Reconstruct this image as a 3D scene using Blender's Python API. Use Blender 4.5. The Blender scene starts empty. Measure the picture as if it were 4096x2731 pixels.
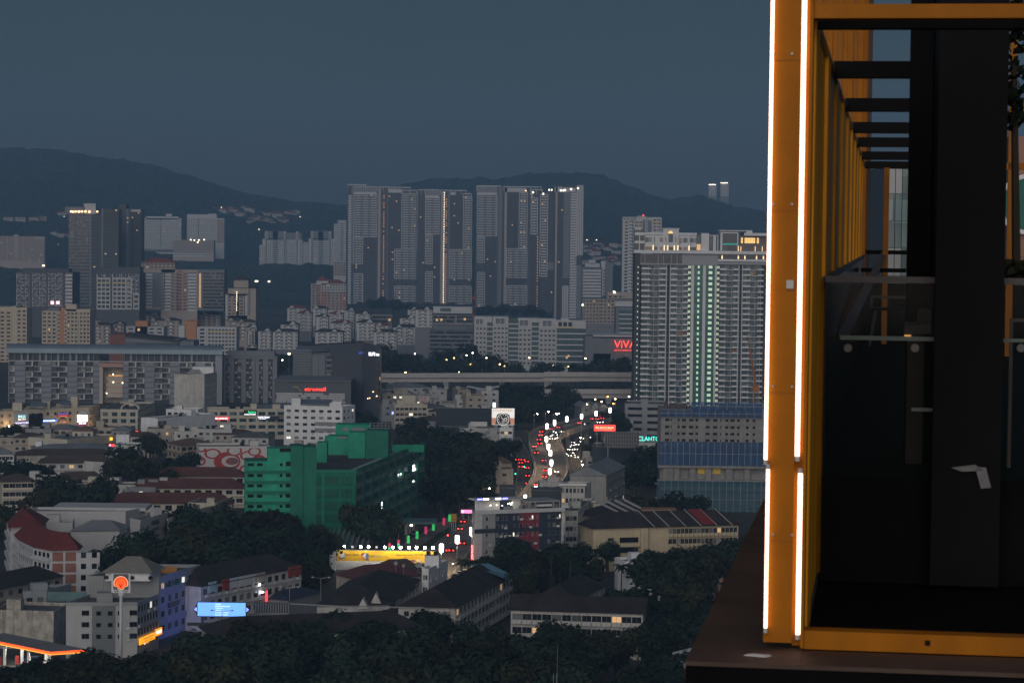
import bpy, math, random
from mathutils import Vector, Matrix, noise as mnoise
R=math.radians
rnd=random.Random(7)
scene=bpy.context.scene
COL=scene.collection
# ------------------------------------------------------------------ camera
CAMZ=100.0; FPX=2500.0; CU,CV=512.0,341.0
PITCH=math.atan(105/FPX); ROLL=R(0.66)
cam=bpy.data.cameras.new('camera'); camo=bpy.data.objects.new('camera',cam); COL.objects.link(camo)
_f=Vector((0,math.cos(PITCH),-math.sin(PITCH))); _r0=Vector((1,0,0)); _u0=Vector((0,math.sin(PITCH),math.cos(PITCH)))
_r=_r0*math.cos(ROLL)+_u0*math.sin(ROLL); _u=_u0*math.cos(ROLL)-_r0*math.sin(ROLL)
m=Matrix((( _r.x,_u.x,-_f.x,0),(_r.y,_u.y,-_f.y,0),(_r.z,_u.z,-_f.z,CAMZ),(0,0,0,1)))
camo.matrix_world=m
cam.sensor_width=22.3; cam.lens=22.3*FPX/1024; cam.clip_start=0.5; cam.clip_end=40000
cam.dof.use_dof=True; cam.dof.focus_distance=1100; cam.dof.aperture_fstop=7.0
scene.camera=camo
# ------------------------------------------------------------------ sky, sun, exposure
world=bpy.data.worlds.new('World'); scene.world=world; world.use_nodes=True
nt=world.node_tree; bg=nt.nodes['Background']
sky=nt.nodes.new('ShaderNodeTexSky'); sky.sky_type='NISHITA'; sky.sun_disc=False
SUN_EL=R(3.0)
sky.sun_elevation=SUN_EL; sky.sun_rotation=R(180+12); sky.altitude=100; sky.air_density=1.0; sky.dust_density=1.0; sky.ozone_density=2.5
mx=nt.nodes.new('ShaderNodeMix'); mx.data_type='RGBA'; mx.inputs[0].default_value=0.7
mx.inputs[7].default_value=(0.235,0.51,0.95,1)     # thin even cloud veil
nt.links.new(sky.outputs[0],mx.inputs[6])
cn=nt.nodes.new('ShaderNodeTexNoise'); cn.inputs['Scale'].default_value=2.2; cn.inputs['Detail'].default_value=4
tc=nt.nodes.new('ShaderNodeTexCoord'); mp=nt.nodes.new('ShaderNodeMapping'); mp.inputs['Scale'].default_value=(1,1,3)
nt.links.new(tc.outputs['Generated'],mp.inputs[0]); nt.links.new(mp.outputs[0],cn.inputs['Vector'])
mr=nt.nodes.new('ShaderNodeMapRange'); mr.inputs['From Min'].default_value=.3; mr.inputs['From Max'].default_value=.7; mr.inputs['To Min'].default_value=.9; mr.inputs['To Max'].default_value=1.1
nt.links.new(cn.outputs[0],mr.inputs[0])
mu=nt.nodes.new('ShaderNodeMix'); mu.data_type='RGBA'; mu.blend_type='MULTIPLY'; mu.inputs[0].default_value=1
nt.links.new(mx.outputs[2],mu.inputs[6]); nt.links.new(mr.outputs[0],mu.inputs[7]); nt.links.new(mu.outputs[2],bg.inputs[0])
bg.inputs[1].default_value=0.052
sun=bpy.data.lights.new('sun','SUN'); sun.energy=1.5; sun.angle=R(70); sun.color=(1,.93,.88)
suno=bpy.data.objects.new('sun',sun); COL.objects.link(suno)
# low bright western sky behind the camera, over the left shoulder
sd=Vector((math.sin(R(12)),math.cos(R(12)),-math.tan(R(14)))).normalized()
suno.rotation_euler=sd.to_track_quat('-Z','Y').to_euler(); suno.location=(0,-50,160)
vs=scene.view_settings; vs.view_transform='Standard'; vs.look='None'; vs.gamma=1; vs.exposure=0.28; vs.use_curve_mapping=False
scene.render.engine='CYCLES'; cy=scene.cycles
cy.use_denoising=True; cy.max_bounces=5; cy.diffuse_bounces=2; cy.glossy_bounces=3; cy.transmission_bounces=6; cy.transparent_max_bounces=12; cy.volume_bounces=1
cy.sample_clamp_indirect=2.0; cy.sample_clamp_direct=0
# ------------------------------------------------------------------ pixel <-> place
C0=Vector((0,0,CAMZ))
def ray(u,v): return _f+_r*((u-CU)/FPX)+_u*((CV-v)/FPX)
def A(u,v,D):
    d=ray(u,v); return C0+d*(D/d.y)
def G(u,v,z=0.0):
    d=ray(u,v); return C0+d*((z-CAMZ)/d.z)
def pix(p):
    d=p-C0; w=d.dot(_f); return CU+FPX*d.dot(_r)/w, CV-FPX*d.dot(_u)/w
# ------------------------------------------------------------------ materials
MATS={}
def _out(n,l,fac,a,b):
    x=n.new('ShaderNodeMix'); x.data_type='RGBA'
    if hasattr(fac,'node'): l.new(fac,x.inputs[0])
    else: x.inputs[0].default_value=fac
    for i,c in ((6,a),(7,b)):
        if hasattr(c,'node'): l.new(c,x.inputs[i])
        else: x.inputs[i].default_value=(*c,1)
    return x
def mat(key,col,rough=.75,var=.18,scale=.25,metal=0,streak=0,em=0,ecol=None,rand=0,bump=0,bscale=3,spec=.4,alpha=1,dirt=(.3,.27,.24),samp=None):
    if key in MATS: return MATS[key]
    m=bpy.data.materials.new(key); m.use_nodes=True; n=m.node_tree.nodes; l=m.node_tree.links
    p=n['Principled BSDF']; p.inputs['Roughness'].default_value=rough; p.inputs['Metallic'].default_value=metal
    p.inputs['Specular IOR Level'].default_value=spec
    tc=n.new('ShaderNodeTexCoord'); src=tc.outputs['Object']
    dark=tuple(c*(1-var) for c in col); lite=tuple(min(1,c*(1+var)) for c in col)
    no=n.new('ShaderNodeTexNoise'); no.inputs['Scale'].default_value=scale; no.inputs['Detail'].default_value=5; no.inputs['Roughness'].default_value=.65
    l.new(src,no.inputs['Vector'])
    cr=n.new('ShaderNodeMapRange'); cr.inputs['From Min'].default_value=.32; cr.inputs['From Max'].default_value=.68; l.new(no.outputs[0],cr.inputs[0])
    x=_out(n,l,cr.outputs[0],dark,lite); last=x.outputs[2]
    if streak:
        mp=n.new('ShaderNodeMapping'); mp.inputs['Scale'].default_value=(1.3,1.3,.09); l.new(src,mp.inputs[0])
        s=n.new('ShaderNodeTexNoise'); s.inputs['Scale'].default_value=1; s.inputs['Detail'].default_value=6; s.inputs['Roughness'].default_value=.7; l.new(mp.outputs[0],s.inputs['Vector'])
        c2=n.new('ShaderNodeMapRange'); c2.inputs['From Min'].default_value=.5; c2.inputs['From Max'].default_value=.8; c2.inputs['To Max'].default_value=streak; l.new(s.outputs[0],c2.inputs[0])
        y=_out(n,l,c2.outputs[0],last,tuple(c*d for c,d in zip(col,dirt))); last=y.outputs[2]
    if rand:
        oi=n.new('ShaderNodeObjectInfo'); r2=n.new('ShaderNodeMapRange'); r2.inputs['To Min'].default_value=1-rand; r2.inputs['To Max'].default_value=1+rand
        l.new(oi.outputs['Random'],r2.inputs[0])
        z=n.new('ShaderNodeVectorMath'); z.operation='SCALE'; l.new(last,z.inputs[0]); l.new(r2.outputs[0],z.inputs[3]); last=z.outputs[0]
    l.new(last,p.inputs['Base Color'])
    if bump:
        b=n.new('ShaderNodeBump'); b.inputs['Strength'].default_value=bump; b.inputs['Distance'].default_value=.05
        bn=n.new('ShaderNodeTexNoise'); bn.inputs['Scale'].default_value=bscale; bn.inputs['Detail'].default_value=4; l.new(src,bn.inputs['Vector']); l.new(bn.outputs[0],b.inputs['Height']); l.new(b.outputs[0],p.inputs['Normal'])
    if em:
        p.inputs['Emission Color'].default_value=(*(ecol or col),1); p.inputs['Emission Strength'].default_value=em
    if alpha<1: p.inputs['Alpha'].default_value=alpha
    if samp: m.cycles.emission_sampling=samp
    MATS[key]=m; return m
def emat(key,col,s,samp='AUTO'): return mat(key,col,rough=.5,var=0,em=s,ecol=col,samp=samp)
def glassmat(key,col=(.018,.026,.03),curt=(.16,.17,.17),f=.25,rough=.12):
    if key in MATS: return MATS[key]
    m=bpy.data.materials.new(key); m.use_nodes=True; n=m.node_tree.nodes; l=m.node_tree.links; p=n['Principled BSDF']
    oi=n.new('ShaderNodeObjectInfo'); tc=n.new('ShaderNodeTexCoord')
    wn=n.new('ShaderNodeTexWhiteNoise'); wn.noise_dimensions='4D'
    sn=n.new('ShaderNodeVectorMath'); sn.operation='SNAP'; sn.inputs[1].default_value=(2.1,2.1,3.1); l.new(tc.outputs['Object'],sn.inputs[0])
    l.new(sn.outputs[0],wn.inputs['Vector']); l.new(oi.outputs['Random'],wn.inputs['W'])
    mr=n.new('ShaderNodeMapRange'); mr.inputs['From Min'].default_value=1-f; mr.inputs['From Max'].default_value=1.0; l.new(wn.outputs['Value'],mr.inputs[0])
    x=_out(n,l,mr.outputs[0],col,curt); l.new(x.outputs[2],p.inputs['Base Color'])
    p.inputs['Roughness'].default_value=rough; p.inputs['Specular IOR Level'].default_value=.6
    MATS[key]=m; return m
# ------------------------------------------------------------------ mesh builder
class MB:
    def __init__(s): s.v=[]; s.f=[]; s.m=[]; s.cur=0
    def quad(s,*ps):
        b=len(s.v); s.v+= [tuple(p) for p in ps]; s.f.append(tuple(range(b,b+len(ps)))); s.m.append(s.cur); return s
    def hexa(s,b,t):                       # bottom loop, top loop (ccw seen from above)
        k=len(b); o=len(s.v); s.v+=[tuple(p) for p in b]+[tuple(p) for p in t]
        s.f.append(tuple(range(o+k-1,o-1,-1))); s.f.append(tuple(range(o+k,o+2*k)))
        for i in range(k):
            j=(i+1)%k; s.f.append((o+i,o+j,o+k+j,o+k+i))
        s.m+= [s.cur]*(k+2); return s
    def box(s,x0,x1,y0,y1,z0,z1):
        return s.hexa([(x0,y0,z0),(x1,y0,z0),(x1,y1,z0),(x0,y1,z0)],[(x0,y0,z1),(x1,y0,z1),(x1,y1,z1),(x0,y1,z1)])
    def prism(s,poly,z0,z1):
        return s.hexa([(p[0],p[1],z0) for p in poly],[(p[0],p[1],z1) for p in poly])
    def fbox(s,F,a0,a1,z0,z1,o0,o1):       # box on a facade: along, up, outward
        lo,hi=min(o0,o1),max(o0,o1)
        b=[F.P(a0,z0,hi),F.P(a1,z0,hi),F.P(a1,z0,lo),F.P(a0,z0,lo)]; t=[F.P(a0,z1,hi),F.P(a1,z1,hi),F.P(a1,z1,lo),F.P(a0,z1,lo)]
        return s.hexa(b,t)
    def tube(s,p,q,r,r2=None,k=6):
        p=Vector(p);q=Vector(q); r2=r if r2 is None else r2; d=(q-p).normalized(); a=d.orthogonal().normalized(); b=d.cross(a)
        c=[(math.cos(2*math.pi*i/k),math.sin(2*math.pi*i/k)) for i in range(k)]
        return s.hexa([p+a*x*r+b*y*r for x,y in c],[q+a*x*r2+b*y*r2 for x,y in c])
    def mesh(s,name,mats,off=(0,0,0),smooth=False):
        me=bpy.data.meshes.new(name); ox,oy,oz=off
        me.from_pydata([(x-ox,y-oy,z-oz) for x,y,z in s.v],[],s.f)
        for mt in (mats if isinstance(mats,(list,tuple)) else [mats]): me.materials.append(mt)
        me.polygons.foreach_set('material_index',s.m)
        if smooth: me.polygons.foreach_set('use_smooth',[True]*len(s.f))
        me.update(); return me
class F:                                     # a facade frame: p (left) -> q (right) as seen from outside
    def __init__(s,p,q,z0=0):
        p=Vector((p[0],p[1],0)); q=Vector((q[0],q[1],0)); s.o=p+Vector((0,0,z0)); s.W=(q-p).length; s.ex=(q-p)/s.W; s.n=Vector((s.ex.y,-s.ex.x,0)); s.rz=math.atan2(s.ex.y,s.ex.x)
    def P(s,a,z,o=0): return s.o+s.ex*a+Vector((0,0,z))+s.n*o
def tag(o,label,cat=None,group=None,kind=None):
    if label: o['label']=label
    if cat: o['category']=cat
    if group: o['group']=group
    if kind: o['kind']=kind
    return o
def link(name,me,parent=None,loc=(0,0,0),rz=0):
    o=bpy.data.objects.new(name,me); COL.objects.link(o); o.location=loc
    if rz: o.rotation_euler=(0,0,rz)
    if parent: o.parent=parent
    return o
def copy_tree(o,parent=None):
    c=o.copy(); COL.objects.link(c); c.parent=parent
    for ch in KIDS.get(o.name,[]): copy_tree(ch,c)
    return c
KIDS={}
class T:                                     # a thing: an Empty that parents its parts
    def __init__(s,name,label,cat,loc,group=None,rz=0):
        s.loc=Vector(loc); s.root=link(name,None,None,s.loc,rz); s.root.empty_display_size=1
        tag(s.root,label,cat,group); s.rz=rz
    def part(s,name,mb,mats,parent=None,label=None,kind=None,local=False,smooth=False):
        me=mb.mesh(name,mats,(0,0,0) if local else s.loc,smooth)
        return s.put(name,me,parent=parent,label=label,kind=kind)
    def put(s,name,me,loc=(0,0,0),rz=0,parent=None,label=None,kind=None):
        o=link(name,me,parent or s.root,loc,rz); KIDS.setdefault((parent or s.root).name,[]).append(o)
        tag(o,label,None,None,kind); return o
    def on(s,name,me,Fa,a,z,o=0,parent=None):          # a shared mesh placed on a facade
        return s.put(name,me,Fa.P(a,z,o)-s.loc,Fa.rz,parent)
def one(name,mb,mats,label=None,cat=None,group=None,kind=None,loc=(0,0,0),smooth=False):
    me=mb.mesh(name,mats,loc,smooth); o=link(name,me,None,loc); return tag(o,label,cat,group,kind)
# text as flat lettering
_txt={}
def textmesh(s,h,mt,depth=.05,align='LEFT'):
    k=(s,h,mt.name,align)
    if k in _txt: return _txt[k]
    cu=bpy.data.curves.new('lettering','FONT'); cu.body=s; cu.size=h*1.4; cu.extrude=depth; cu.align_x=align
    cu.resolution_u=2
    o=bpy.data.objects.new('lettering',cu); COL.objects.link(o)
    dg=bpy.context.evaluated_depsgraph_get(); me=bpy.data.meshes.new_from_object(o.evaluated_get(dg)); me.materials.clear(); me.materials.append(mt)
    me.transform(Matrix.Rotation(R(90),4,'X')); me.name='lettering'
    bpy.data.objects.remove(o); _txt[k]=me; return me
def fit(me,w,h=None):
    xs=[v.co.x for v in me.vertices]; zs=[v.co.z for v in me.vertices]
    me=me.copy(); sx=w/(max(xs)-min(xs)); sz=sx if h is None else h/(max(zs)-min(zs)); x0,z0=min(xs),min(zs)
    for v in me.vertices: v.co.x=(v.co.x-x0)*sx; v.co.z=(v.co.z-z0)*sz
    return me
# ------------------------------------------------------------------ windows and walls
_win={}
def winmesh(w,h,frame,glass,mull=1,rec=.18,tr=0,fw=.07):
    k=(round(w,2),round(h,2),frame.name,glass.name,mull,rec,tr)
    if k in _win: return _win[k]
    b=MB(); b.cur=1; b.quad((0,rec,0),(w,rec,0),(w,rec,h),(0,rec,h)); b.cur=0; y=rec-.06
    b.quad((0,y,0),(w,y,0),(w-fw,y,fw),(fw,y,fw)); b.quad((w,y,0),(w,y,h),(w-fw,y,h-fw),(w-fw,y,fw)); b.quad((w,y,h),(0,y,h),(fw,y,h-fw),(w-fw,y,h-fw)); b.quad((0,y,h),(0,y,0),(fw,y,fw),(fw,y,h-fw))
    for i in range(mull):
        x=w*(i+1)/(mull+1); b.quad((x-fw/2,y,fw),(x+fw/2,y,fw),(x+fw/2,y,h-fw),(x-fw/2,y,h-fw))
    if tr: b.quad((fw,y,tr-fw/2),(w-fw,y,tr-fw/2),(w-fw,y,tr+fw/2),(fw,y,tr+fw/2))
    me=b.mesh('window',[frame,glass]); _win[k]=me; return me
def wall(mb,Fa,z0,z1,holes=(),dep=.2,a0=0,a1=None):
    a1=Fa.W if a1 is None else a1
    sa=sorted({a0,a1}|{round(x,3) for h in holes for x in h[:2]}); sz=sorted({z0,z1}|{round(x,3) for h in holes for x in h[2:4]})
    H={(round(h[0],3),round(h[2],3)) for h in holes}
    ia={x:i for i,x in enumerate(sa)}; iz={x:i for i,x in enumerate(sz)}
    op=set()
    for h in holes:
        for i in range(ia[round(h[0],3)],ia[round(h[1],3)]):
            for j in range(iz[round(h[2],3)],iz[round(h[3],3)]): op.add((i,j))
    for j in range(len(sz)-1):                 # merge runs along a row
        i=0
        while i<len(sa)-1:
            if (i,j) in op: i+=1; continue
            k=i
            while k<len(sa)-1 and (k,j) not in op: k+=1
            mb.quad(Fa.P(sa[i],sz[j]),Fa.P(sa[k],sz[j]),Fa.P(sa[k],sz[j+1]),Fa.P(sa[i],sz[j+1])); i=k
    for h in holes:
        a,b,c,d=h[:4]
        mb.quad(Fa.P(a,c),Fa.P(b,c),Fa.P(b,c,-dep),Fa.P(a,c,-dep)); mb.quad(Fa.P(a,d,-dep),Fa.P(b,d,-dep),Fa.P(b,d),Fa.P(a,d))
        mb.quad(Fa.P(a,c),Fa.P(a,c,-dep),Fa.P(a,d,-dep),Fa.P(a,d)); mb.quad(Fa.P(b,c,-dep),Fa.P(b,c),Fa.P(b,d),Fa.P(b,d,-dep))
GL=glassmat('glass_dark'); GLT=glassmat('glass_teal',(.02,.05,.055),(.2,.26,.27),.3); GLB=glassmat('glass_black',(.008,.01,.012),(.05,.05,.05),.15)
GLH=glassmat('glass_house',(.015,.018,.02),(.3,.29,.27),.35)
FRW=mat('frame_white',(.45,.46,.47),.5,.05); FRD=mat('frame_dark',(.05,.055,.06),.4,.05); FRG=mat('frame_grey',(.2,.21,.22),.5,.05)
LITY=emat('lit_window_warm',(1,.62,.3),.34,'NONE'); LITW=emat('lit_window_white',(1,.95,.8),.8,'NONE'); LITG=emat('lit_window_pale',(.8,1,.75),.3,'NONE')
ROOFC=mat('roof_concrete',(.11,.11,.11),.9,.3,.2,streak=0,bump=.3); METAL=mat('metal_grey',(.3,.31,.33),.4,.1,metal=.6); DARKM=mat('dark_metal',(.03,.032,.035),.5,.1)
CONC=mat('concrete',(.34,.33,.32),.85,.2,.15,streak=.6); WHITE=mat('wall_white',(.72,.73,.74),.8,.08,.2,streak=.35); WHITE2=mat('wall_old_white',(.5,.49,.46),.85,.18,.3,streak=.8)
ACM=mat('air_conditioner_white',(.5,.5,.48),.6,.1,rand=.2); TANK=mat('tank_black',(.015,.015,.017),.5,.1); 
AC=MB().box(-.45,.45,-.38,0,0,.62).mesh('air_conditioner',[ACM])
def grid(t,Fa,z0,fl,nf,a0,a1,nb,w,h,sill=.9,frame=FRG,glass=GLH,mull=1,lit=0,litm=(LITY,LITW),rec=.18,cap=300,skip=None,ac=0,name='window',tr=0,split=None):
    """regular windows on a facade: returns the holes, puts a window object in each"""
    holes=[]; bw=(a1-a0)/nb; n=0; rest=MB()
    for i in range(nf):
        for j in range(nb):
            if skip and skip(i,j): continue
            a=a0+bw*(j+.5)-w/2; z=z0+fl*i+sill; holes.append((a,a+w,z,z+h))
            g=rnd.choice(litm) if rnd.random()<lit else glass
            if n<cap:
                t.on(name,winmesh(w,h,frame,g,mull,rec,tr),Fa,a,z); n+=1
            else: rest.quad(Fa.P(a,z,-rec),Fa.P(a+w,z,-rec),Fa.P(a+w,z+h,-rec),Fa.P(a,z+h,-rec))
            if ac and rnd.random()<ac: t.on('air_conditioner',AC,Fa,a+w*.5+rnd.uniform(-.3,.3)*w,z-.72)
    if rest.f: t.part(name+'_panes',rest,[glass],kind='stuff')
    return holes
def par(L,N,Rr): return [L,N,Rr,L+Rr-N]
def foot2(p,q,dep):
    Fa=F(p,q); b=-Fa.n*dep; p=Vector((p.x,p.y,0)); q=Vector((q.x,q.y,0)); return [p,q,q+b,p+b]
def flatroof(t,poly,z,par_h=.9,pw=.25,mt=ROOFC,pm=None):
    """roof slab with an upstand all round; poly counter-clockwise seen from above"""
    b=MB(); b.quad(*[(p[0],p[1],z+.02) for p in poly]); t.part('roof',b,[mt])
    if par_h:
        c=sum((Vector((p[0],p[1],0)) for p in poly),Vector())/len(poly); b=MB()
        for i in range(len(poly)):
            p=Vector((poly[i][0],poly[i][1],0)); q=Vector((poly[(i+1)%len(poly)][0],poly[(i+1)%len(poly)][1],0)); Fa=F(p,q,z)
            b.fbox(Fa,0,Fa.W,0,par_h,.04,-pw)
        t.part('parapet',b,[pm or CONC])
def hip(mb,poly,z,rise,over=.6,inset=.35,gable=False):
    """pitched roof over a 4-corner footprint p0p1 = long front edge"""
    p=[Vector((a[0],a[1],0)) for a in poly]; ex=(p[1]-p[0]); L=ex.length; ex/=L; ey=(p[3]-p[0]); Dp=ey.length; ey/=Dp
    o=over; q=[p[0]-ex*o-ey*o,p[1]+ex*o-ey*o,p[2]+ex*o+ey*o,p[3]-ex*o+ey*o]; Z=Vector((0,0,1))
    if L>=Dp: ins=0 if gable else min(L*.45,Dp*.5*inset/.35*.9); m0=(q[0]+q[3])/2+ex*ins; m1=(q[1]+q[2])/2-ex*ins; e=[(0,1,'b','a'),]
    else:
        ins=0 if gable else min(Dp*.45,L*.5); m0=(q[0]+q[1])/2+ey*ins; m1=(q[3]+q[2])/2-ey*ins
    q=[a+Z*z for a in q]; m0=m0+Z*(z+rise); m1=m1+Z*(z+rise)
    if L>=Dp: fs=[(q[0],q[1],m1,m0),(q[1],q[2],m1),(q[2],q[3],m0,m1),(q[3],q[0],m0)]
    else: fs=[(q[0],q[1],m0),(q[1],q[2],m1,m0),(q[2],q[3],m1),(q[3],q[0],m0,m1)]
    for f in fs: mb.quad(*f)
    mb.quad(q[3],q[2],q[1],q[0]); return m0,m1
def cen(poly,z=0): return Vector((sum(p[0] for p in poly)/len(poly),sum(p[1] for p in poly)/len(poly),z))
def blank(mb,poly,z0,z1,skip=()):
    for i in range(len(poly)):
        if i in skip: continue
        Fa=F(poly[i],poly[(i+1)%len(poly)]); wall(mb,Fa,z0,z1)
def roofbox(t,x,y,z,w,d,h,m,name='stair_house',rz=0):
    b=MB().box(-w/2,w/2,-d/2,d/2,0,h); 
    me=b.mesh(name,[m]); return t.put(name,me,Vector((x,y,z))-t.loc,rz)
TK=MB(); TK.tube((0,0,0),(0,0,1.5),.75,.85,10); TK.tube((0,0,1.5),(0,0,1.62),.5,.3,10); TKM=TK.mesh('water_tank',[TANK])
# ================================================================== ground and hills
ZC={1:(0,175,8.96),2:(250,162.5,8.96),3:(475,162.5,8.96),4:(0,337.5,8.96),5:(250,337.5,8.96),6:(475,337.5,8.96),7:(0,507.75,8.96),8:(250,507.75,8.96),9:(475,507.75,8.96),
 10:(337.5,175,11.2),11:(462.5,400,10.453),12:(0,375,15.68),13:(325,525,17.105),14:(0,400,10.456),15:(600,212.5,13.44),16:(75,537.5,11.76),17:(674,0,6.72),18:(674,225,6.72),19:(674,457.75,6.72)}
def q(r,x,y): a,b,s=ZC[r]; return a+x/s,b+y/s
def QA(r,x,y,D): return A(*q(r,x,y),D)
def QG(r,x,y,z=0): return G(*q(r,x,y),z)
def interp(tab,x):
    if x<=tab[0][0]: return tab[0][1]
    for (a,b),(c,d) in zip(tab,tab[1:]):
        if x<=c: return b+(d-b)*(x-a)/(c-a)
    return tab[-1][1]
GROUND=mat('ground_mixed',(.045,.045,.04),.95,.45,.02,bump=.2)
b=MB(); N=24; S=15000
for i in range(N):
    for j in range(N):
        x0=-S+2*S*i/N; y0=-3000+20000*j/N; b.quad((x0,y0,0),(x0+2*S/N,y0,0),(x0+2*S/N,y0+20000/N,0),(x0,y0+20000/N,0))
one('ground',b,[GROUND],kind='structure')
SKYL=[(-400,128),(-200,135),(0,146),(50,148),(100,155),(150,163),(200,178),(250,192),(300,200),(345,203),(385,187),(410,180),(440,176),(500,177),(520,172),(550,170.5),(585,171),(602,174),(625,184),(650,193),(670,197),(700,193),(725,203),(745,207),(765,212),(900,216),(1100,205),(1400,190)]
def hz(x,y):
    u=512+x/y*2500; v=interp(SKYL,u); vh=230+.0116*u
    u2=512+x/5600*2500
    Hr=CAMZ+(vh-v)*5600/2500
    t=(y-3250)/2350
    if t<=0: return -3
    n=mnoise.noise(Vector((x/420,y/420,3)))*38+mnoise.noise(Vector((x/150,y/150,8)))*14
    if t<1: s=t**1.45; z=Hr*s+n*.55*math.sin(math.pi*min(t,1))
    else: z=Hr*max(0,1-(t-1)*.9)+n*min(1,(t-1)*3)
    return z-3
FOREST=mat('forest',(.018,.027,.02),.95,.4,.012,bump=1,bscale=.2)
b=MB(); nx,ny=620,90; xs=[]
for j in range(ny+1):
    y=3000+2750*(j/ny)**.9 if j<ny-12 else 3000+2750*((ny-12)/ny)**.9+ (j-ny+12)*90
    for i in range(nx+1):
        x=(-1900+4100*i/nx)*y/5600*1.25
        c=mnoise.noise(Vector((x/11,y/13,1)))*4.5+mnoise.noise(Vector((x/27,y/30,5)))*5
        b.v.append((x,y,hz(x,y)+max(-2,c)))
for j in range(ny):
    for i in range(nx):
        o=j*(nx+1)+i; b.f.append((o,o+1,o+nx+2,o+nx+1)); b.m.append(0)
one('hills',b,[FOREST],kind='structure')
def onhill(u,v):
    d=ray(u,v); y=3050
    while y<5600:
        p=C0+d*(y/d.y)
        if hz(p.x,p.y)>=p.z: return p
        y+=15
    return C0+d*(5590/d.y)
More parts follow.
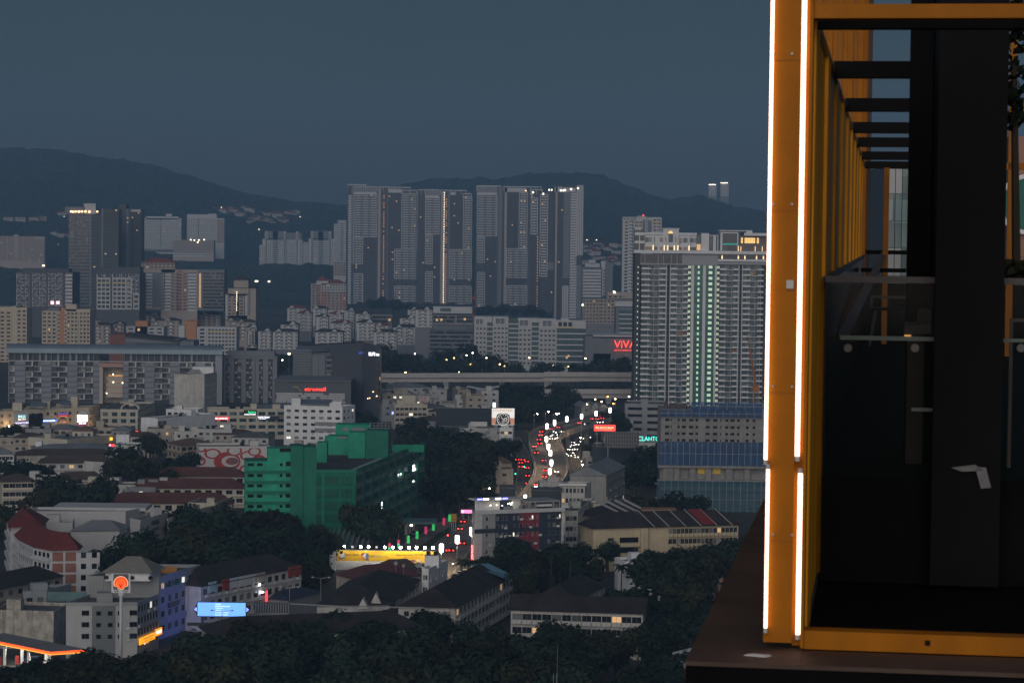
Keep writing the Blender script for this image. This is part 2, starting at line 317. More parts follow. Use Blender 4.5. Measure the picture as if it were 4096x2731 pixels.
# ================================================================== far buildings
LT=mat('tower_light',(.56,.565,.58),.7,.06); DKG=mat('tower_dark',(.085,.088,.1),.7,.1); BODY=mat('tower_recess',(.035,.042,.052),.35,.2,.1)
PLG=mat('tower_grey',(.17,.18,.2),.7,.08); BEI=mat('tower_beige',(.36,.31,.28),.7,.06); PLW=mat('tower_white',(.46,.47,.48),.7,.06)
TEALP=mat('tower_teal',(.06,.1,.11),.4,.15)
LITO=emat('lit_orange',(1,.42,.16),.6,'NONE'); LITS=emat('spot_white',(1,.86,.6),5,'NONE'); LITS2=emat('spot_warm',(1,.6,.3),4,'NONE'); REDL=emat('beacon_red',(1,.05,.04),4,'NONE')
def pat(P,Fa,z0,z1,ty,fl=3.35,bay=5.0,a0=0,a1=None):
    """relief of one facade field, collected per material in P"""
    a1=Fa.W if a1 is None else a1; W=a1-a0
    def mb(k): return P.setdefault(k,MB())
    nf=max(1,round((z1-z0)/fl)); fl=(z1-z0)/nf; nb=max(1,round(W/bay)); bw=W/nb
    if ty in 'LD':
        m=mb('LT' if ty=='L' else 'DK')
        for i in range(nf):
            z=z0+i*fl
            m.fbox(Fa,a0,a1,z,z+.3,0,.5)
            for j in range(nb):
                s=a0+j*bw+(.12 if (j)%2 else .3)*bw; m.fbox(Fa,s,s+bw*.62,z+.3,z+(1.35 if ty=='L' else 1.2),.35,.55)
                if rnd.random()<.022: mb('LY').fbox(Fa,s+.3,s+2,z+1.4,z+2.7,.05,.1)
        if ty=='L':
            for j in range(nb+1):
                s=min(a0+j*bw,a1-.3); m.fbox(Fa,s,s+.3,z0,z1,0,.4)
            m.fbox(Fa,a0-.3,a0+.4,z0,z1,0,.8); m.fbox(Fa,a1-.4,a1+.3,z0,z1,0,.8); m.fbox(Fa,a0,a1,z1-.5,z1+.4,0,.8)
    elif ty=='F':                              # tall fins over a pale back
        mb('PW').fbox(Fa,a0,a1,z0,z0+(z1-z0)*.25,0,.5); mb('PG').fbox(Fa,a0,a1,z0,z1,0,.1)
        for j in range(nb*2+1): s=a0+(W-.4)*j/(nb*2); mb('LT').fbox(Fa,s,s+.4,z0,z1,0,.6)
        mb('LT').fbox(Fa,a0,a1,z1,z1+.7,-1,.7)
    elif ty in 'PWBG': mb({'P':'PG','W':'PW','B':'BE','G':'TE'}[ty]).fbox(Fa,a0,a1,z0,z1,0,.5)
    elif ty=='S':                              # vertical stripes
        mb('PG').fbox(Fa,a0,a1,z0,z1,0,.2)
        for j in range(4): s=a0+W*j/4; mb('PW').fbox(Fa,s,s+W*.17,z0,z1,.2,.6)
    elif ty=='V':                              # dark slot windows in a grey wall
        mb('PG').fbox(Fa,a0,a1,z0,z1,0,.1)
        for i in range(nf): mb('LT').fbox(Fa,a0,a1,z0+i*fl,z0+i*fl+1.7,.1,.4)
    elif ty=='O':                              # core with lit lobby lights
        mb('DK').fbox(Fa,a0,a1,z0,z1,0,.2)
        for i in range(nf):
            if rnd.random()<.85: c=a0+W*.5; mb('LO').fbox(Fa,c-.8,c+.6,z0+i*fl+1.2,z0+i*fl+2.2,.2,.3)
    elif ty=='Q':                              # beige core with a column of white lamps
        mb('BE').fbox(Fa,a0,a1,z0,z1,0,.6)
        for i in range(nf): c=a1-W*.28; mb('LS').fbox(Fa,c-.35,c+.35,z0+i*fl+1.2,z0+i*fl+2.2,.6,.7)
    elif ty in 'wxyz':                         # rows of small windows in a pale wall
        k={'w':'PW','x':'BE','y':'CR','z':'PK'}[ty]; mb(k).fbox(Fa,a0,a1,z0,z1,0,.1)
        for i in range(nf):
            for j in range(nb):
                s=a0+j*bw; mb('GL').fbox(Fa,s+bw*.2,s+bw*.75,z0+i*fl+1.0,z0+i*fl+2.3,.1,.16)
                if rnd.random()<.02: mb('LY').fbox(Fa,s+bw*.25,s+bw*.6,z0+i*fl+1.1,z0+i*fl+2.2,.16,.2)
        for j in range(nb+1):
            s=min(a0+j*bw,a1-.35); mb(k).fbox(Fa,s,s+.35,z0,z1,.1,.55)
        for i in range(nf+1): mb(k).fbox(Fa,a0,a1,z0+i*fl-.12,z0+i*fl+.12,.1,.4)
    elif ty in 'hk':                           # horizontal glass bands
        mb('TE' if ty=='h' else 'GL').fbox(Fa,a0,a1,z0,z1,0,.05)
        for i in range(nf): mb('LT' if ty=='h' else 'PG').fbox(Fa,a0,a1,z0+i*fl,z0+i*fl+(.8 if ty=='h' else 1.2),.05,.45)
        for j in range(nb*2+1): s=min(a0+j*bw/2,a1-.12); mb('DK').fbox(Fa,s,s+.12,z0,z1,.05,.2)
    elif ty=='X':                              # dark cladding with a pale angular pattern
        mb('DK').fbox(Fa,a0,a1,z0,z1,0,.1); m=mb('PW')
        for i in range(nf):
            for j in range(nb):
                z=z0+i*fl; s=a0+j*bw; r=rnd.random()
                if r<.75: m.fbox(Fa,s+bw*.1,s+bw*.6,z+.2,z+1.1,.1,.3)
                if r>.3: m.fbox(Fa,s+bw*(.6 if (i+j)%2 else .05),s+bw*(.72 if (i+j)%2 else .17),z+.2,z+fl*.95,.1,.3)
                if r>.8: m.fbox(Fa,s+bw*.3,s+bw*.9,z+fl*.5,z+fl*.68,.1,.3)
        for j in range(nb+1): s=min(a0+j*bw,a1-.3); mb('LT').fbox(Fa,s,s+.2,z0,z1,.1,.25)
    elif ty=='N':                              # white bands and square openings
        mb('GL').fbox(Fa,a0,a1,z0,z1,0,.05)
        for i in range(nf+1): mb('PW').fbox(Fa,a0,a1,z0+i*fl-.7,z0+i*fl+.75,.05,.4)
        for j in range(nb+1):
            s=a0+j*bw*(W-.9)/W; mb('PW').fbox(Fa,s,s+.9,z0,z1,.05,.42)
        mb('YE').fbox(Fa,a0,a1,z1-fl-.4,z1-fl+.3,.43,.5)
CRM=mat('tower_cream',(.5,.43,.34),.8,.08); PINK=mat('tower_pink',(.42,.25,.22),.8,.08); TERR=mat('tower_terracotta',(.45,.22,.12),.8,.1); YEL=mat('tower_yellow',(.55,.4,.1),.7,.05)
GLF=glassmat('glass_far',(.03,.035,.04),(.2,.2,.2),.2)
PM={'LT':('balcony_fronts',LT),'DK':('dark_floor_bands',DKG),'PG':('grey_panels',PLG),'PW':('white_panels',PLW),'BE':('beige_panels',BEI),'TE':('glass_curtain',TEALP),'LY':('lit_rooms',LITY),'LO':('lobby_lamps',LITO),'LS':('wall_lamps',LITS),
    'GL':('far_windows',GLF),'CR':('cream_panels',CRM),'PK':('pink_panels',PINK),'YE':('yellow_stripe',YEL),'TR':('terracotta_panels',TERR)}
def far(name,label,r,D,bodies,fields,cat='tower block',group=None,zb=0,fl=3.35,bay=5,mt=BODY,extra=None):
    """bodies: (x0,y0,x1,y1,depth[,mat]) and fields: (type,x0,y0,x1,y1[,fl,bay]) in picture units of zoom r, on the plane at D"""
    x0=min(k[0] for k in bodies); x1=max(k[2] for k in bodies); yb=max(k[3] for k in bodies)
    c=QA(r,(x0+x1)/2,yb,D); c.z=zb; t=T(name,label,cat,c,group)
    for k in bodies:
        p=QA(r,k[0],k[1],D); p2=QA(r,k[2],k[1],D); top=QA(r,(k[0]+k[2])/2,k[1],D).z; bot=max(zb,QA(r,k[0],k[3],D).z)
        if k[3]>=yb-1: bot=zb
        t.part('body',MB().box(p.x,p2.x,D,D+k[4],bot,top),[k[5] if len(k)>5 else mt])
    P={}
    for k in fields:
        ty,a,b_,c_,d_=k[:5]; p=QA(r,a,d_,D); p2=QA(r,c_,d_,D); z1=QA(r,(a+c_)/2,b_,D).z; z0=max(zb,QA(r,(a+c_)/2,d_,D).z)
        Fa=F((p.x,D),(p2.x,D)); pat(P,Fa,z0,z1,ty,k[5] if len(k)>5 else fl,k[6] if len(k)>6 else bay)
    if extra: extra(t,P)
    for k,v in P.items():
        nm,mt_=PM[k]; t.part(nm,v,[mt_],kind='stuff')
    return t
def roofq(t,r,D,x0,y0,x1,y1,dep,mt,rise=None,name='roof'):
    """hipped roof seen over a far block: eaves at y1, ridge at y0"""
    p=QA(r,x0,y1,D); p2=QA(r,x1,y1,D); z=p.z; rise=QA(r,(x0+x1)/2,y0,D+dep/2).z-z if rise is None else rise
    m=MB(); hip(m,[(p.x,D),(p2.x,D),(p2.x,D+dep),(p.x,D+dep)],z+.05,max(1,rise),.8); t.part(name,m,[mt])
RRED=mat('roof_red',(.2,.055,.04),.85,.2,.4); RDK=mat('roof_dark',(.055,.045,.045),.85,.25,.4); RBR=mat('roof_brown',(.075,.055,.045),.9,.3,.3)
def pergola(t,r,D,x0,y0,x1,h=2.2):
    p=QA(r,x0,y0,D); p2=QA(r,x1,y0,D); m=MB(); z=p.z; Fa=F((p.x,D),(p2.x,D))
    m.fbox(Fa,0,Fa.W,z-.9,z,.3,-1); n=max(2,int(Fa.W/7))
    for i in range(n+1): s=(Fa.W-.5)*i/n; m.fbox(Fa,s,s+.5,z-6,z-.9,.3,-.2)
    t.part('roof_frame',m,[LT]); m=MB(); m.fbox(Fa,0,Fa.W,z-.9,z,-9,-10); t.part('roof_beam',m,[LT])
t=far('residential_tower','tall grey twin tower with a lit beige shaft, leftmost of the tall skyline towers',10,3500,
 [(112,120,440,1495,28),(440,132,555,1495,24,DKG),(555,150,892,1495,28)],
 [('F',185,128,438,208),('L',182,210,440,690),('L',182,692,282,993),('D',286,694,440,1495),('P',150,125,180,990),('V',112,215,148,1495),('D',150,998,284,1098),('L',182,1102,282,1495),
  ('B',446,140,474,1490),('O',476,215,545,1490),('P',547,140,556,1490),
  ('W',558,152,722,195),('D',556,198,712,818),('L',716,205,890,818),('L',636,828,890,1158),('D',556,822,634,1490),('D',636,1162,890,1238),('L',636,1242,890,1440)])
pergola(t,10,3500,112,100,320); pergola(t,10,3500,450,128,815); pergola(t,10,3500,725,165,890)
t=far('residential_tower','tall grey twin tower with a pale shaft of white lamps, second from the left',10,3480,
 [(898,158,1145,1490,28),(1145,165,1248,1490,24,DKG),(1250,185,1502,1490,28)],
 [('D',900,215,978,1490),('F',982,162,1140,248),('L',982,250,1140,660),('L',982,662,1060,993),('D',1062,668,1142,1490),('D',982,998,1060,1074),('L',982,1078,1060,1440),
  ('Q',1147,180,1198,1460),('O',1199,255,1222,1460),('P',1226,170,1248,1490),('W',1252,187,1320,222),('D',1252,228,1403,818),('L',1406,238,1500,826),('L',1252,832,1500,1158),('D',1252,1162,1500,1238),('L',1252,1242,1500,1440)])
pergola(t,10,3480,900,158,980); pergola(t,10,3480,1150,163,1445); pergola(t,10,3480,1405,203,1502)
def lamps(D,r,pts,mt=LITS,sz=1.6):
    def f(t,P):
        for x,y in pts:
            p=QA(r,x,y,D); o=MB().box(-sz/2,sz/2,-.5,0,-sz/2,sz/2).mesh('roof_lamp',[mt]); t.put('roof_lamp',o,Vector((p.x,D-.7,p.z))-t.loc)
    return f
t=far('residential_tower','tall grey tower with paired balcony grids, left of the right skyline pair',3,3450,
 [(14,205,196,1310,28),(196,212,250,1310,30,DKG),(250,222,465,1310,28),(465,235,500,1310,30,DKG)],
 [('F',18,212,195,284),('L',18,286,195,656),('L',18,660,84,895),('D',88,662,195,1310),('D',18,899,84,978),('L',18,982,84,1290),('P',200,215,232,1310),('B',254,226,276,1305),
  ('W',262,226,462,262),('D',284,264,390,765),('L',392,268,464,765),('L',280,770,464,1030),('D',280,1035,464,1094),('L',280,1100,464,1300)],extra=lamps(3450,3,[(455,250)],LITS2,1.2))
pergola(t,3,3450,14,203,235); pergola(t,3,3450,255,210,595)
t=far('residential_tower','grey tower with floodlit white crown, rightmost and nearest of the skyline towers',3,3080,
 [(497,238,575,1330,24),(576,262,706,1340,24),(710,200,972,1425,26)],
 [('V',500,245,520,310),('L',500,315,558,640),('D',500,645,558,1310),('O',548,650,560,1320),('L',578,285,645,1020),('D',650,290,704,885),('P',648,890,704,960),('D',578,1025,704,1320),
  ('B',710,215,726,1410),('D',727,266,784,1395),('W',715,216,785,262),('P',786,262,842,1034),('D',780,1036,842,1099),('S',778,1100,838,1395),('V',843,262,904,1425,3.3),('S',905,200,968,829),('D',890,832,962,914),('P',905,917,950,1425),('W',790,225,902,262)],
 extra=lamps(3080,3,[(522,265),(612,278),(664,243),(686,243),(770,248),(792,248),(806,245),(862,236),(922,228)],LITS,1.5))
pergola(t,3,3080,498,237,606)
# white condominium cluster on the wooded hill
def arch_tops(t,P,D,r,xs,y0,y1):
    for x in xs:
        a=QA(r,x-10,y1,D); c=QA(r,x+12,y0,D); P.setdefault('PW',MB()).box(a.x,c.x,D-1.2,D+4,a.z,c.z)
        g=QA(r,x-4,y1,D); P.setdefault('PG',MB()).box(g.x,QA(r,x+5,y0+12,D).x,D-1.5,D-1.2,g.z-60,c.z-2)
p=QA(2,420,1040,4200); 
t=far('condominium_block','white condominium cluster with arched crown fins on the wooded slope',2,4200,
 [(85,735,120,1040,20,PLW),(112,680,330,1040,24,PLW),(325,690,470,1040,26,PLW),(465,705,530,1040,20,PLG),(525,680,755,1040,24,PLW),(130,612,300,690,12,PLG),(545,610,720,690,12,PLG),(330,625,460,690,12,PLG),(205,612,250,680,16,PLW),(612,614,655,680,16,PLW)],
 [('w',86,740,135,1005,3.2,3.6),('w',160,690,205,1005,3.2,3),('h',205,685,250,1000,3.2,4),('w',252,690,300,1005,3.2,3),('w',325,700,410,1005,3.2,3.5),('w',440,700,465,1005,3.2,3.5),('w',470,715,525,1005,3.2,3),('w',560,690,610,1005,3.2,3),('h',612,690,656,1000,3.2,4),('w',660,690,705,1005,3.2,3),('w',730,690,755,1005,3.2,3)],
 zb=hz(p.x,4200)-5,mt=PLG,extra=lambda t,P:arch_tops(t,P,4200,2,(146,312,422,555,718),615,690))
p=QA(2,800,1010,3950)
far('tower_block','slim pale tower with dark slots just left of the tall twin towers',2,3950,[(752,548,862,1010,22,PLW),(786,515,862,560,18,PLW)],[('V',752,560,785,880),('w',788,520,815,880,3.2,3),('h',816,540,830,880),('w',832,520,860,880,3.2,3),('x',752,885,860,1010,4,5)],zb=max(0,hz(p.x,3950)-5))
t=far('apartment_block','pink and white apartment block with red hipped roofs below the tall towers',2,2900,[(546,1080,600,1320,20,BEI),(596,1050,700,1320,22,PLW),(640,1080,862,1320,24,PLW)],
 [('x',548,1085,592,1320,3.1,4),('z',598,1090,635,1320,3.1,4),('w',640,1090,860,1150,3.1,3),('z',640,1155,690,1320,3.1,4),('x',692,1155,800,1320,3.1,4.2),('z',802,1155,860,1320,3.1,4)])
roofq(t,2,2900,600,1012,690,1055,18,RRED); roofq(t,2,2900,640,1045,860,1085,22,RRED)
# twin condominiums on the hill at left
p=QA(1,1450,660,4300); zz=hz(p.x,4300)-8
t=far('condominium_block','pale slab condominium on the hillside, left of the hillside pair',1,4300,[(1272,385,1625,690,22,PLW),(1310,368,1600,400,16,PLW),(1485,345,1540,372,6,PLW)],[('w',1275,395,1400,655,3.1,3),('w',1402,395,1430,655,3.1,3),('h',1432,395,1445,655),('w',1450,395,1622,655,3.1,3),('k',1275,660,1625,690)],zb=zz)
p=QA(1,1850,660,4300)
t=far('condominium_block','pale slab condominium on the hillside, right of the hillside pair',1,4280,[(1676,350,1940,610,22,PLW),(1940,385,2010,610,20,PLW),(1870,343,1935,352,8,PLW)],[('w',1678,385,1770,600,3.1,3),('h',1772,385,1785,600),('w',1790,385,1935,600,3.1,3),('x',1942,395,2008,605,3.1,3)],zb=zz)
t=far('podium_block','beige terraced car park podium joining the two hillside condominiums',1,4220,[(1550,580,1915,730,24,BEI)],[('x',1552,582,1912,680,3.1,3.6),('V',1552,685,1840,725)],zb=zz-4,extra=lamps(4220,1,[(1710,577),(1742,580),(1782,580),(1830,577),(1772,600)],LITS,1.8))
# dark office towers at far left
t=far('office_tower','dark glass office tower with a row of warm lights along its roof',1,2700,[(612,345,918,1175,26),(582,282,760,345,18,PLG),(752,252,858,345,16,PLW),(918,300,1062,1175,24)],
 [('k',616,350,672,1170,3.6,5),('k',676,350,805,1170,3.6,5),('P',805,350,818,1170),('D',820,350,915,1170,3.6,5),('D',920,300,1060,1170,3.6,5),('P',905,296,922,1170)],extra=lamps(2700,1,[(638,325),(655,327),(678,325),(705,325),(712,325),(737,325),(765,325),(802,327),(873,326)],LITS2,1.7))
t=far('office_tower','narrow dark tower standing right behind the office tower with roof lights',1,2760,[(1066,258,1130,830,20,DKG),(1128,300,1172,830,16,TEALP),(1172,300,1266,1180,24)],[('P',1128,300,1150,830),('D',1174,325,1262,1175,3.6,5),('V',1174,302,1262,325)],extra=lamps(2760,1,[(1145,382),(1145,420),(1243,337),(1188,378),(1228,492)],LITY,1.2))
t=far('office_block','dark block clad in a broken white angular pattern, at far left',1,2350,[(145,868,560,1178,30,DKG),(560,868,650,1178,40,DKG),(200,835,615,868,20,DKG)],
 [('X',147,872,262,1175,3.3,3.6),('X',290,872,412,1175,3.3,3.6),('X',432,872,558,1175,3.3,3.6),('V',585,872,648,1165,3.3)],extra=lamps(2350,1,[(470,1140),(520,1140)],emat('sign_pink',(1,.6,.65),1.6,'NONE'),3.0))
t=far('office_block','block with white bands and square openings under a dark patterned crown',1,2330,[(865,876,1140,1205,30,DKG),(1140,876,1250,1205,40,DKG),(885,822,1255,876,22,DKG)],
 [('N',866,925,988,1195,4.2,4.2),('N',1006,925,1128,1195,4.2,4.2),('N',1132,925,1180,1195,4.2,4.2),('X',866,880,988,925,3.6,4),('X',1006,880,1128,925,3.6,4),('X',1150,880,1248,1060,3.6,4),('N',1195,1065,1248,1195,4.2,4)])
t=far('apartment_block','brown and beige apartment block with three lit stair columns, mid left',1,2380,[(1268,780,1568,1200,24,BEI),(1445,845,1770,1220,26,BEI),(1770,845,2010,1210,24,PLG)],
 [('x',1268,790,1565,838,3.1,4),('V',1272,870,1365,1185,3.1),('P',1366,870,1440,1180),('x',1446,870,1470,1210,3.1,3),('V',1475,870,1532,1210,3.1),('x',1534,870,1600,1215,3.1,3),('z',1585,850,1640,1215,3.1,4),('x',1642,870,1680,1215,3.1,3),('V',1684,870,1755,1215,3.1),('k',1815,870,2008,1205,3.1,4)],
 extra=lambda t,P:[P.setdefault('LY',MB()).box(QA(1,1790,0,2380).x,QA(1,1808,0,2380).x,2379.2,2379.5,QA(1,1800,y+13,2380).z,QA(1,1800,y,2380).z) for y in range(880,1185,17)])
roofq(t,1,2380,1268,740,1568,785,20,RRED)
t=far('apartment_block','grey apartment block with red pyramid roofs and a strip of white stair lamps',1,2250,[(2020,1065,2215,1260,20,BEI),(2045,1010,2294,1260,30,BEI),(2095,935,2225,1010,18,BEI)],[('W',2022,1075,2038,1255),('W',2196,1075,2214,1255),('P',2225,1015,2240,1255),('x',2040,1080,2120,1255,3.1,5),('x',2140,1080,2190,1255,3.1,5)],
 extra=lambda t,P:[P.setdefault('LS',MB()).box(QA(1,2128,0,2250).x,QA(1,2132,0,2250).x,2249,2249.4,QA(1,2130,y+4,2250).z,QA(1,2130,y-2,2250).z) for y in range(1045,1220,18)])
roofq(t,1,2250,2020,1030,2222,1060,18,RRED); roofq(t,1,2250,2045,965,2294,1008,26,RDK); roofq(t,1,2250,2095,890,2225,938,16,RDK)
t=far('flats','long beige slab of flats at the far left edge below the hill',1,4000,[(-120,545,400,775,16,BEI),(122,530,165,600,14,BEI)],[('x',-120,548,60,760,2.9,3.6),('x',72,548,205,760,2.9,3.6),('x',215,552,300,770,2.9,3.6),('x',305,575,396,770,2.9,3.6),('B',124,532,163,745)],cat='flats',zb=hz(QA(1,150,770,4000).x,4000)-8)
p=QA(3,1500,1160,2550)
t=far('residential_tower','slim white tower with dark window slots behind the green-glazed tower',3,2450,[(1325,486,1668,1165,22,PLW),(1454,476,1530,488,12,PLW)],
 [('N',1327,520,1372,1160,3.2,4),('V',1374,520,1398,1160,3.2),('h',1400,520,1412,1160,3.2),('N',1416,520,1500,1160,3.2,5),('P',1500,510,1522,700),('w',1524,490,1540,800,3.2,3),('P',1545,515,1580,700),('N',1582,500,1666,1000,3.2,4.5),('w',1330,488,1450,518,3,3)],
 extra=lamps(2450,3,[(1508,469)],REDL,1.0))
t=far('office_block','grey office block with dark window strips and stepped white crown right of the skyline towers',3,2650,[(960,935,1140,1230,22,PLG),(988,900,1118,940,14,PLW),(1022,868,1080,905,10,PLW),(1130,880,1168,1200,20,PLW),(1166,905,1235,1200,24,PLG)],
 [('V',965,945,1130,1200,3.3),('w',965,945,985,1200,3.3,3),('D',1136,940,1166,1195)])
t=far('apartment_block','long grey slab with vertical ribs low behind the green-glazed tower',3,2200,[(962,1215,1430,1450,26,PLG),(1185,1160,1420,1220,20,BEI)],[('x',965,1225,1110,1440,3.1,3),('x',1115,1225,1250,1440,3.1,3),('x',1190,1185,1330,1215,3,4),('W',1255,1240,1420,1300)],extra=lamps(2200,3,[(1249,1160),(964,1272)],LITS,1.3))
t=far('office_block','grey box with large dark teal curtain wall beside the mall',3,2000,[(1262,1295,1430,1530,30,PLG)],[('h',1290,1320,1420,1485,3.6,4),('h',1290,1490,1420,1525,3.6,4)])
# pair of lit towers on the far ridge
p=onhill(715,197.5)
for k,(x0,y0,x1,lab) in enumerate(((2090,188,2165,'distant lit tower on the ridge, left of the ridge pair'),(2196,172,2275,'distant lit tower on the ridge, right and taller of the ridge pair'))):
    far('ridge_tower',lab,3,5660,[(x0,y0,x1,312,26,PLG)],[('w',x0+4,y0+18,x1-4,300,3.4,4)],zb=hz(QA(3,x0,312,5660).x,5660)-12,
        extra=lambda t,P,x0=x0,x1=x1,y0=y0:P.setdefault('LS',MB()).box(QA(3,x0+8,0,5660).x,QA(3,x1-8,0,5660).x,5658.2,5659,QA(3,x0,y0+10,5660).z,QA(3,x0,y0+5,5660).z))
# houses on the hillside
HM=[mat('hill_house_white',(.36,.35,.33),.8,.1),mat('hill_house_tan',(.3,.25,.2),.8,.1)]
def hh(mi,i):
    b=MB(); b.box(-7,7,-5,5,-6,6); w=b.mesh('wall',[HM[mi]]); b=MB(); hip(b,[(-7,-5),(7,-5),(7,5),(-7,5)],6,3,.8); return w,b.mesh('roof',[RRED if i else RDK])
hp=[hh(0,0),hh(0,1),hh(1,0)]
def house(u,v,lab,grp):
    p=onhill(u,v); w,rf=hp[rnd.randrange(3)]; t=T('hillside_house',lab,'house',(p.x,p.y,p.z),grp,rnd.uniform(-.5,.5)); s=rnd.uniform(.8,1.25); t.root.scale=(s,s,s)
    t.put('wall',w); t.put('roof',rf)
    for k in (-4.2,-1,2.4): t.put('window',winmesh(1.8,1.6,FRG,GLH,1,-.02),(k,-5.03,2.4))
for i in range(34):
    f=i/33; u,v=(223+f*60+rnd.uniform(-3,3),208+f*11+rnd.uniform(-3.5,5)) if i%2 else (250+f*48,220+rnd.uniform(-4,6)-f*4)
    house(u,v,'small pale house in the lit hillside estate right of the slab condominiums','hillside estate houses')
for i in range(30): house(585+rnd.uniform(0,36),244+rnd.uniform(0,22),'small pale house on the slope behind the slim white tower','houses on the right-hand slope')
for u,v in ((8,221),(20,221),(34,221),(41,220),(62,216),(70,212)): house(u,v,'small house with lights in the dark slope at far left','houses on the far-left slope')
for u,v in ((55,235),(60,236),(66,237)): house(u,v,'pale low block on the slope left of the dark office tower','low blocks on the left slope')
# lamp points on the slopes
SL=MB(); SL.tube((0,0,-8),(0,0,0),.2,.2,5); SL.cur=1; SL.box(-1.1,1.1,-1.1,1.1,0,1.6); SLM=SL.mesh('hill_lamp',[DARKM,emat('hill_lamp_glow',(1,.82,.55),2.5,'NONE')])
for u,v in ((31,221),(35,221),(41,219.5),(64,216.8),(58,244.8),(221.5,207.5),(213,208),(285,221.5),(300,217),(43.5,266),(587,240),(596.5,240),(614,292),(259,229.5),(257,281.5),(269,281.8),(256,281.6),(62,252)):
    p=onhill(u,v) if v<262 else A(u,v,2600); o=link('slope_lamp',SLM,None,p); tag(o,'small lit lamp post on the dark slope','lamp','lamps on the slopes')
# air: one even box of haze over the whole view
HZ=bpy.data.materials.new('haze'); HZ.use_nodes=True; n=HZ.node_tree.nodes; n.remove(n['Principled BSDF'])
pv=n.new('ShaderNodeVolumePrincipled'); pv.inputs['Density'].default_value=1.25e-4; pv.inputs['Color'].default_value=(.36,.65,1,1); HZ.node_tree.links.new(pv.outputs[0],n['Material Output'].inputs['Volume'])
one('haze',MB().box(-4000,4000,-60,7000,-20,460),[HZ],kind='stuff')
# ================================================================== middle distance
def lb(name,label,r,pts,z,dep=12,wm=WHITE,sp=(),cat='building',roof='flat',rm=None,rise=2.5,clutter=2,zb=0,par_h=.8,group=None,over=.6,bandm=None):
    """low building: roof corners (2: front edge, 3: left, near corner, right) seen at height z"""
    P=[QG(r,x,y,z) for x,y in pts]; P=[Vector((p.x,p.y,0)) for p in P]
    poly=foot2(P[0],P[1],dep) if len(P)==2 else par(*P)
    c=cen(poly,zb); t=T(name,label,cat,c,group); t.poly=poly; t.z=z; wb=MB(); t.F=[]
    for i in range(4):
        Fa=F(poly[i],poly[(i+1)%4]); t.F.append(Fa); s=sp[i] if i<len(sp) else None
        if s is None: wall(wb,Fa,zb,z); continue
        s=dict(s); fl=s.pop('fl',3.2); nf=s.pop('nf',max(1,int((z-zb)/fl))); nb=s.pop('nb',None) or max(1,round(Fa.W/s.pop('bay',3.5))); s.pop('bay',None)
        w=s.pop('w',None) or Fa.W/nb*s.pop('wf',.5); s.pop('wf',None); h=s.pop('h',1.5); ledge=s.pop('ledge',0); fin=s.pop('fin',0); lm=s.pop('lm',None) or wm; bal=s.pop('bal',0); z0=s.pop('z0',z-nf*fl)
        ax0=s.pop('a0',.3); ax1=Fa.W-s.pop('a1',.3)
        hs=grid(t,Fa,z0,fl,nf,ax0,ax1,nb,min(w,(ax1-ax0)/nb-.1),h,**s)
        hs=[k for k in hs if k[2]>zb+.05]
        wall(wb,Fa,zb,z,hs)
        if ledge:
            me=MB().box(0,Fa.W,-ledge,-.002,0,.28).mesh('ledge',[lm])
            for i2 in range(nf): t.on('ledge',me,Fa,0,z0+fl*i2+.05)
        if fin:
            me=MB().box(-.2,.2,-fin,-.003,0,nf*fl).mesh('pillar',[lm])
            for j in range(nb+1): t.on('pillar',me,Fa,ax0+(ax1-ax0)*j/nb,z0)
        if bal:
            bw=(ax1-ax0)/nb; bb=MB(); bb.box(0,bw-.3,-bal,-.003,0,.15); bb.box(0,bw-.3,-bal,-bal+.12,.15,1.0); me=bb.mesh('balcony',[lm])
            for i2 in range(nf):
                for j in range(nb): t.on('balcony',me,Fa,ax0+j*bw+.15,z0+fl*i2)
    t.part('wall',wb,[wm])
    if roof=='flat':
        flatroof(t,poly,z,par_h,pm=bandm or wm,mt=rm or ROOFC)
        for k in range(clutter):
            a,b=rnd.uniform(.15,.85),rnd.uniform(.25,.8); p=poly[0]+(poly[1]-poly[0])*a+(poly[3]-poly[0])*b
            if k%3==0: roofbox(t,p.x,p.y,z,rnd.uniform(2.5,4),rnd.uniform(2.5,3.5),rnd.uniform(2,3),wm,'stair_house',t.F[0].rz)
            else: t.put('water_tank',TKM,Vector((p.x,p.y,z+.02))-t.loc)
    else:
        m=MB(); hip(m,poly,z,rise,over,gable=(roof=='gable')); t.part('roof',m,[rm or RBR])
        if roof=='gable':
            g=MB(); 
            for (a,b_) in (((0,3),(1,2)) if (poly[1]-poly[0]).length>=(poly[3]-poly[0]).length else ((0,1),(3,2))):
                g.quad((*poly[a].xy,z),(*poly[b_].xy,z),(*((poly[a]+poly[b_])/2).xy,z+rise*.9))
            t.part('gable',g,[wm],kind='stuff')
    return t
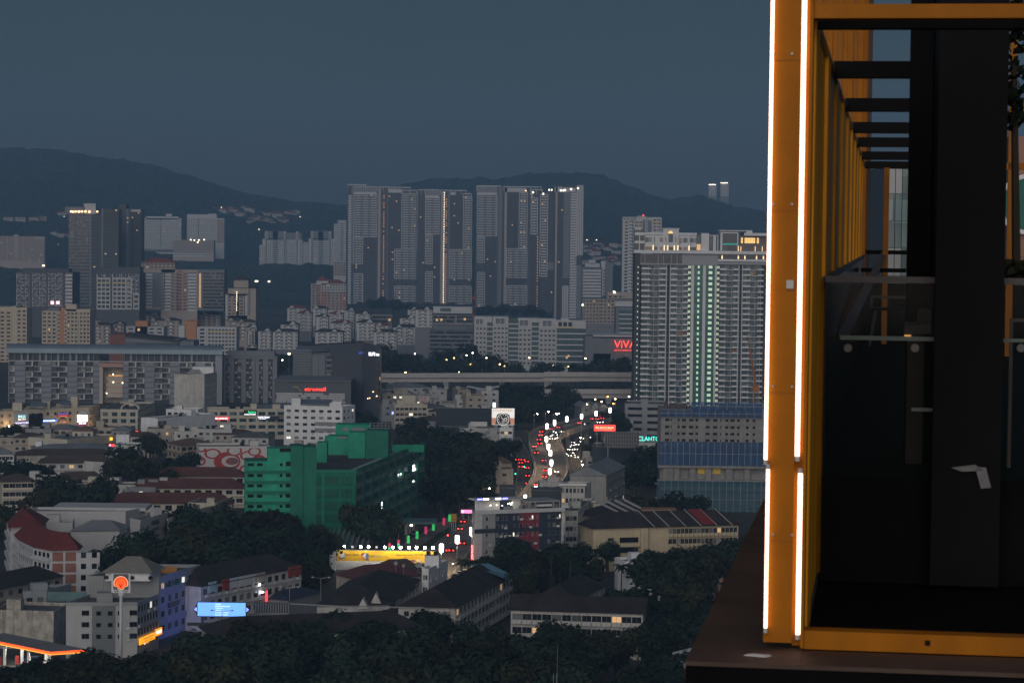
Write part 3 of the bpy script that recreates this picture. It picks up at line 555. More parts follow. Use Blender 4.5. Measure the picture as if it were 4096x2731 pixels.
def sign(name,label,r,x0,y0,x1,y1,D,m,texts=(),th=.25,cat='sign',frame=None,rz=0,legs=None):
    """a sign board standing at depth D; texts: (string,fx,fz,fw,fh,material)"""
    a=QA(r,x0,y1,D); b=QA(r,x1,y1,D); c=QA(r,x0,y0,D); W=b.x-a.x; H=c.z-a.z
    if rz: W/=math.cos(rz)
    t=T(name,label,cat,(a.x,D,a.z),rz=rz); t.W=W; t.H=H
    t.part('panel',MB().box(0,W,0,th,0,H),[m],local=True)
    if frame:
        fb=MB(); k=.18
        for q_ in ((-k,W+k,-k,0),(-k,W+k,H,H+k),(-k,0,0,H),(W,W+k,0,H)): fb.box(q_[0],q_[1],-.05,th+.05,q_[2],q_[3])
        t.part('frame',fb,[frame],local=True)
    for s_,fx,fz,fw,fh,tm in texts:
        me=fit(textmesh(s_,1,tm,.02),fw*W,fh*H); t.put('lettering',me,(fx*W,-.03,fz*H))
    if legs is not None:
        me=MB().box(-.12,.12,-.12,.12,legs-a.z,0).mesh('leg',[METAL])
        for f in (.15,.5,.85): t.put('leg',me,(f*W,th+.2,0))
    return t
# --- cream towers at left
far('apartment_tower','cream apartment tower cut by the left edge of the view',1,1900,[(-90,1178,104,1700,22,CRM),(104,1172,146,1700,24,CRM),(146,1185,242,1700,20,CRM)],[('y',-60,1215,104,1680,3,4.2),('y',150,1200,240,1680,3,3.6)],cat='apartment tower')
t=far('apartment_tower','cream apartment tower with a brown stair shaft and slotted windows, left of centre-left',1,1880,[(376,1215,535,1700,24,CRM),(535,1185,578,1700,20,TERR),(578,1200,808,1700,24,CRM),(430,1185,545,1215,10,PLG),(590,1155,685,1215,10,CRM)],
 [('y',378,1222,508,1680,3,3.4),('D',512,1222,532,1680,3),('D',578,1222,594,1680,3),('y',598,1222,700,1680,3,3.4),('y',712,1222,806,1680,3,3)],cat='apartment tower')
# --- dense estate of pitched-roof blocks
def estate(r,x0,x1,y,D,mi,lab,grp,yb=1750):
    w=x1-x0; fs=[]; k=max(2,round(w/46)); cw=w/k; pal='w' if mi==0 else 'x'
    for i in range(k):
        a=x0+i*cw; fs.append((('W','V','B' if mi else 'W')[0] if i%2==0 else 'V',a+cw*.06,y+6,a+cw*.5,y+160,3,3)); fs.append((pal,a+cw*.52,y+6,a+cw*.98,y+160,3,3.2))
    if mi: fs=[(('B',)+f[1:]) if f[0]=='W' else f for f in fs]
    t=far('apartment_block',lab,r,D,[(x0,y,x1,y+200,14,PLG if mi==0 else BEI)],fs,cat='apartment block',group=grp)
    roofq(t,r,D,x0-4,y-26,x1+4,y,14,RDK if rnd.random()<.75 else RRED)
    # white triangular gable over the entrance bay
    p=QA(r,x0+w*rnd.choice((.25,.7)),y,D); s=rnd.uniform(2.2,3); g=MB(); g.hexa([(p.x-s,D-1.5,p.z),(p.x+s,D-1.5,p.z),(p.x+s,D+3,p.z),(p.x-s,D+3,p.z)],[(p.x-.05,D-1.5,p.z+s*.9),(p.x+.05,D-1.5,p.z+s*.9),(p.x+.05,D+3,p.z+s*.9),(p.x-.05,D+3,p.z+s*.9)]); t.part('gable',g,[PLW if mi==0 else BEI])
for x0,x1,y,D in ((332,500,1298,2440),(560,690,1302,2430),(850,935,1320,2400),(425,552,1345,2330),(705,832,1350,2320),(945,1072,1350,2310),(590,702,1375,2260),(1340,1490,1388,2240),(1410,1500,1312,2420),(725,908,1432,2170),(272,432,1445,2160),(955,1122,1428,2150),(1130,1252,1455,2130),(1280,1507,1470,2100),(72,192,1505,2080),(202,427,1510,2070),(582,832,1512,2060),(1105,1312,1512,2050),(-30,60,1470,2100),(1480,1632,1312,2040)):
    estate(2,x0,x1,y,D,0,'white ribbed apartment block with dark hipped roof in the estate before the tall towers','white estate blocks')
for x0,x1,y,D in ((810,900,1292,2330),(885,1010,1255,2420),(1000,1110,1265,2400),(1110,1240,1245,2440),(1265,1440,1245,2430),(1490,1700,1240,2410),(1700,1790,1225,2450),(1790,1980,1245,2400),(820,990,1340,2170),(1000,1110,1330,2190),(1340,1470,1300,2260),(1470,1610,1300,2240),(2030,2180,1300,2230),(2120,2290,1312,2200),(2190,2300,1385,2100)):
    estate(1,x0,x1,y,D,1,'beige apartment block with dark roof in the estate left of the wooded knoll','beige estate blocks')
t=far('apartment_block','low white block with an orange stair core behind the long grey apartment slab',1,1950,[(1130,1355,1470,1600,18,PLW),(1212,1305,1322,1600,20,TERR)],[('w',1132,1362,1208,1560,3,5),('w',1325,1362,1465,1560,3,5)],extra=lamps(1950,1,[(1245,1382)],LITY,2))
t=far('apartment_block','white block of square windows with an orange stair core left of the estate',1,1880,[(1600,1345,1660,1620,16,PLW),(1655,1305,1765,1620,22,TERR),(1760,1358,2120,1620,20,PLW)],[('w',1775,1368,1850,1600,3,5),('N',1855,1368,2112,1600,3,2.6)])
t=far('mall_building','brown and grey mall with a long sloping dark roof behind the apartment slab',1,1720,[(980,1425,1125,1620,30,mat('brick_brown',(.2,.08,.06),.8,.15)),(1125,1470,1600,1620,40,PLG),(1590,1485,1735,1620,30,PLG)],[('h',1225,1492,1585,1538,3,6),('W',1225,1488,1585,1494)],cat='mall')
p0,p1=QA(1,1125,1428,1720),QA(1,1605,1478,1720); g=MB(); g.hexa([(p0.x,1718,p0.z-1.2),(p1.x,1718,p1.z-1.2),(p1.x,1762,p1.z-1.2),(p0.x,1762,p0.z-1.2)],[(p0.x,1718,p0.z),(p1.x,1718,p1.z),(p1.x,1762,p1.z),(p0.x,1762,p0.z)]); t.part('sloping_roof',g,[RDK])
g=MB(); g.hexa([(p0.x,1719,p1.z-2),(p1.x,1719,p1.z-2),(p1.x,1760,p1.z-2),(p0.x,1760,p1.z-2)],[(p0.x,1719,p0.z-1.3),(p1.x,1719,p1.z-1.3),(p1.x,1760,p1.z-1.3),(p0.x,1760,p0.z-1.3)]); t.part('gable_wall',g,[PLG])
# --- podiums, car parks and white blocks right of the estate
far('car_park','pale car park podium with lit decks in front of the skyline towers',2,2250,[(1635,1365,2005,1700,40,BEI),(1640,1290,1990,1345,20,PLW)],[('k',1640,1370,1840,1440,3,8),('k',1850,1370,2000,1440,3,8),('G',1705,1300,1800,1330)],cat='car park',extra=lamps(2250,2,[(1675,1407),(1715,1404),(1925,1400),(1250,1405)],LITY,2))
far('car_park','low white car park deck with long openings left of the estate tower',2,2380,[(1080,1365,1270,1600,30,BEI)],[('k',1085,1370,1265,1440,3,8)],cat='car park')
far('hotel_block','grey slab with plain horizontal bands beside the white office rows',5,1980,[(1605,-65,2005,300,24,PLG)],[('k',1608,-60,2000,125,3.2,6)],cat='hotel')
far('mall_building','grey blank mall box beneath the red tower crane',2,2120,[(1635,1460,2000,1700,30,PLG)],[('P',1640,1465,1990,1560)],cat='mall')
far('office_block','row of white office blocks with small square windows and banded right end',6,1850,[(-5,-190,155,280,24,PLW),(160,-188,300,280,26,PLW),(300,-175,385,280,20,TEALP),(385,-175,572,280,26,PLW),(572,-170,728,280,26,PLW),(728,-155,992,280,28,PLW),(770,-178,840,-150,10,PLW)],
 [('F',5,-170,75,-110),('w',2,-105,100,185,3.4,3),('h',105,-140,155,250,3.4,3),('F',180,-175,270,-110),('w',162,-105,295,215,3.4,3),('h',300,-160,385,240,3.4,3),('F',395,-160,480,-95),('w',388,-90,500,245,3.4,3),('h',505,-140,568,250,3.4,3),('F',600,-155,690,-90),('w',575,-85,722,250,3.4,3),('h',730,-85,990,270,4.4,4),('N',735,-150,880,-95,4,4)],extra=lamps(1850,6,[(822,177),(838,160),(836,262)],LITY,1.4))
t=far('mall_building','grey mall box behind the white office row carrying red neon lettering',6,1780,[(985,-10,1440,260,40,PLG),(1060,-25,1440,0,36,PLW)],[('P',990,0,1235,230),('G',1060,140,1215,230)],cat='mall')
NEON=emat('neon_red',(1,.06,.04),2.2,'NONE'); NEONO=emat('neon_orange',(1,.25,.05),2.0,'NONE')
def letters(name,label,r,x0,y0,x1,y1,D,s_,m,rz=0,cat='sign'):
    a=QA(r,x0,y1,D); b=QA(r,x1,y1,D); c=QA(r,x0,y0,D); me=fit(textmesh(s_,1,m,.08),b.x-a.x,c.z-a.z); o=link(name,me,None,(a.x,D,a.z),rz); return tag(o,label,cat)
letters('neon_sign','large red neon mall lettering beside the green-glazed tower',6,1246,22,1445,88,1777,'ViVA',NEON)
letters('neon_sign','small red neon line of words under the large mall lettering',6,1246,104,1445,115,1777,'ONE STOP CENTRE FOR HOME',NEON)
def crane(label,r,D,x,y0,y1,w,jib,mt):
    p=QA(r,x,y1,D); tp=QA(r,x,y0,D); h=tp.z-p.z; t=T('tower_crane',label,'crane',(p.x,D,0)); m=MB()
    for sx in (-w,w):
        for sy in (-w,w): m.tube((sx,sy,0),(sx,sy,tp.z),.12,k=4)
    z=0
    while z<tp.z-2: m.tube((-w,-w,z),(w,-w,z+2),.08,k=4); m.tube((w,-w,z+2),(-w,-w,z+4),.08,k=4); z+=4
    t.part('mast',m,[mt],local=True,kind='stuff'); m=MB(); m.tube((0,0,tp.z-1),Vector((0,0,tp.z))+Vector(jib),.4,.2,5); m.tube((0,0,tp.z+1.5),Vector((0,0,tp.z))+Vector(jib)*.9,.15,k=4); t.part('jib',m,[mt],local=True,kind='stuff')
    m=MB(); m.box(-1.2,1.2,-1.2,1.2,tp.z-3,tp.z-.5); t.part('cab',m,[mt],local=True); return t
CRED=mat('crane_red',(.3,.06,.03),.6,.1); CBLU=mat('crane_blue',(.08,.16,.22),.6,.1)
crane('red lattice tower crane in front of the gap between the skyline towers',2,2105,2005,1190,1545,1.1,(1,0,8),CRED)
crane('small blue crane with raised jib on the grey mall roof',2,2110,1948,1465,1500,.8,(-7,0,6),CBLU)
# --- viaducts
CON2=mat('viaduct_concrete',(.42,.4,.385),.85,.12,.1,streak=.4)
def viaduct(label,r,x0,ya,x1,yb,D0,D1,th,gird,piers,wid=9):
    a=QA(r,x0,ya,D0); b=QA(r,x1,yb,D1); t=T('viaduct',label,'viaduct',((a.x+b.x)/2,(a.y+b.y)/2,0)); Fa=F((a.x,a.y),(b.x,b.y)); z=(a.z+b.z)/2
    m=MB(); m.hexa([Fa.P(0,a.z-th,0),Fa.P(Fa.W,b.z-th,0),Fa.P(Fa.W,b.z-th,-wid),Fa.P(0,a.z-th,-wid)],[Fa.P(0,a.z-.9,0),Fa.P(Fa.W,b.z-.9,0),Fa.P(Fa.W,b.z-.9,-wid),Fa.P(0,a.z-.9,-wid)]); t.part('deck',m,[CON2])
    for o in (.05,-wid+.2):
        m=MB(); m.hexa([Fa.P(0,a.z-1.2,o),Fa.P(Fa.W,b.z-1.2,o),Fa.P(Fa.W,b.z-1.2,o-.25),Fa.P(0,a.z-1.2,o-.25)],[Fa.P(0,a.z,o),Fa.P(Fa.W,b.z,o),Fa.P(Fa.W,b.z,o-.25),Fa.P(0,a.z,o-.25)]); t.part('parapet',m,[CON2])
    m=MB(); m.hexa([Fa.P(0,a.z-th-gird,-1.5),Fa.P(Fa.W,b.z-th-gird,-1.5),Fa.P(Fa.W,b.z-th-gird,-wid+1.5),Fa.P(0,a.z-th-gird,-wid+1.5)],[Fa.P(0,a.z-th,-1.5),Fa.P(Fa.W,b.z-th,-1.5),Fa.P(Fa.W,b.z-th,-wid+1.5),Fa.P(0,a.z-th,-wid+1.5)]); t.part('girder',m,[CON2])
    for x in piers:
        f=(x-x0)/(x1-x0); s=Fa.W*f; zt=a.z+(b.z-a.z)*f-th-gird; m=MB(); m.fbox(Fa,s-1.3,s+1.3,0,zt-1.5,-wid/2+1.2,-wid/2-1.2); t.part('pier',m,[CON2])
        m=MB(); m.hexa([Fa.P(s-1.4,zt-3,-wid/2+1.2),Fa.P(s+1.4,zt-3,-wid/2+1.2),Fa.P(s+1.4,zt-3,-wid/2-1.2),Fa.P(s-1.4,zt-3,-wid/2-1.2)],[Fa.P(s-2,zt,-1.6),Fa.P(s+2,zt,-1.6),Fa.P(s+2,zt,-wid+1.6),Fa.P(s-2,zt,-wid+1.6)]); t.part('pier_cap',m,[CON2])
    return t
viaduct('concrete rail viaduct on wide piers crossing left of centre',5,1100,322,2940,316,1640,1600,2.6,2.9,(1258,1756,2258,2680))
viaduct('nearer concrete viaduct span running behind the green-glazed tower',6,612,311,1560,316,1560,1555,2.4,2.9,(640,1500))
viaduct('lower road ramp of grey concrete under the trees below the viaduct',6,390,466,1560,466,1500,1500,2.4,2.6,(1200,))
MASTM=MB(); MASTM.tube((0,0,0),(0,0,20),.16,.09,5); MASTM=MASTM.mesh('mast',[METAL])
LMPW=emat('lamp_warm',(1,.7,.38),14,'NONE'); LMPC=emat('lamp_white',(1,.95,.85),14,'NONE'); LMPO=emat('lamp_sodium',(1,.45,.12),10,'NONE')
def lamp(u,v,D,m=LMPW,sz=.8,lab='street lamp with a small warm light among the trees by the viaduct',grp='lamps by the viaduct',name='street_lamp'):
    p=A(u,v,D); t=T(name,lab,'street lamp',(p.x,D,0),grp); t.put('pole',MB().tube((0,0,0),(0,0,p.z),.14,.09,5).mesh('pole',[METAL])); t.put('lamp_head',MB().box(-sz/2,sz/2,-.4,.4,p.z,p.z+sz*.7).mesh('lamp_head',[m])); return t
for zx,zy,m in ((1478,145,LMPC),(1435,270,LMPO),(1393,312,LMPW),(1855,262,LMPW),(1875,308,LMPW),(1995,138,LMPC),(2282,255,LMPO),(1828,183,LMPO),(1762,198,LMPO),(1940,158,LMPW),(1975,240,LMPO),(350,148,LMPW),(290,202,LMPW),(2118,182,LMPW),(2238,238,LMPW)):
    u,v=q(5,zx,zy); lamp(u,v,1700,m,1.3 if zx==350 else .8)
for zx,zy,m in ((486,182,LMPW),(702,248,LMPW),(736,300,LMPC),(990,186,LMPW),(1138,247,LMPW),(838,262,LMPO),(718,284,LMPW)):
    u,v=q(6,zx,zy); lamp(u,v,1700,m,.9)
for zx,zy,m in ((1077,553,LMPW),(1257,550,LMPW),(1135,575,LMPW),(1188,530,LMPO),(1380,530,LMPC),(1240,592,LMPO),(1004,597,LMPW)):
    u,v=q(6,zx,zy); lamp(u,v,1330,m,.7,'street lamp lit beyond the far bend of the flyover','lamps beyond the flyover bend')
# --- the long grey apartment slab
def long_slab():
    D=1450; r=4; a=QA(r,72,140,D); b=QA(r,1925,150,D+6); Fa=F((a.x,a.y),(b.x,b.y)); t=T('apartment_slab','long grey apartment slab with a chequer of box windows and a curved metal roof','apartment block',((a.x+b.x)/2,a.y,0))
    k=Fa.W/(1925-72); X=lambda x:(x-72)*k
    def Z(y): return QA(r,1000,y,D+3).z
    GW=mat('slab_grey',(.24,.25,.28),.75,.08,.1); GB=mat('slab_band',(.16,.17,.2),.75,.08); WF=mat('slab_frame',(.5,.5,.5),.7,.06)
    z1=Z(140); zt=Z(212); fl=(zt-Z(556))/7.1
    bx=MB(); bx.fbox(Fa,0,X(888),0,z1,-1.3,-16); t.part('core_wall',bx,[BODY]); bx=MB(); bx.fbox(Fa,X(1103),Fa.W,0,z1,-1.3,-16); t.part('core_wall',bx,[BODY])
    gre=[(75,84),(136,226),(371,460),(603,691),(835,887),(1104,1151),(1297,1382),(1522,1611),(1752,1838)]
    for x0,x1 in gre:
        m=MB(); m.fbox(Fa,X(x0),X(x1),0,zt,0,-1.3); t.part('grey_panel',m,[GW])
        for i in range(7):
            m=MB(); m.fbox(Fa,X(x0)-.1,X(x1)+.1,zt-fl*i-fl*.95,zt-fl*i-fl*.62,.14,0); t.part('floor_band',m,[GB])
    bays=[(86,134)]+[(x,x+69) for x in (228,302,462,533,692,764,1153,1226,1384,1454,1613,1683,1840)]
    for bi,(x0,x1) in enumerate(bays):
        w=X(x1)-X(x0)
        for i in range(7):
            up=(bi+i)%2; m=MB(); z=zt-fl*(i+1)
            if z<1: continue
            o=.5 if up else -.15
            m.fbox(Fa,X(x0)+.05,X(x1)-.05,z,z+.35,o,-1.3); m.fbox(Fa,X(x0)+.05,X(x1)-.05,z+fl-.2,z+fl-.02,o,-1.3)
            (m.fbox(Fa,X(x1)-.9,X(x1)-.05,z+.35,z+fl-.2,o-.1,-1.3) if up else m.fbox(Fa,X(x0)+.05,X(x0)+.25,z+.35,z+fl-.2,o,-1.3))
            fr=t.part('box_window',m,[WF if up else GB])
            o2=link('window',winmesh(w-1.1 if up else w-.4,fl-.6,FRG,glassmat('glass_slab',(.05,.055,.06),(.3,.3,.28),.5),2 if up else 1,0),fr,Fa.P(X(x0)+.1 if up else X(x0)+.3,z+.38,-.05 if up else -1.0)-t.loc,Fa.rz)
    # penthouse storey
    for j in range(34):
        x=76+j*54.4
        if 880<x<1090: continue
        m=MB(); m.fbox(Fa,X(x),X(x)+rnd.choice((.35,1.2,.35)),zt,z1,.1,-.5); t.part('pillar',m,[GW])
    m=MB(); m.fbox(Fa,0,Fa.W,zt-.15,zt+.25,.3,-1.2); t.part('terrace_edge',m,[WF])
    # atrium
    AM=mat('atrium_beige',(.46,.4,.34),.8,.06)
    m=MB(); m.fbox(Fa,X(888),X(1103),0,Z(262),-9,-9.3); m.fbox(Fa,X(888),X(920),0,Z(262),0,-9); t.part('atrium_wall',m,[AM]); m=MB(); m.fbox(Fa,X(888),X(1103),Z(262),Z(225),.3,-9); t.part('atrium_lintel',m,[PINK])
    for i,y in enumerate((345,395,442,490)):
        m=MB(); m.fbox(Fa,X(945),X(1095),Z(y+45),Z(y+5),-3,-3.4); t.part('gallery',m,[AM])
        m=MB(); m.fbox(Fa,X(960),X(1090),Z(y+4),Z(y-9),-6,-6.1); t.part('gallery_light',m,[emat('gallery_glow',(1,.55,.22),.22 if i<2 else .6,'NONE')])
    for x,y in ((1003,332),(1005,402),(1088,408),(945,502)):
        m=MB(); m.fbox(Fa,X(x),X(x)+.6,Z(y),Z(y)+.6,-2.8,-2.9); t.part('gallery_lamp',m,[LITS])
    # curved metal roof
    RM=mat('slab_roof_metal',(.2,.26,.3),.45,.1,.1,metal=.2); prof=[(1.6,0),(1.5,1.2),(.9,2.6),(-1,3.8),(-5,4.6),(-11,4.8),(-17,4.2)]; s0,s1=X(58),X(1995); m=MB()
    for (o0,h0),(o1,h1) in zip(prof,prof[1:]):
        m.quad(Fa.P(s0,z1+h0,o0),Fa.P(s1,z1+h0,o0),Fa.P(s1,z1+h1,o1),Fa.P(s0,z1+h1,o1))
    m.quad(Fa.P(s0,z1,-17),Fa.P(s1,z1,-17),Fa.P(s1,z1,1.6),Fa.P(s0,z1,1.6)); t.part('curved_roof',m,[RM])
    m=MB(); m.fbox(Fa,X(1930),X(1992),0,z1-.2,.4,-16); t.part('end_wall',m,[GW])
    m=MB(); m.fbox(Fa,0,X(74)-.1,0,z1,.3,-16); 
long_slab()
sign('led_sign','small bright screen with red, white and blue blocks on the long slab',4,1795,268,1885,308,1448,emat('sign_white',(1,1,1),2.2,'NONE'),[('EN',.25,.1,.4,.8,emat('sign_blue',(.2,.25,1),1.6,'NONE'))])
m=MB(); p=QA(4,1792,268,1447.6); p2=QA(4,1812,308,1447.6); m.box(p.x,p2.x,1447.5,1447.7,p2.z,p.z); 
# --- grey ribbed slab right of it
def ribbed():
    D=1475; a=QA(4,1998,150,D); b=QA(5,245,150,D); Fa=F((a.x,D),(b.x,D)); t=T('apartment_slab','grey ribbed apartment slab between the long slab and the mall tower','apartment block',((a.x+b.x)/2,D,0)); z1=QA(4,2100,185,D).z
    m=MB(); m.fbox(Fa,0,Fa.W,0,z1,-.6,-15); t.part('core_wall',m,[BODY]); k=Fa.W/(245+2240-1998); G1=mat('rib_grey',(.2,.21,.23),.75,.08)
    def S(x): return (x-1998)*k
    for x0,x1 in ((1998,2025),(2058,2098),(2165,2205),(2262,2290),(2240+45,2240+82),(2240+118,2240+165),(2240+205,2240+243)):
        m=MB(); m.fbox(Fa,S(x0),S(x1),0,z1,.4,-.6); t.part('rib',m,[G1])
    for x0,x1 in ((2025,2058),(2098,2165),(2205,2262),(2240+10,2240+40),(2240+82,2240+118),(2240+165,2240+205)):
        for i in range(12):
            z=z1-2.9*(i+1)
            if z<0: break
            t.on('window',winmesh((S(x1)-S(x0))*.5,2.0,FRW,GLH,1,0),Fa,S(x0)+(S(x1)-S(x0))*(.05 if i%2 else .45),z+.7,-.5)
            m=MB(); m.fbox(Fa,S(x0)+(S(x1)-S(x0))*(.55 if i%2 else .1),S(x0)+(S(x1)-S(x0))*(.85 if i%2 else .4),z+.2,z+.9,.2,-.6); t.part('ledge',m,[PLW])
    m=MB(); m.fbox(Fa,-.3,Fa.W,z1,z1+1.6,.8,-15.5); t.part('roof_edge',m,[PLG])
    m=MB(); m.fbox(Fa,2,Fa.W-2,z1+1.6,z1+4.5,-4,-12); t.part('plant_room',m,[PLG])
ribbed()
# --- mall tower with red lettering
def mall_tower():
    D=1440; t=T('mall_tower','dark grey mall tower with red neon lettering and lit white sign on its flank','mall tower',(QA(5,700,600,D).x,D,0)); MG=mat('mall_grey',(.1,.105,.12),.7,.12); ML=mat('mall_panel',(.16,.17,.19),.7,.1)
    L=QA(5,385,145,D); N=QA(5,925,118,D); Rr=QA(5,1178,85,1343); zl,zn,zr=L.z,N.z,Rr.z
    base=[(L.x,L.y,0),(N.x,N.y,0),(Rr.x,Rr.y,0),(Rr.x-14,Rr.y+60,0),(L.x,L.y+40,0)]; top=[(L.x,L.y,zl),(N.x,N.y,zn),(Rr.x,Rr.y,zr),(Rr.x-14,Rr.y+60,zr),(L.x,L.y+40,zl+3)]
    m=MB(); m.hexa(base,top); t.part('body',m,[MG])
    F1=F((L.x,L.y),(N.x,N.y)); k=F1.W/540; S=lambda x:(x-385)*k
    for x0,x1,ty in ((388,552,'c'),(560,615,'p'),(618,672,'p')):
        if ty=='c':
            for i in range(22):
                m=MB(); m.fbox(F1,S(x0),S(x1),2+i*1.45,2.9+i*1.45,.35,0); t.part('louvre',m,[ML])
        else: m=MB(); m.fbox(F1,S(x0),S(x1),0,zl-.5,.6,0); t.part('panel',m,[ML])
    for i in range(9):
        z=zl-3.6-i*3.2; m=MB(); m.fbox(F1,S(682),S(745),z,z+.35,1.2,0); m.fbox(F1,S(682),S(745),z+.35,z+1.2,1.2,1.05); t.part('balcony',m,[ML]); t.on('window',winmesh(S(735)-S(690),2,FRG,GLH,3,0),F1,S(690),z+.6,.1)
    # raised pattern of pale bars
    for i in range(26):
        x=rnd.uniform(770,895); z=zl-2-rnd.uniform(0,26); m=MB(); wv,hv=(rnd.uniform(1.5,4.5),.5) if i%2 else (.5,rnd.uniform(2,5)); m.fbox(F1,S(x),S(x)+wv,z-hv,z,.45+.02*i,0); t.part('facade_bar',m,[(BEI,PLW,PINK)[i%3]])
    F2=F((N.x,N.y),(Rr.x,Rr.y)); brn=mat('mall_brown',(.15,.1,.08),.7,.2,.2)
    for i in range(9):
        for j in range(16):
            f0=(j+.12)/16*F2.W; z=zn-5-i*3.1
            if z<4: continue
            t.on('window',winmesh(F2.W/16*.6,1.9,FRD,GLB if rnd.random()<.93 else LITY,1,-.02),F2,f0,z,.05)
        m=MB(); m.fbox(F2,0,F2.W,zn-5.7-i*3.1,zn-5.2-i*3.1,.3,0); t.part('floor_band',m,[brn if i%3 else ML])
    for j in range(0,17,2): m=MB(); m.fbox(F2,max(0,j/16*F2.W-.2),min(F2.W,j/16*F2.W+.2),6,zn-1,.4,0); t.part('fin',m,[brn])
    for zx,zy in ((896,498),(942,487),(988,522),(1003,473),(1075,542),(1090,538),(1120,482),(1150,520),(920,588),(964,572),(975,568)):
        f=(zx-925)/253; p=F2.P(max(0,f)*F2.W,0,.6); zz=QA(5,zx,zy,p.y).z; t.put('wall_lamp',MB().box(-.28,.28,-.2,.2,-.22,.22).mesh('wall_lamp',[emat('wall_lamp_warm',(1,.65,.35),5,'NONE')]),Vector((p.x,p.y,zz))-t.loc)
    m=MB(); m.quad(*[Vector(p)+Vector((0,0,.6)) for p in top]); t.part('roof',m,[METAL])
    # podium
    a=QA(5,220,385,1385); b=QA(5,905,385,1385); m=MB(); m.box(a.x,b.x,1385,1432,0,a.z); t.part('podium',m,[MG]); m=MB(); m.box(a.x-1,b.x,1384,1433,a.z,a.z+.5); t.part('podium_roof',m,[PLG])
    F3=F((a.x,1385),(b.x,1385))
    for i in range(5):
        for j in range(9):
            s=F3.W*(j+rnd.uniform(0,.5))/9; z=QA(5,300,505+i*18,1385).z
            m=MB(); m.fbox(F3,s,min(F3.W*.92,s+rnd.uniform(3,7)),z,z+.9,.3+.01*j,0); t.part('cladding_strip',m,[PLW])
mall_tower()
letters('neon_sign','red neon mall lettering on the dark podium',5,490,440,678,473,1384.6,'etromall',NEON)
m=MB(); 
for x0,y0,x1,y1 in ((380,440,402,432),(402,432,415,448),(405,440,425,436),(425,436,458,480)):
    p0,p1=QA(5,x0,y0,1384.6),QA(5,x1,y1,1384.6); m.tube(p0,p1,.25,k=4)
one('emblem_sign',m,[mat('emblem_gold',(.5,.4,.12),.5,.05)],'gold zigzag emblem left of the red mall lettering','sign',loc=QA(5,420,460,1384.6))
SGW=emat('sign_glow_white',(.92,.95,1),3,'NONE'); SGB=emat('sign_glow_blue',(.15,.25,1),1.6,'NONE')
letters('roof_sign','blue lettering high on the mall tower flank',5,972,118,1052,142,1400,'aliran',emat('sign_dull_blue',(.06,.12,.6),.6,'NONE'),rz=-.5)
letters('roof_sign','glowing white lettering high on the mall tower flank',5,1065,128,1180,158,1352,'ELIPS mall',SGW,rz=-.3)
sign('roof_sign','dark blue board on the mall tower roof',5,685,55,757,85,1442,mat('sign_navy',(.04,.06,.12),.6,.1))
# ================================================================== trees
def leafmat(key,c):
    m=bpy.data.materials.new(key); m.use_nodes=True; n=m.node_tree.nodes; l=m.node_tree.links; p=n['Principled BSDF']; p.inputs['Roughness'].default_value=.8; p.inputs['Specular IOR Level'].default_value=.2
    g=n.new('ShaderNodeNewGeometry'); no=n.new('ShaderNodeTexNoise'); no.inputs['Scale'].default_value=.35; no.inputs['Detail'].default_value=3; l.new(g.outputs['Position'],no.inputs['Vector'])
    oi=n.new('ShaderNodeObjectInfo'); ad=n.new('ShaderNodeMath'); ad.operation='MULTIPLY_ADD'; ad.inputs[1].default_value=.7; l.new(oi.outputs['Random'],ad.inputs[0]); l.new(no.outputs[0],ad.inputs[2])
    mr=n.new('ShaderNodeMapRange'); mr.inputs['From Min'].default_value=.35; mr.inputs['From Max'].default_value=1.1; l.new(ad.outputs[0],mr.inputs[0])
    x=_out(n,l,mr.outputs[0],tuple(a*.35 for a in c),tuple(a*1.35 for a in c)); l.new(x.outputs[2],p.inputs['Base Color']); return m
LEAF=leafmat('leaf_dark',(.014,.026,.014)); LEAF2=leafmat('leaf_olive',(.024,.027,.011)); BARK=mat('bark',(.05,.04,.03),.9,.3)
def crown(seed,N,ls,flat=.75,lob=9,mtl=LEAF):
    r=random.Random(seed); L=[]
    for i in range(lob):
        a=r.uniform(0,6.28); d=r.uniform(.15,.62); L.append((Vector((math.cos(a)*d,math.sin(a)*d,r.uniform(-.25,.45)*flat)),r.uniform(.3,.48)))
    b=MB()
    for k in range(N):
        c,R0=L[k%lob]; d=Vector((r.gauss(0,1),r.gauss(0,1),r.gauss(0,1)*.8+.15)).normalized(); p=c+d*R0*(r.random()**.28)*(1+.18*mnoise.noise(d*3+c*5))
        n=(d+Vector((r.uniform(-.7,.7),r.uniform(-.7,.7),r.uniform(-.3,.9)))).normalized(); x=n.orthogonal().normalized(); x.rotate(Matrix.Rotation(r.uniform(0,6.28),3,n)); y=n.cross(x); s=ls*r.uniform(.6,1.3)
        b.quad(p-x*s,p+y*s*.6-x*s*.1,p+x*s,p-y*s*.6+x*s*.1)
    return b.mesh('crown',[mtl])
def trunkmesh(seed):
    r=random.Random(seed); b=MB(); b.tube((0,0,0),(0,0,.55),.05,.035,6)
    for i in range(5): a=r.uniform(0,6.28); b.tube((0,0,.42+.04*i),(math.cos(a)*.35,math.sin(a)*.35,.75+r.uniform(0,.2)),.025,.01,5)
    return b.mesh('trunk',[BARK])
CRN=[crown(11+i,2600,.075,.8,11,(LEAF,LEAF,LEAF2)[i%3]) for i in range(5)]; CRM_=[crown(31+i,950,.1,.8,8,(LEAF,LEAF,LEAF2)[i%3]) for i in range(4)]; TRK=[trunkmesh(i) for i in range(3)]
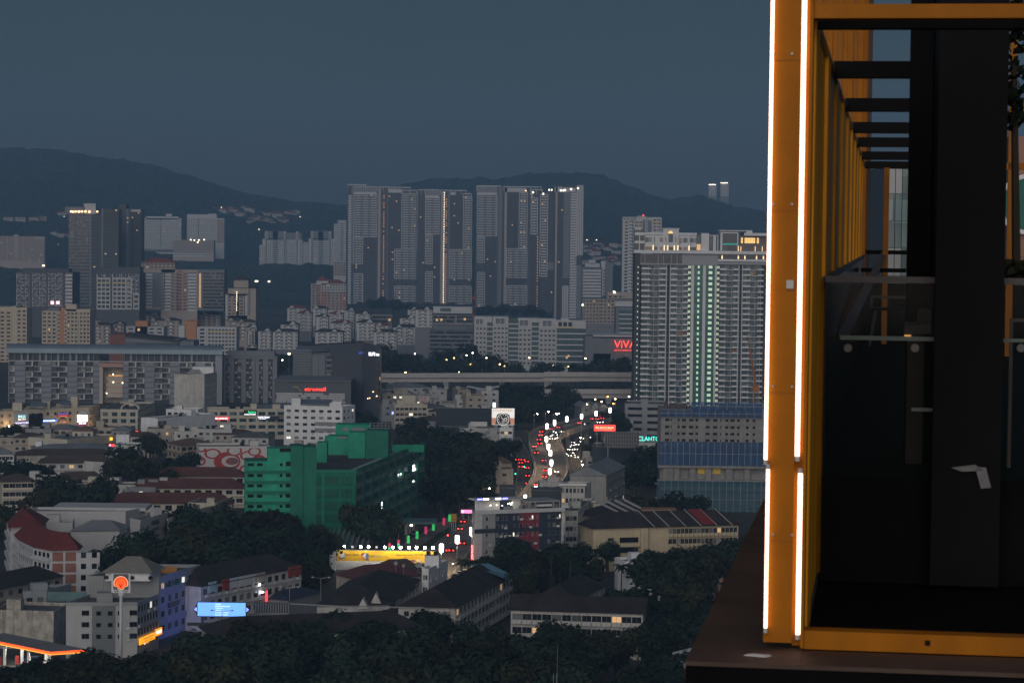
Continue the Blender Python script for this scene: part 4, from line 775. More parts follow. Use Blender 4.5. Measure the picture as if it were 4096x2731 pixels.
def tree(p,h,rad,lab,grp,near=False,name='tree'):
    t=T(name,lab,'tree',(p.x,p.y,p.z if hasattr(p,'z') else 0),grp,rnd.uniform(0,6.28))
    c=t.put('crown',rnd.choice(CRN if near else CRM_),(0,0,h-rad*.62)); sv=rad*1.08; c.scale=(sv,sv,sv*rnd.uniform(.8,1.0))
    k=t.put('trunk',rnd.choice(TRK)); k.scale=(h,h,h*.95); return t
def trees(r,pts,z,lab,grp,hr=(9,14),near=False):
    """crown-top pixels; z is the height of the top"""
    for x,y in pts:
        h=rnd.uniform(*hr); p=QG(r,x,y,h); p.z=0; tree(p,h,h*rnd.uniform(.5,.62),lab,grp,near)
def treearea(r,x0,y0,x1,y1,n,lab,grp,hr=(9,14),near=False,shape=None):
    k=0
    while k<n:
        x,y=rnd.uniform(x0,x1),rnd.uniform(y0,y1)
        if shape and not shape(x,y): continue
        trees(r,[(x,y)],0,lab,grp,hr,near); k+=1
def frond_palm(p,h,lab,grp):
    t=T('palm_tree',lab,'palm tree',(p.x,p.y,0),grp); b=MB(); b.tube((0,0,0),(.2,.1,h),.22,.15,6); t.part('trunk',b,[BARK],local=True); b=MB()
    for i in range(16):
        a=i*2.4; el=rnd.uniform(-.3,.9); pr=Vector((.2,.1,h)); L=rnd.uniform(2.2,3.2); d=Vector((math.cos(a)*math.cos(el),math.sin(a)*math.cos(el),math.sin(el)))
        for k in range(5):
            d2=(d-Vector((0,0,.28*k))).normalized(); nx=pr+d2*L/5; sd=Vector((-math.sin(a),math.cos(a),0))*(.55*(1-abs(k-1.5)/5)); dn=Vector((0,0,-.3))
            b.quad(pr-sd+dn,pr,nx,nx-sd+dn); b.quad(pr,pr+sd+dn,nx+sd+dn,nx); pr=nx
    t.part('crown',b,[LEAF],local=True); return t
# ================================================================== roads
ASPH=mat('asphalt',(.055,.05,.046),.85,.25,.15,bump=.2); ASPHW=mat('asphalt_worn',(.17,.15,.13),.85,.25,.1,bump=.2); LINE=mat('road_paint',(.55,.54,.5),.7,.15); KERB=mat('kerb',(.28,.27,.25),.9,.2); GRASS=mat('verge_grass',(.03,.04,.018),.95,.4,.4,bump=.5)
def resample(pts,n):
    L=[0]
    for a,b in zip(pts,pts[1:]): L.append(L[-1]+(b-a).length)
    out=[]
    for i in range(n):
        s=L[-1]*i/(n-1); k=max(j for j in range(len(L)) if L[j]<=s+1e-9); k=min(k,len(pts)-2); f=(s-L[k])/(L[k+1]-L[k]); out.append(pts[k].lerp(pts[k+1],f))
    return out
def smooth(P,it=3):
    for _ in range(it): P=[P[0]]+[(P[i-1]+P[i]*2+P[i+1])/4 for i in range(1,len(P)-1)]+[P[-1]]
    return P
def fz(v): return 11.0*max(0,min(1,(499-v)/45))
def fl_pts(r,pts):
    out=[]
    for x,y in pts:
        u,v=q(r,x,y); out.append(G(u,v,fz(v)))
    return out
EL=smooth(resample(fl_pts(11,[(480,1110),(560,1050),(625,985),(700,880),(752,800),(764,700),(740,600),(708,500),(690,420),(702,355),(765,302),(860,278),(1000,246),(1200,205),(1400,150),(1560,105)]),60),4)
ER=smooth(resample(fl_pts(11,[(780,1090),(870,1000),(960,930),(1060,850),(1108,735),(1092,620),(1052,500),(1006,412),(1012,378),(1075,335),(1200,292),(1380,240),(1560,192)]),60),4)
t=T('flyover','curved concrete flyover full of cars sweeping away to the right','flyover',(EL[30].x,EL[30].y,0))
m=MB(); 
for i in range(59): m.hexa([EL[i]-Vector((0,0,1.6)),ER[i]-Vector((0,0,1.6)),ER[i+1]-Vector((0,0,1.6)),EL[i+1]-Vector((0,0,1.6))],[EL[i],ER[i],ER[i+1],EL[i+1]])
t.part('deck',m,[ASPHW])
BARR=mat('barrier_concrete',(.4,.37,.33),.85,.15,.3,streak=.4)
for E,sg in ((EL,-1),(ER,1)):
    m=MB()
    for i in range(59):
        o=(ER[i]-EL[i]).normalized()*.35*sg; o2=(ER[i+1]-EL[i+1]).normalized()*.35*sg; lo,hi=Vector((0,0,-1.9)),Vector((0,0,1.0))
        m.hexa([E[i]+lo,E[i]+o+lo,E[i+1]+o2+lo,E[i+1]+lo],[E[i]+hi,E[i]+o+hi,E[i+1]+o2+hi,E[i+1]+hi])
    t.part('side_barrier',m,[BARR])
MID=[(a*.53+b*.47) for a,b in zip(EL,ER)]
m=MB()
for i in range(59):
    o=(ER[i]-EL[i]).normalized()*.3; o2=(ER[i+1]-EL[i+1]).normalized()*.3; hi=Vector((0,0,.85))
    m.hexa([MID[i]-o,MID[i]+o,MID[i+1]+o2,MID[i+1]-o2],[MID[i]-o*.5+hi,MID[i]+o*.5+hi,MID[i+1]+o2*.5+hi,MID[i+1]-o2*.5+hi])
t.part('median_barrier',m,[BARR])
for f in (.035,.5-.05,.5+.03,.965):
    m=MB()
    for i in range(59):
        a=EL[i].lerp(ER[i],f); b_=EL[i+1].lerp(ER[i+1],f); o=(ER[i]-EL[i]).normalized()*.1; z=Vector((0,0,.012)); m.quad(a-o+z,a+o+z,b_+o+z,b_-o+z)
    t.part('edge_line',m,[LINE])
for f in (.16,.32,.66,.82):
    m=MB()
    for i in range(0,59,2):
        a=EL[i].lerp(ER[i],f); b_=EL[i].lerp(EL[i+1],.6).lerp(ER[i].lerp(ER[i+1],.6),f); o=(ER[i]-EL[i]).normalized()*.07; z=Vector((0,0,.012)); m.quad(a-o+z,a+o+z,b_+o+z,b_-o+z)
    t.part('lane_dashes',m,[LINE],kind='stuff')
for i in range(14,60,6):
    c=(EL[i]+ER[i])/2; 
    if c.z>5: m=MB(); m.tube((c.x,c.y,0),(c.x,c.y,c.z-1.6),1.1,1.4,10); t.part('pier',m,[CON2])
def road(name,Lp,Rp,n=30,z=.02,mt=ASPH,lines=(.04,.96),dash=(.33,.66)):
    a=smooth(resample([G(u,v,z) for u,v in Lp],n),2); b_=smooth(resample([G(u,v,z) for u,v in Rp],n),2); m=MB()
    for i in range(n-1): m.quad(a[i],b_[i],b_[i+1],a[i+1])
    o=one(name,m,[mt],kind='structure')
    for f in lines+dash:
        m=MB()
        for i in range(0,n-1,1 if f in lines else 2):
            p=a[i].lerp(b_[i],f); p2=a[i+1].lerp(b_[i+1],f); p2=p2 if f in lines else p.lerp(p2,.7); w=(b_[i]-a[i]).normalized()*.09; h=Vector((0,0,.006)); m.quad(p-w+h,p+w+h,p2+w+h,p2-w+h)
        k=m.mesh('road_marking',[LINE]); c=link('road_marking',k,o); c['kind']='stuff'
    return a,b_
def UV(r,pts): return [q(r,x,y) for x,y in pts]
RA=road('boulevard',[(300,618),(345,590),(372,566),(398,545),(428,529),(452,514),(478,503),(505,494),(520,489)],[(420,640),(440,605),(452,578),(474,545),(490,524),(508,510),(528,501),(545,496),(556,492)],40,.02,ASPHW,(.03,.97),(.2,.62,.8))
RB=road('frontage_road',UV(11,[(520,1000),(548,900),(560,800),(575,690),(570,600),(545,500),(520,430),(540,380)]),UV(11,[(660,1000),(712,880),(722,780),(728,690),(712,600),(690,520),(620,430),(600,380)]),24,.03,ASPHW,(.05,.95),(.5,))
RC=road('slip_road',UV(11,[(1130,800),(1112,740),(1095,640),(1065,540),(1062,490),(1090,450),(1180,400),(1280,370)]),UV(11,[(1300,800),(1262,720),(1235,640),(1228,560),(1240,500),(1275,455),(1330,410),(1390,380)]),24,.03,ASPHW,(.05,.95),(.35,.65))
RD=road('side_street',UV(7,[(1500,1290),(1640,1180),(1720,1080),(1900,1000),(2240,880)])+[(300,590)],UV(7,[(1900,1330),(1990,1180),(2060,1100),(2200,1010)])+[(285,612),(320,612)],20,.015,ASPH,(.05,.95),(.5,))
# hedge strip and pavement beside the boulevard
m=MB(); 
for a,b_ in zip(RA[0],RA[0][1:]):
    pass
for f0,f1,nm,mt_,hh_ in ((.28,.4,'median_verge',GRASS,.16),(.485,.5,'median_kerb',KERB,.15)):
    m=MB(); A0=[a.lerp(b_,f0) for a,b_ in zip(*RA)]; B0=[a.lerp(b_,f1) for a,b_ in zip(*RA)]
    for i in range(6,36): m.hexa([A0[i],B0[i],B0[i+1],A0[i+1]],[p+Vector((0,0,hh_)) for p in (A0[i],B0[i],B0[i+1],A0[i+1])])
    one(nm,m,[mt_],kind='structure')
# ================================================================== lanterns on the flyover
LAN=emat('lantern_glow',(1,.93,.84),7); WARML=emat('sodium_glow',(1,.6,.25),160)
LB=MB()
for z0,z1,r0,r1 in ((-1.25,-.95,.42,.62),(-.95,.95,.62,.62),(.95,1.2,.62,.4)): LB.tube((0,0,z0),(0,0,z1),r0,r1,8)
LANM=LB.mesh('lantern',[LAN]);

def lantern(r,x,y,zl,lab,grp,s=1.0,zb=0):
    p=QG(r,x,y,zl); t=T('lantern_post',lab,'street lamp',(p.x,p.y,zb),grp); t.put('pole',MB().tube((0,0,0),(0,0,zl-zb-1.1),.13,.09,6).mesh('pole',[METAL])); o=t.put('lantern',LANM,(0,0,zl-zb)); o.scale=(s,s,s)
    b=MB(); b.tube((0,0,1.2),(0,0,1.45),.3,.1,6); link('cap',b.mesh('cap',[METAL]),o); b=MB(); b.tube((0,0,-1.45),(0,0,-1.25),.2,.42,6); link('collar',b.mesh('collar',[METAL]),o)
    li=bpy.data.lights.new('lantern_light','AREA'); li.energy=2800 if 'boulevard' in lab else 2200; li.color=(1,.72,.45); li.shape='DISK'; li.size=.25; lo=link('lantern_light',li,o,(0,0,-1.5)); return t
for x,y in ((670,1195),(685,1115),(676,1030),(658,973),(640,907),(645,790),(713,757),(823,725),(955,702),(1085,676),(1211,647)):
    u,v=q(6,x,y); lantern(6,x,y,fz(v+20)+9.5,'glowing white lantern post on the flyover','flyover lanterns',.9,fz(v+20))
for x,y,s in ((545,1355,1.0),(450,1428,.8)): lantern(6,x,y,10,'glowing white lantern at the foot of the flyover above the dark rooftops','lanterns at the flyover foot',s)
for x,y in ((1985,205),(1857,277),(1715,353)): lantern(8,x,y,10,'glowing white lantern post on the boulevard behind the yellow billboard','boulevard lanterns',1.0)
# warm street lamps that light the roads
def arm_lamp(p,h,lab,grp,m=WARML,arm=(1.6,0),double=False,sz=.5):
    t=T('street_lamp',lab,'street lamp',(p.x,p.y,p.z),grp); t.put('pole',MB().tube((0,0,0),(0,0,h),.13,.08,6).mesh('pole',[METAL]))
    for sg in ((1,-1) if double else (1,)):
        b=MB(); b.tube((0,0,h-.05),(arm[0]*sg,arm[1]*sg,h+.35),.06,.05,5); t.put('arm',b.mesh('arm',[METAL])); b=MB(); b.box(-sz/2,sz/2,-sz/2,sz/2,-.14,.14); t.put('lamp_head',b.mesh('lamp_head',[m]),(arm[0]*sg,arm[1]*sg,h+.3))
    return t
for x,y,h in ((915,900,8),(530,685,9),(700,685,9),(720,682,9),(630,665,9),(927,1142,8),(88,1353,9)):
    p=QG(6,x,y,h); p.z=0; arm_lamp(p,h,'street lamp with a warm glow beside the roads round the flyover','warm lamps by the flyover')
for x,y,h in ((1400,160,9),(1560,1380,8)): 
    p=QG(8,x,y,h); p.z=0; arm_lamp(p,h,'street lamp with a warm glow by the boulevard petrol forecourt','warm lamps by the boulevard')
# ================================================================== cars
TAIL=emat('tail_light',(1,.035,.02),6); HEAD=emat('head_light',(1,.9,.7),14); TYRE=mat('tyre',(.012,.012,.013),.8,.1); CGL=mat('car_glass',(.015,.018,.022),.1,.05,spec=.7)
PAINT=[mat('paint_'+n,c,.3,.03,metal=.3) for n,c in (('silver',(.35,.36,.37)),('white',(.6,.6,.6)),('black',(.02,.02,.022)),('red',(.3,.03,.025)),('grey',(.12,.12,.13)),('blue',(.04,.06,.14)))]
def carmeshes():
    b=MB(); prof=[(-2.1,.32),(-2.15,.75),(-1.9,.95),(1.0,.92),(1.95,.78),(2.15,.55),(2.1,.3)]
    b.hexa([( -.84,y,z) for y,z in prof],[(.84,y,z) for y,z in prof]); body=b
    c=MB(); c.hexa([(-.8,-1.85,.93),(.8,-1.85,.93),(.8,1.05,.92),(-.8,1.05,.92)],[(-.62,-1.35,1.42),(.62,-1.35,1.42),(.62,.35,1.42),(-.62,.35,1.42)])
    r=MB(); r.hexa([(-.63,-1.36,1.42),(.63,-1.36,1.42),(.63,.36,1.42),(-.63,.36,1.42)],[(-.58,-1.3,1.47),(.58,-1.3,1.47),(.58,.28,1.47),(-.58,.28,1.47)])
    w=MB(); w.tube((-.11,0,0),(.11,0,0),.32,.32,10)
    return [(body.mesh('body',[p]),r.mesh('roof',[p])) for p in PAINT],c.mesh('cabin_glass',[CGL]),w.mesh('wheel',[TYRE])
CB,CGM,CW=carmeshes(); TLM=MB().box(-.2,.2,-.06,0,-.13,.13).mesh('tail_light',[TAIL]); HLM=MB().box(-.13,.13,0,.06,-.11,.11).mesh('head_light',[HEAD])
TLO=MB().box(-.2,.2,-.06,0,-.13,.13).mesh('tail_light',[mat('tail_light_off',(.2,.02,.02),.3,.05)]); HLO=MB().box(-.2,.2,0,.06,-.12,.12).mesh('head_light',[mat('head_light_off',(.5,.5,.5),.2,.05)])
def car(p,rz,lab,grp,mode,paint=None):
    t=T('car',lab,'car',p,grp,rz); b,rf=CB[rnd.randrange(6) if paint is None else paint]; t.put('body',b); t.put('roof',rf); t.put('cabin_glass',CGM)
    for x in (-.78,.78):
        for y in (-1.35,1.35): t.put('wheel',CW,(x,y,.32))
        t.put('tail_light',TLM if mode in('t','b') else TLO,(x*.8,-2.16,.72)); t.put('head_light',HLM if mode in('h','b') else HLO,(x*.8,2.13,.62))
    return t
def heading(p,La,Lb):
    best=min(range(len(La)-1),key=lambda i:((La[i]+Lb[i])/2-p).length); d=(La[best+1]+Lb[best+1])-(La[best]+Lb[best]); return math.atan2(-d.x,d.y)
def cars(r,pts,z,La,Lb,mode,lab,grp):
    for x,y in pts:
        u,v=q(r,x,y+6); zz=fz(v) if z is None else z; p=G(u,v,zz+.7); p.z=zz+.02; car(p,heading(p,La,Lb)+(math.pi if mode=='h' else 0),lab,grp,mode)
cars(6,[(590,860),(600,830),(572,900),(578,935),(533,960),(548,1018),(618,1085),(632,1175),(630,1230),(690,805),(757,790),(945,752),(555,1300),(1055,715),(1125,690),(1160,682),(1105,716),(1150,710)],None,EL,ER,'t','car with red tail lights climbing away on the flyover','cars leaving on the flyover')
cars(6,[(722,828),(742,838),(793,828),(752,858),(668,868),(684,858),(657,892),(706,890),(726,884),(642,878),(735,1185),(1005,762),(1130,738),(1145,742),(1118,745)],None,EL,ER,'h','car with bright headlights approaching on the flyover','cars approaching on the flyover')
cars(6,[(378,1080),(428,1080),(463,1095),(410,1108),(410,1142),(470,1152),(472,1222),(472,1290),(370,958)],0.03,RB[0],RB[1],'t','car with red brake lights queuing on the frontage road left of the flyover','cars queuing left of the flyover')
cars(6,[(825,970),(845,985),(860,945),(880,948),(905,985),(920,942),(938,915),(885,972),(850,1042),(833,1028),(910,1055),(890,1018),(905,1036),(965,1092),(990,890),(1012,885),(1030,880),(925,930),(862,988),(882,925),(845,962)],0.03,RC[0],RC[1],'h','car with bright headlights queuing on the slip road right of the flyover','cars queuing right of the flyover')
cars(8,[(1890,170),(1912,298),(1750,362),(1812,362),(1915,105)],0.03,RA[0],RA[1],'t','car with red tail lights on the boulevard beside the hotel','cars leaving on the boulevard')
p=QG(8,1475,225,.5); p.z=.03; car(p,heading(p,*RA),'silver car parked in front of the petrol forecourt','',None,0)
for i,(x,y) in enumerate(((1830,612),(1875,588),(1925,575),(1830,662))):
    p=QG(8,x,y,.5); p.z=.03; car(p,heading(p,*RA)+.2,'car parked at the kerb beside the dark-roofed terrace','cars parked by the terrace',None,(2,1,1,0)[i])
def motorbike(p,rz,lab):
    t=T('motorcycle',lab,'motorcycle',p,None,rz); w=MB(); w.tube((-.06,0,0),(.06,0,0),.3,.3,10); wm=w.mesh('wheel',[TYRE]); t.put('wheel',wm,(0,-.65,.3)); t.put('wheel',wm,(0,.65,.3))
    b=MB(); b.hexa([(-.14,-.6,.5),(.14,-.6,.5),(.12,.45,.5),(-.12,.45,.5)],[(-.14,-.7,.8),(.14,-.7,.8),(.1,.4,.85),(-.1,.4,.85)]); t.put('body',b.mesh('body',[PAINT[2]])); b=MB(); b.tube((-.35,.45,1.05),(.35,.45,1.05),.03,k=5); b.tube((0,.65,.3),(0,.42,1.05),.04,k=5); t.put('handlebar',b.mesh('handlebar',[METAL]))
    t.put('head_light',MB().box(-.14,.14,0,.1,-.12,.12).mesh('head_light',[HEAD]),(0,.6,.9)); return t
def rider(p,rz,lab):
    vs=[(0,-.15,.85),(0,-.08,1.1),(0,.0,1.36),(0,.02,1.5),(0,.04,1.66),(.2,-.02,1.36),(.28,.15,1.15),(.3,.42,1.08),(-.2,-.02,1.36),(-.28,.15,1.15),(-.3,.42,1.08),(.13,-.1,.84),(.17,.25,.75),(.15,.1,.35),(.15,.2,.3),(-.13,-.1,.84),(-.17,.25,.75),(-.15,.1,.35),(-.15,.2,.3)]
    es=[(0,1),(1,2),(2,3),(3,4),(2,5),(5,6),(6,7),(2,8),(8,9),(9,10),(0,11),(11,12),(12,13),(13,14),(0,15),(15,16),(16,17),(17,18)]; rr=[.15,.15,.16,.06,.13,.08,.06,.045,.08,.06,.045,.1,.075,.055,.05,.1,.075,.055,.05]
    me=bpy.data.meshes.new('person'); me.from_pydata(vs,es,[]); me.materials.append(mat('jacket_dark',(.03,.03,.035),.8,.1)); o=link('person',me,None,p,rz)
    md=o.modifiers.new('skin','SKIN'); 
    for i,v_ in enumerate(me.skin_vertices[0].data): v_.radius=(rr[i],rr[i]); v_.use_root=(i==0)
    o.modifiers.new('sub','SUBSURF').levels=1; tag(o,lab,'person'); return o
p=QG(8,1820,505,.5); p.z=.03; h0=heading(p,*RA)+math.pi; motorbike(p,h0,'motorcycle with a bright headlight on the boulevard below the hotel'); rider(p,h0,'rider in dark clothes on the motorcycle with a bright headlight')
# traffic signals
def signal(r,x,y,h,col,lab):
    p=QG(r,x,y,h); t=T('traffic_signal',lab,'traffic light',(p.x,p.y,0)); t.put('pole',MB().tube((0,0,0),(0,0,h+.3),.09,.07,6).mesh('pole',[DARKM])); t.put('housing',MB().box(-.25,.25,-.2,.05,h-.5,h+.6).mesh('housing',[DARKM])); b=MB(); b.tube((0,-.26,h),(0,-.2,h),.2,.2,8); t.put('lens',b.mesh('lens',[col])); return t
SRED=emat('signal_red',(1,.03,.02),14,'NONE'); SGRN=emat('signal_green',(.05,1,.55),8,'NONE')
signal(6,442,1153,5,SGRN,'green traffic signal among the queue left of the flyover'); signal(6,362,1215,5,SGRN,'green traffic signal on the pavement left of the queue'); signal(8,962,632,5,SRED,'red traffic signal above the dark roof below the yellow billboard'); signal(8,1772,240,6,SRED,'red traffic signal on the boulevard median')
for i,(x,y) in enumerate(((1788,90),(1737,122),(1643,168),(1576,200),(1497,243),(1419,282),(1331,320),(1252,350))):
    p=QG(8,x,y,4); t=T('light_column','column of '+('green','red','green','red','green','green','green and red','dim green and red')[i]+' decorative lights '+('farthest along','second along','third along','fourth along','fifth along','sixth along','seventh along','nearest end of')[i]+' the boulevard verge','decorative light',(p.x,p.y,0)); t.put('pole',MB().tube((0,0,0),(0,0,7),.08,k=5).mesh('pole',[METAL])); b=MB()
    for k in range(9):
        for sx in (-.3,0,.3): b.box(sx-.09,sx+.09,-.2,-.1,3.0+k*.27,3.16+k*.27)
    b.m=[0 if (i in(0,2,4,5) or (i>5 and j<80)) else 1 for j in range(len(b.m))]
    t.put('bulbs',b.mesh('bulbs',[emat('bulb_green',(.05,1,.25),.75,'NONE'),emat('bulb_red',(1,.06,.2),.75,'NONE')]),kind='stuff')
# ================================================================== low buildings, middle field
CRW=mat('wall_cream',(.5,.46,.38),.85,.1,.2,streak=.5); GRYW=mat('wall_grey',(.25,.26,.27),.85,.12,.2,streak=.4); SLATE=mat('wall_slate',(.04,.05,.06),.8,.15,.2); OLDW=mat('wall_old',(.38,.35,.31),.9,.25,.3,streak=.9); BRICK=mat('wall_brick',(.26,.12,.09),.9,.2,.5,streak=.3)
WD=lambda **k:dict(dict(fl=3.2,bay=3.6,w=1.5,h=1.4,sill=.9,glass=GLH,lit=.03),**k)
def fdep(t,x_u,k=0,off=.45):            # depth of a facade where pixel column u crosses it, a little in front
    Fa=t.F[k]; d=ray(x_u,400); a=d.x/d.y; s=(a*Fa.o.y-Fa.o.x)/(Fa.ex.x-a*Fa.ex.y); return Fa.P(s,0,off).y
SGR=emat('sign_glow_red',(1,.05,.06),1.6,'NONE'); SGG=emat('sign_glow_green',(.05,1,.35),1.3,'NONE'); SGC=emat('sign_glow_cyan',(.1,.9,.75),1.5,'NONE'); SGY=emat('sign_glow_yellow',(1,.55,.05),1.4,'NONE'); SGBL=emat('sign_glow_azure',(.03,.2,.85),1.1,'NONE'); SGP=emat('sign_glow_violet',(.75,.6,1),2.2,'NONE'); BLKP=mat('panel_black',(.02,.022,.025),.3,.1); GRYP=mat('panel_grey',(.22,.23,.24),.5,.05,em=.08,ecol=(.7,.75,.8)); REDP=mat('panel_red',(.35,.04,.03),.6,.1); WHP=mat('panel_white',(.7,.7,.7),.6,.05)
def fsign(t,name,label,r,x0,y0,x1,y1,m,texts=(),k=0,**kw):
    u0,_=q(r,x0,y0); D=fdep(t,u0,k); return sign(name,label,r,x0,y0,x1,y1,D,m,texts,rz=t.F[k].rz,**kw)
B1=lb('shop_block','long cream shop block with lit shop signs and rooftop huts at far left',4,[(-90,672),(800,634),(890,612)],14,14,CRW,[WD(bay=4.2,w=1.3),WD(bay=3.5,w=1.8,ledge=.4)],'shop block',clutter=5)
for i,(x,w) in enumerate(((160,4.5),(420,3.5),(670,3.2))):
    u,_=q(4,x,600); D=fdep(B1,u,0,-4); p=QA(4,x,620,D); roofbox(B1,p.x,p.y,14.02,w,4,4.2 if i<2 else 6,CRW)
for x0,x1,y in ((255,400,632),(540,620,625)):
    p=QA(4,x0,y,fdep(B1,q(4,x0,0)[0],0,-2)); p2=QA(4,x1,y,p.y); g=MB(); g.hexa([(p.x,p.y,16),(p2.x,p.y,16),(p2.x,p.y+7,18),(p.x,p.y+7,18)],[(p.x,p.y,16.2),(p2.x,p.y,16.2),(p2.x,p.y+7,18.2),(p.x,p.y+7,18.2)]); B1.part('lean_to_roof',g,[METAL])
fsign(B1,'shop_sign','tall grey lit sign for a bathroom store at far left',4,126,672,245,808,GRYP,[('BIG',.28,.68,.44,.16,emat('t_cyan',(.5,1,1),1.6,'NONE')),('BaTH',.27,.5,.45,.14,emat('t_cream',(1,.9,.75),1.6,'NONE')),('SIGNATURE',.06,.28,.88,.1,SGP),('STORE',.25,.1,.5,.1,emat('t_grey',(.8,.85,.9),.6,'NONE'))])
fsign(B1,'shop_fascia','red fascia under the tall grey bathroom sign',4,120,812,246,835,REDP)
t_=fsign(B1,'glass_bay','black glass bay of square panes beside the bathroom sign',4,256,680,366,815,BLKP,cat='glass bay')
for i in range(6):
    for j in range(5): t_.put('pane',winmesh(t_.W/5-.12,t_.H/6-.12,FRD,GLB,0,0),(i and 0 or 0)+0 and (0,0,0) or (j*t_.W/5+.06,-.05,i*t_.H/6+.06))
letters('shop_sign','white glowing lettering along the top of the black glass bay',4,255,672,368,684,1196,'STUDIO GALLERIES',SGW)
letters('shop_sign','small red and white lettering above the black glass bay',4,292,658,330,670,1196,'cca',emat('t_pinkw',(1,.75,.7),1.6,'NONE'))
for y0,l in ((735,'upper'),(831,'lower')): fsign(B1,'shop_sign','blue lit strip sign, %s of the two on the cream shop block'%l,4,372,y0,493,y0+19,SGBL,[('MYTHS MALAYSIA',.12,.2,.75,.6,SGW)])
fsign(B1,'shop_sign','violet and red lit lettering above the round emblem',4,515,675,608,706,BLKP,[('JETSGROUP',.05,.55,.85,.35,emat('t_violet',(.3,.2,1),1.4,'NONE')),('ARTISTRY',.02,.08,.95,.35,SGR)])
u,_=q(4,560,755); D=fdep(B1,u,0,.6); p=QA(4,558,757,D); t_=T('round_emblem','large round emblem with a gold ring on the cream shop block','sign',p,rz=B1.F[0].rz)
for r0,r1,mt_,nm,o in ((2.9,3.35,mat('ring_gold',(.5,.36,.16),.5,.1,em=.15,ecol=(1,.6,.25)),'ring',-.3),(2.2,2.55,BLKP,'ring',-.25),(0,2.1,mat('disc_pattern',(.28,.2,.17),.7,.4,.8),'disc',-.2)):
    b=MB(); k=28
    for i in range(k):
        a,c=2*math.pi*i/k,2*math.pi*(i+1)/k; 
        if r0: b.quad((math.cos(a)*r0,o,math.sin(a)*r0),(math.cos(a)*r1,o,math.sin(a)*r1),(math.cos(c)*r1,o,math.sin(c)*r1),(math.cos(c)*r0,o,math.sin(c)*r0))
        else: b.quad((0,o,0),(math.cos(a)*r1,o,math.sin(a)*r1),(math.cos(c)*r1,o,math.sin(c)*r1))
    t_.part(nm,b,[mt_],local=True)
fsign(B1,'lit_screen','bright white lit screen on the right end of the shop block',4,696,691,772,752,emat('screen_white',(1,1,.96),2.6),[('M',.55,.35,.2,.35,emat('t_soft',(1,.6,.6),1.5,'NONE'))])
fsign(B1,'lit_screen','purple panel with white words under the bright white screen',4,692,755,776,820,mat('panel_plum',(.16,.05,.08),.6,.15,em=.12,ecol=(1,.3,.5)),[('SPECIAL OFFER',.15,.72,.65,.18,SGW)])
u,_=q(4,735,680); p=QA(4,735,690,fdep(B1,u,0,.4)); b=MB()
for i in range(12):
    a,c=math.pi*i/12,math.pi*(i+1)/12; b.quad((0,0,0),(math.cos(a)*3,0,math.sin(a)*2.1),(math.cos(c)*3,0,math.sin(c)*2.1)); b.quad((math.cos(a)*3,0,math.sin(a)*2.1),(math.cos(a)*3,1.2,math.sin(a)*2.1),(math.cos(c)*3,1.2,math.sin(c)*2.1),(math.cos(c)*3,0,math.sin(c)*2.1))
B1.put('arched_hood',b.mesh('arched_hood',[METAL]),p-B1.loc)
for zx,zy in ((70,793),(568,795),(868,795)):
    p=QA(4,zx,zy,fdep(B1,q(4,zx,0)[0],0,2.5)); arm_lamp(Vector((p.x,p.y,0)),p.z,'warm street lamp in front of the cream shop block','lamps before the shop block',WARML,(.8,-.8))
B2=lb('shop_block','cream corner block with teal windows, pilasters and a rooftop arch',4,[(900,652),(1236,655),(1388,588)],15,14,CRW,[WD(bay=4.0,w=2.6,h=1.9,glass=GLT,fin=.3,sill=.7),WD(bay=3.0,w=1.8,ledge=.5)],'shop block',clutter=2)
p=QA(4,1165,612,fdep(B2,q(4,1165,0)[0],0,-2)); b=MB()
for i in range(10):
    a,c=math.pi*i/10,math.pi*(i+1)/10; b.hexa([(math.cos(a)*4.6,0,math.sin(a)*3),(math.cos(a)*3.8,0,math.sin(a)*2.4),(math.cos(a)*3.8,6,math.sin(a)*2.4),(math.cos(a)*4.6,6,math.sin(a)*3)],[(math.cos(c)*4.6,0,math.sin(c)*3),(math.cos(c)*3.8,0,math.sin(c)*2.4),(math.cos(c)*3.8,6,math.sin(c)*2.4),(math.cos(c)*4.6,6,math.sin(c)*3)])
B2.put('rooftop_arch',b.mesh('rooftop_arch',[CRW]),Vector((p.x,p.y,15.8))-B2.loc)
fsign(B2,'shop_sign','long red glowing fascia at the foot of the cream corner block',4,948,836,1108,856,SGR,[('GRAND CARPETS',.0,.2,.95,.6,SGW)])
fsign(B2,'shop_sign','red glowing fascia further right on the cream corner block',4,1118,832,1255,852,SGR,[('auto69',.3,.2,.4,.6,SGW)])
b=MB(); p=QA(4,1226,888,1190); tag(link('shop_sign',MB().box(-.7,.7,-.2,.2,-3,3).mesh('panel',[emat('t_yelgreen',(.8,1,.5),1.8,'NONE')]),None,p),'upright yellow-green lit sign below the red fascias','sign')
B3=lb('office_building','blank white slab building with stained streaks rising before the long slab',4,[(1562,338),(1832,338),(1944,318)],26.5,14,WHITE2,[None,WD(bay=2.6,w=.8,h=1.2)],'office building',clutter=0)
p=QA(4,1812,335,1300); B3.put('roof_house',MB().box(-5.5,5.5,0,7,0,3.6).mesh('roof_house',[WHITE]),Vector((p.x,p.y+3,26.5))-B3.loc); roofbox(B3,p.x-4,p.y+1,26.5,5,.6,2.4,GRYW,'louvred_screen')
B4=lb('shop_block','low white building with an arched attic beside the blank white slab',4,[(1488,650),(1772,655)],14,13,WHITE,[WD(bay=3,w=1.9,h=1.5)],'shop block',clutter=1)
B5=lb('showroom','long blank white wall building with a glass stair end',4,[(1412,735),(1928,690)],13,10,WHITE,[None],'showroom',clutter=2)
Fa=B5.F[0]
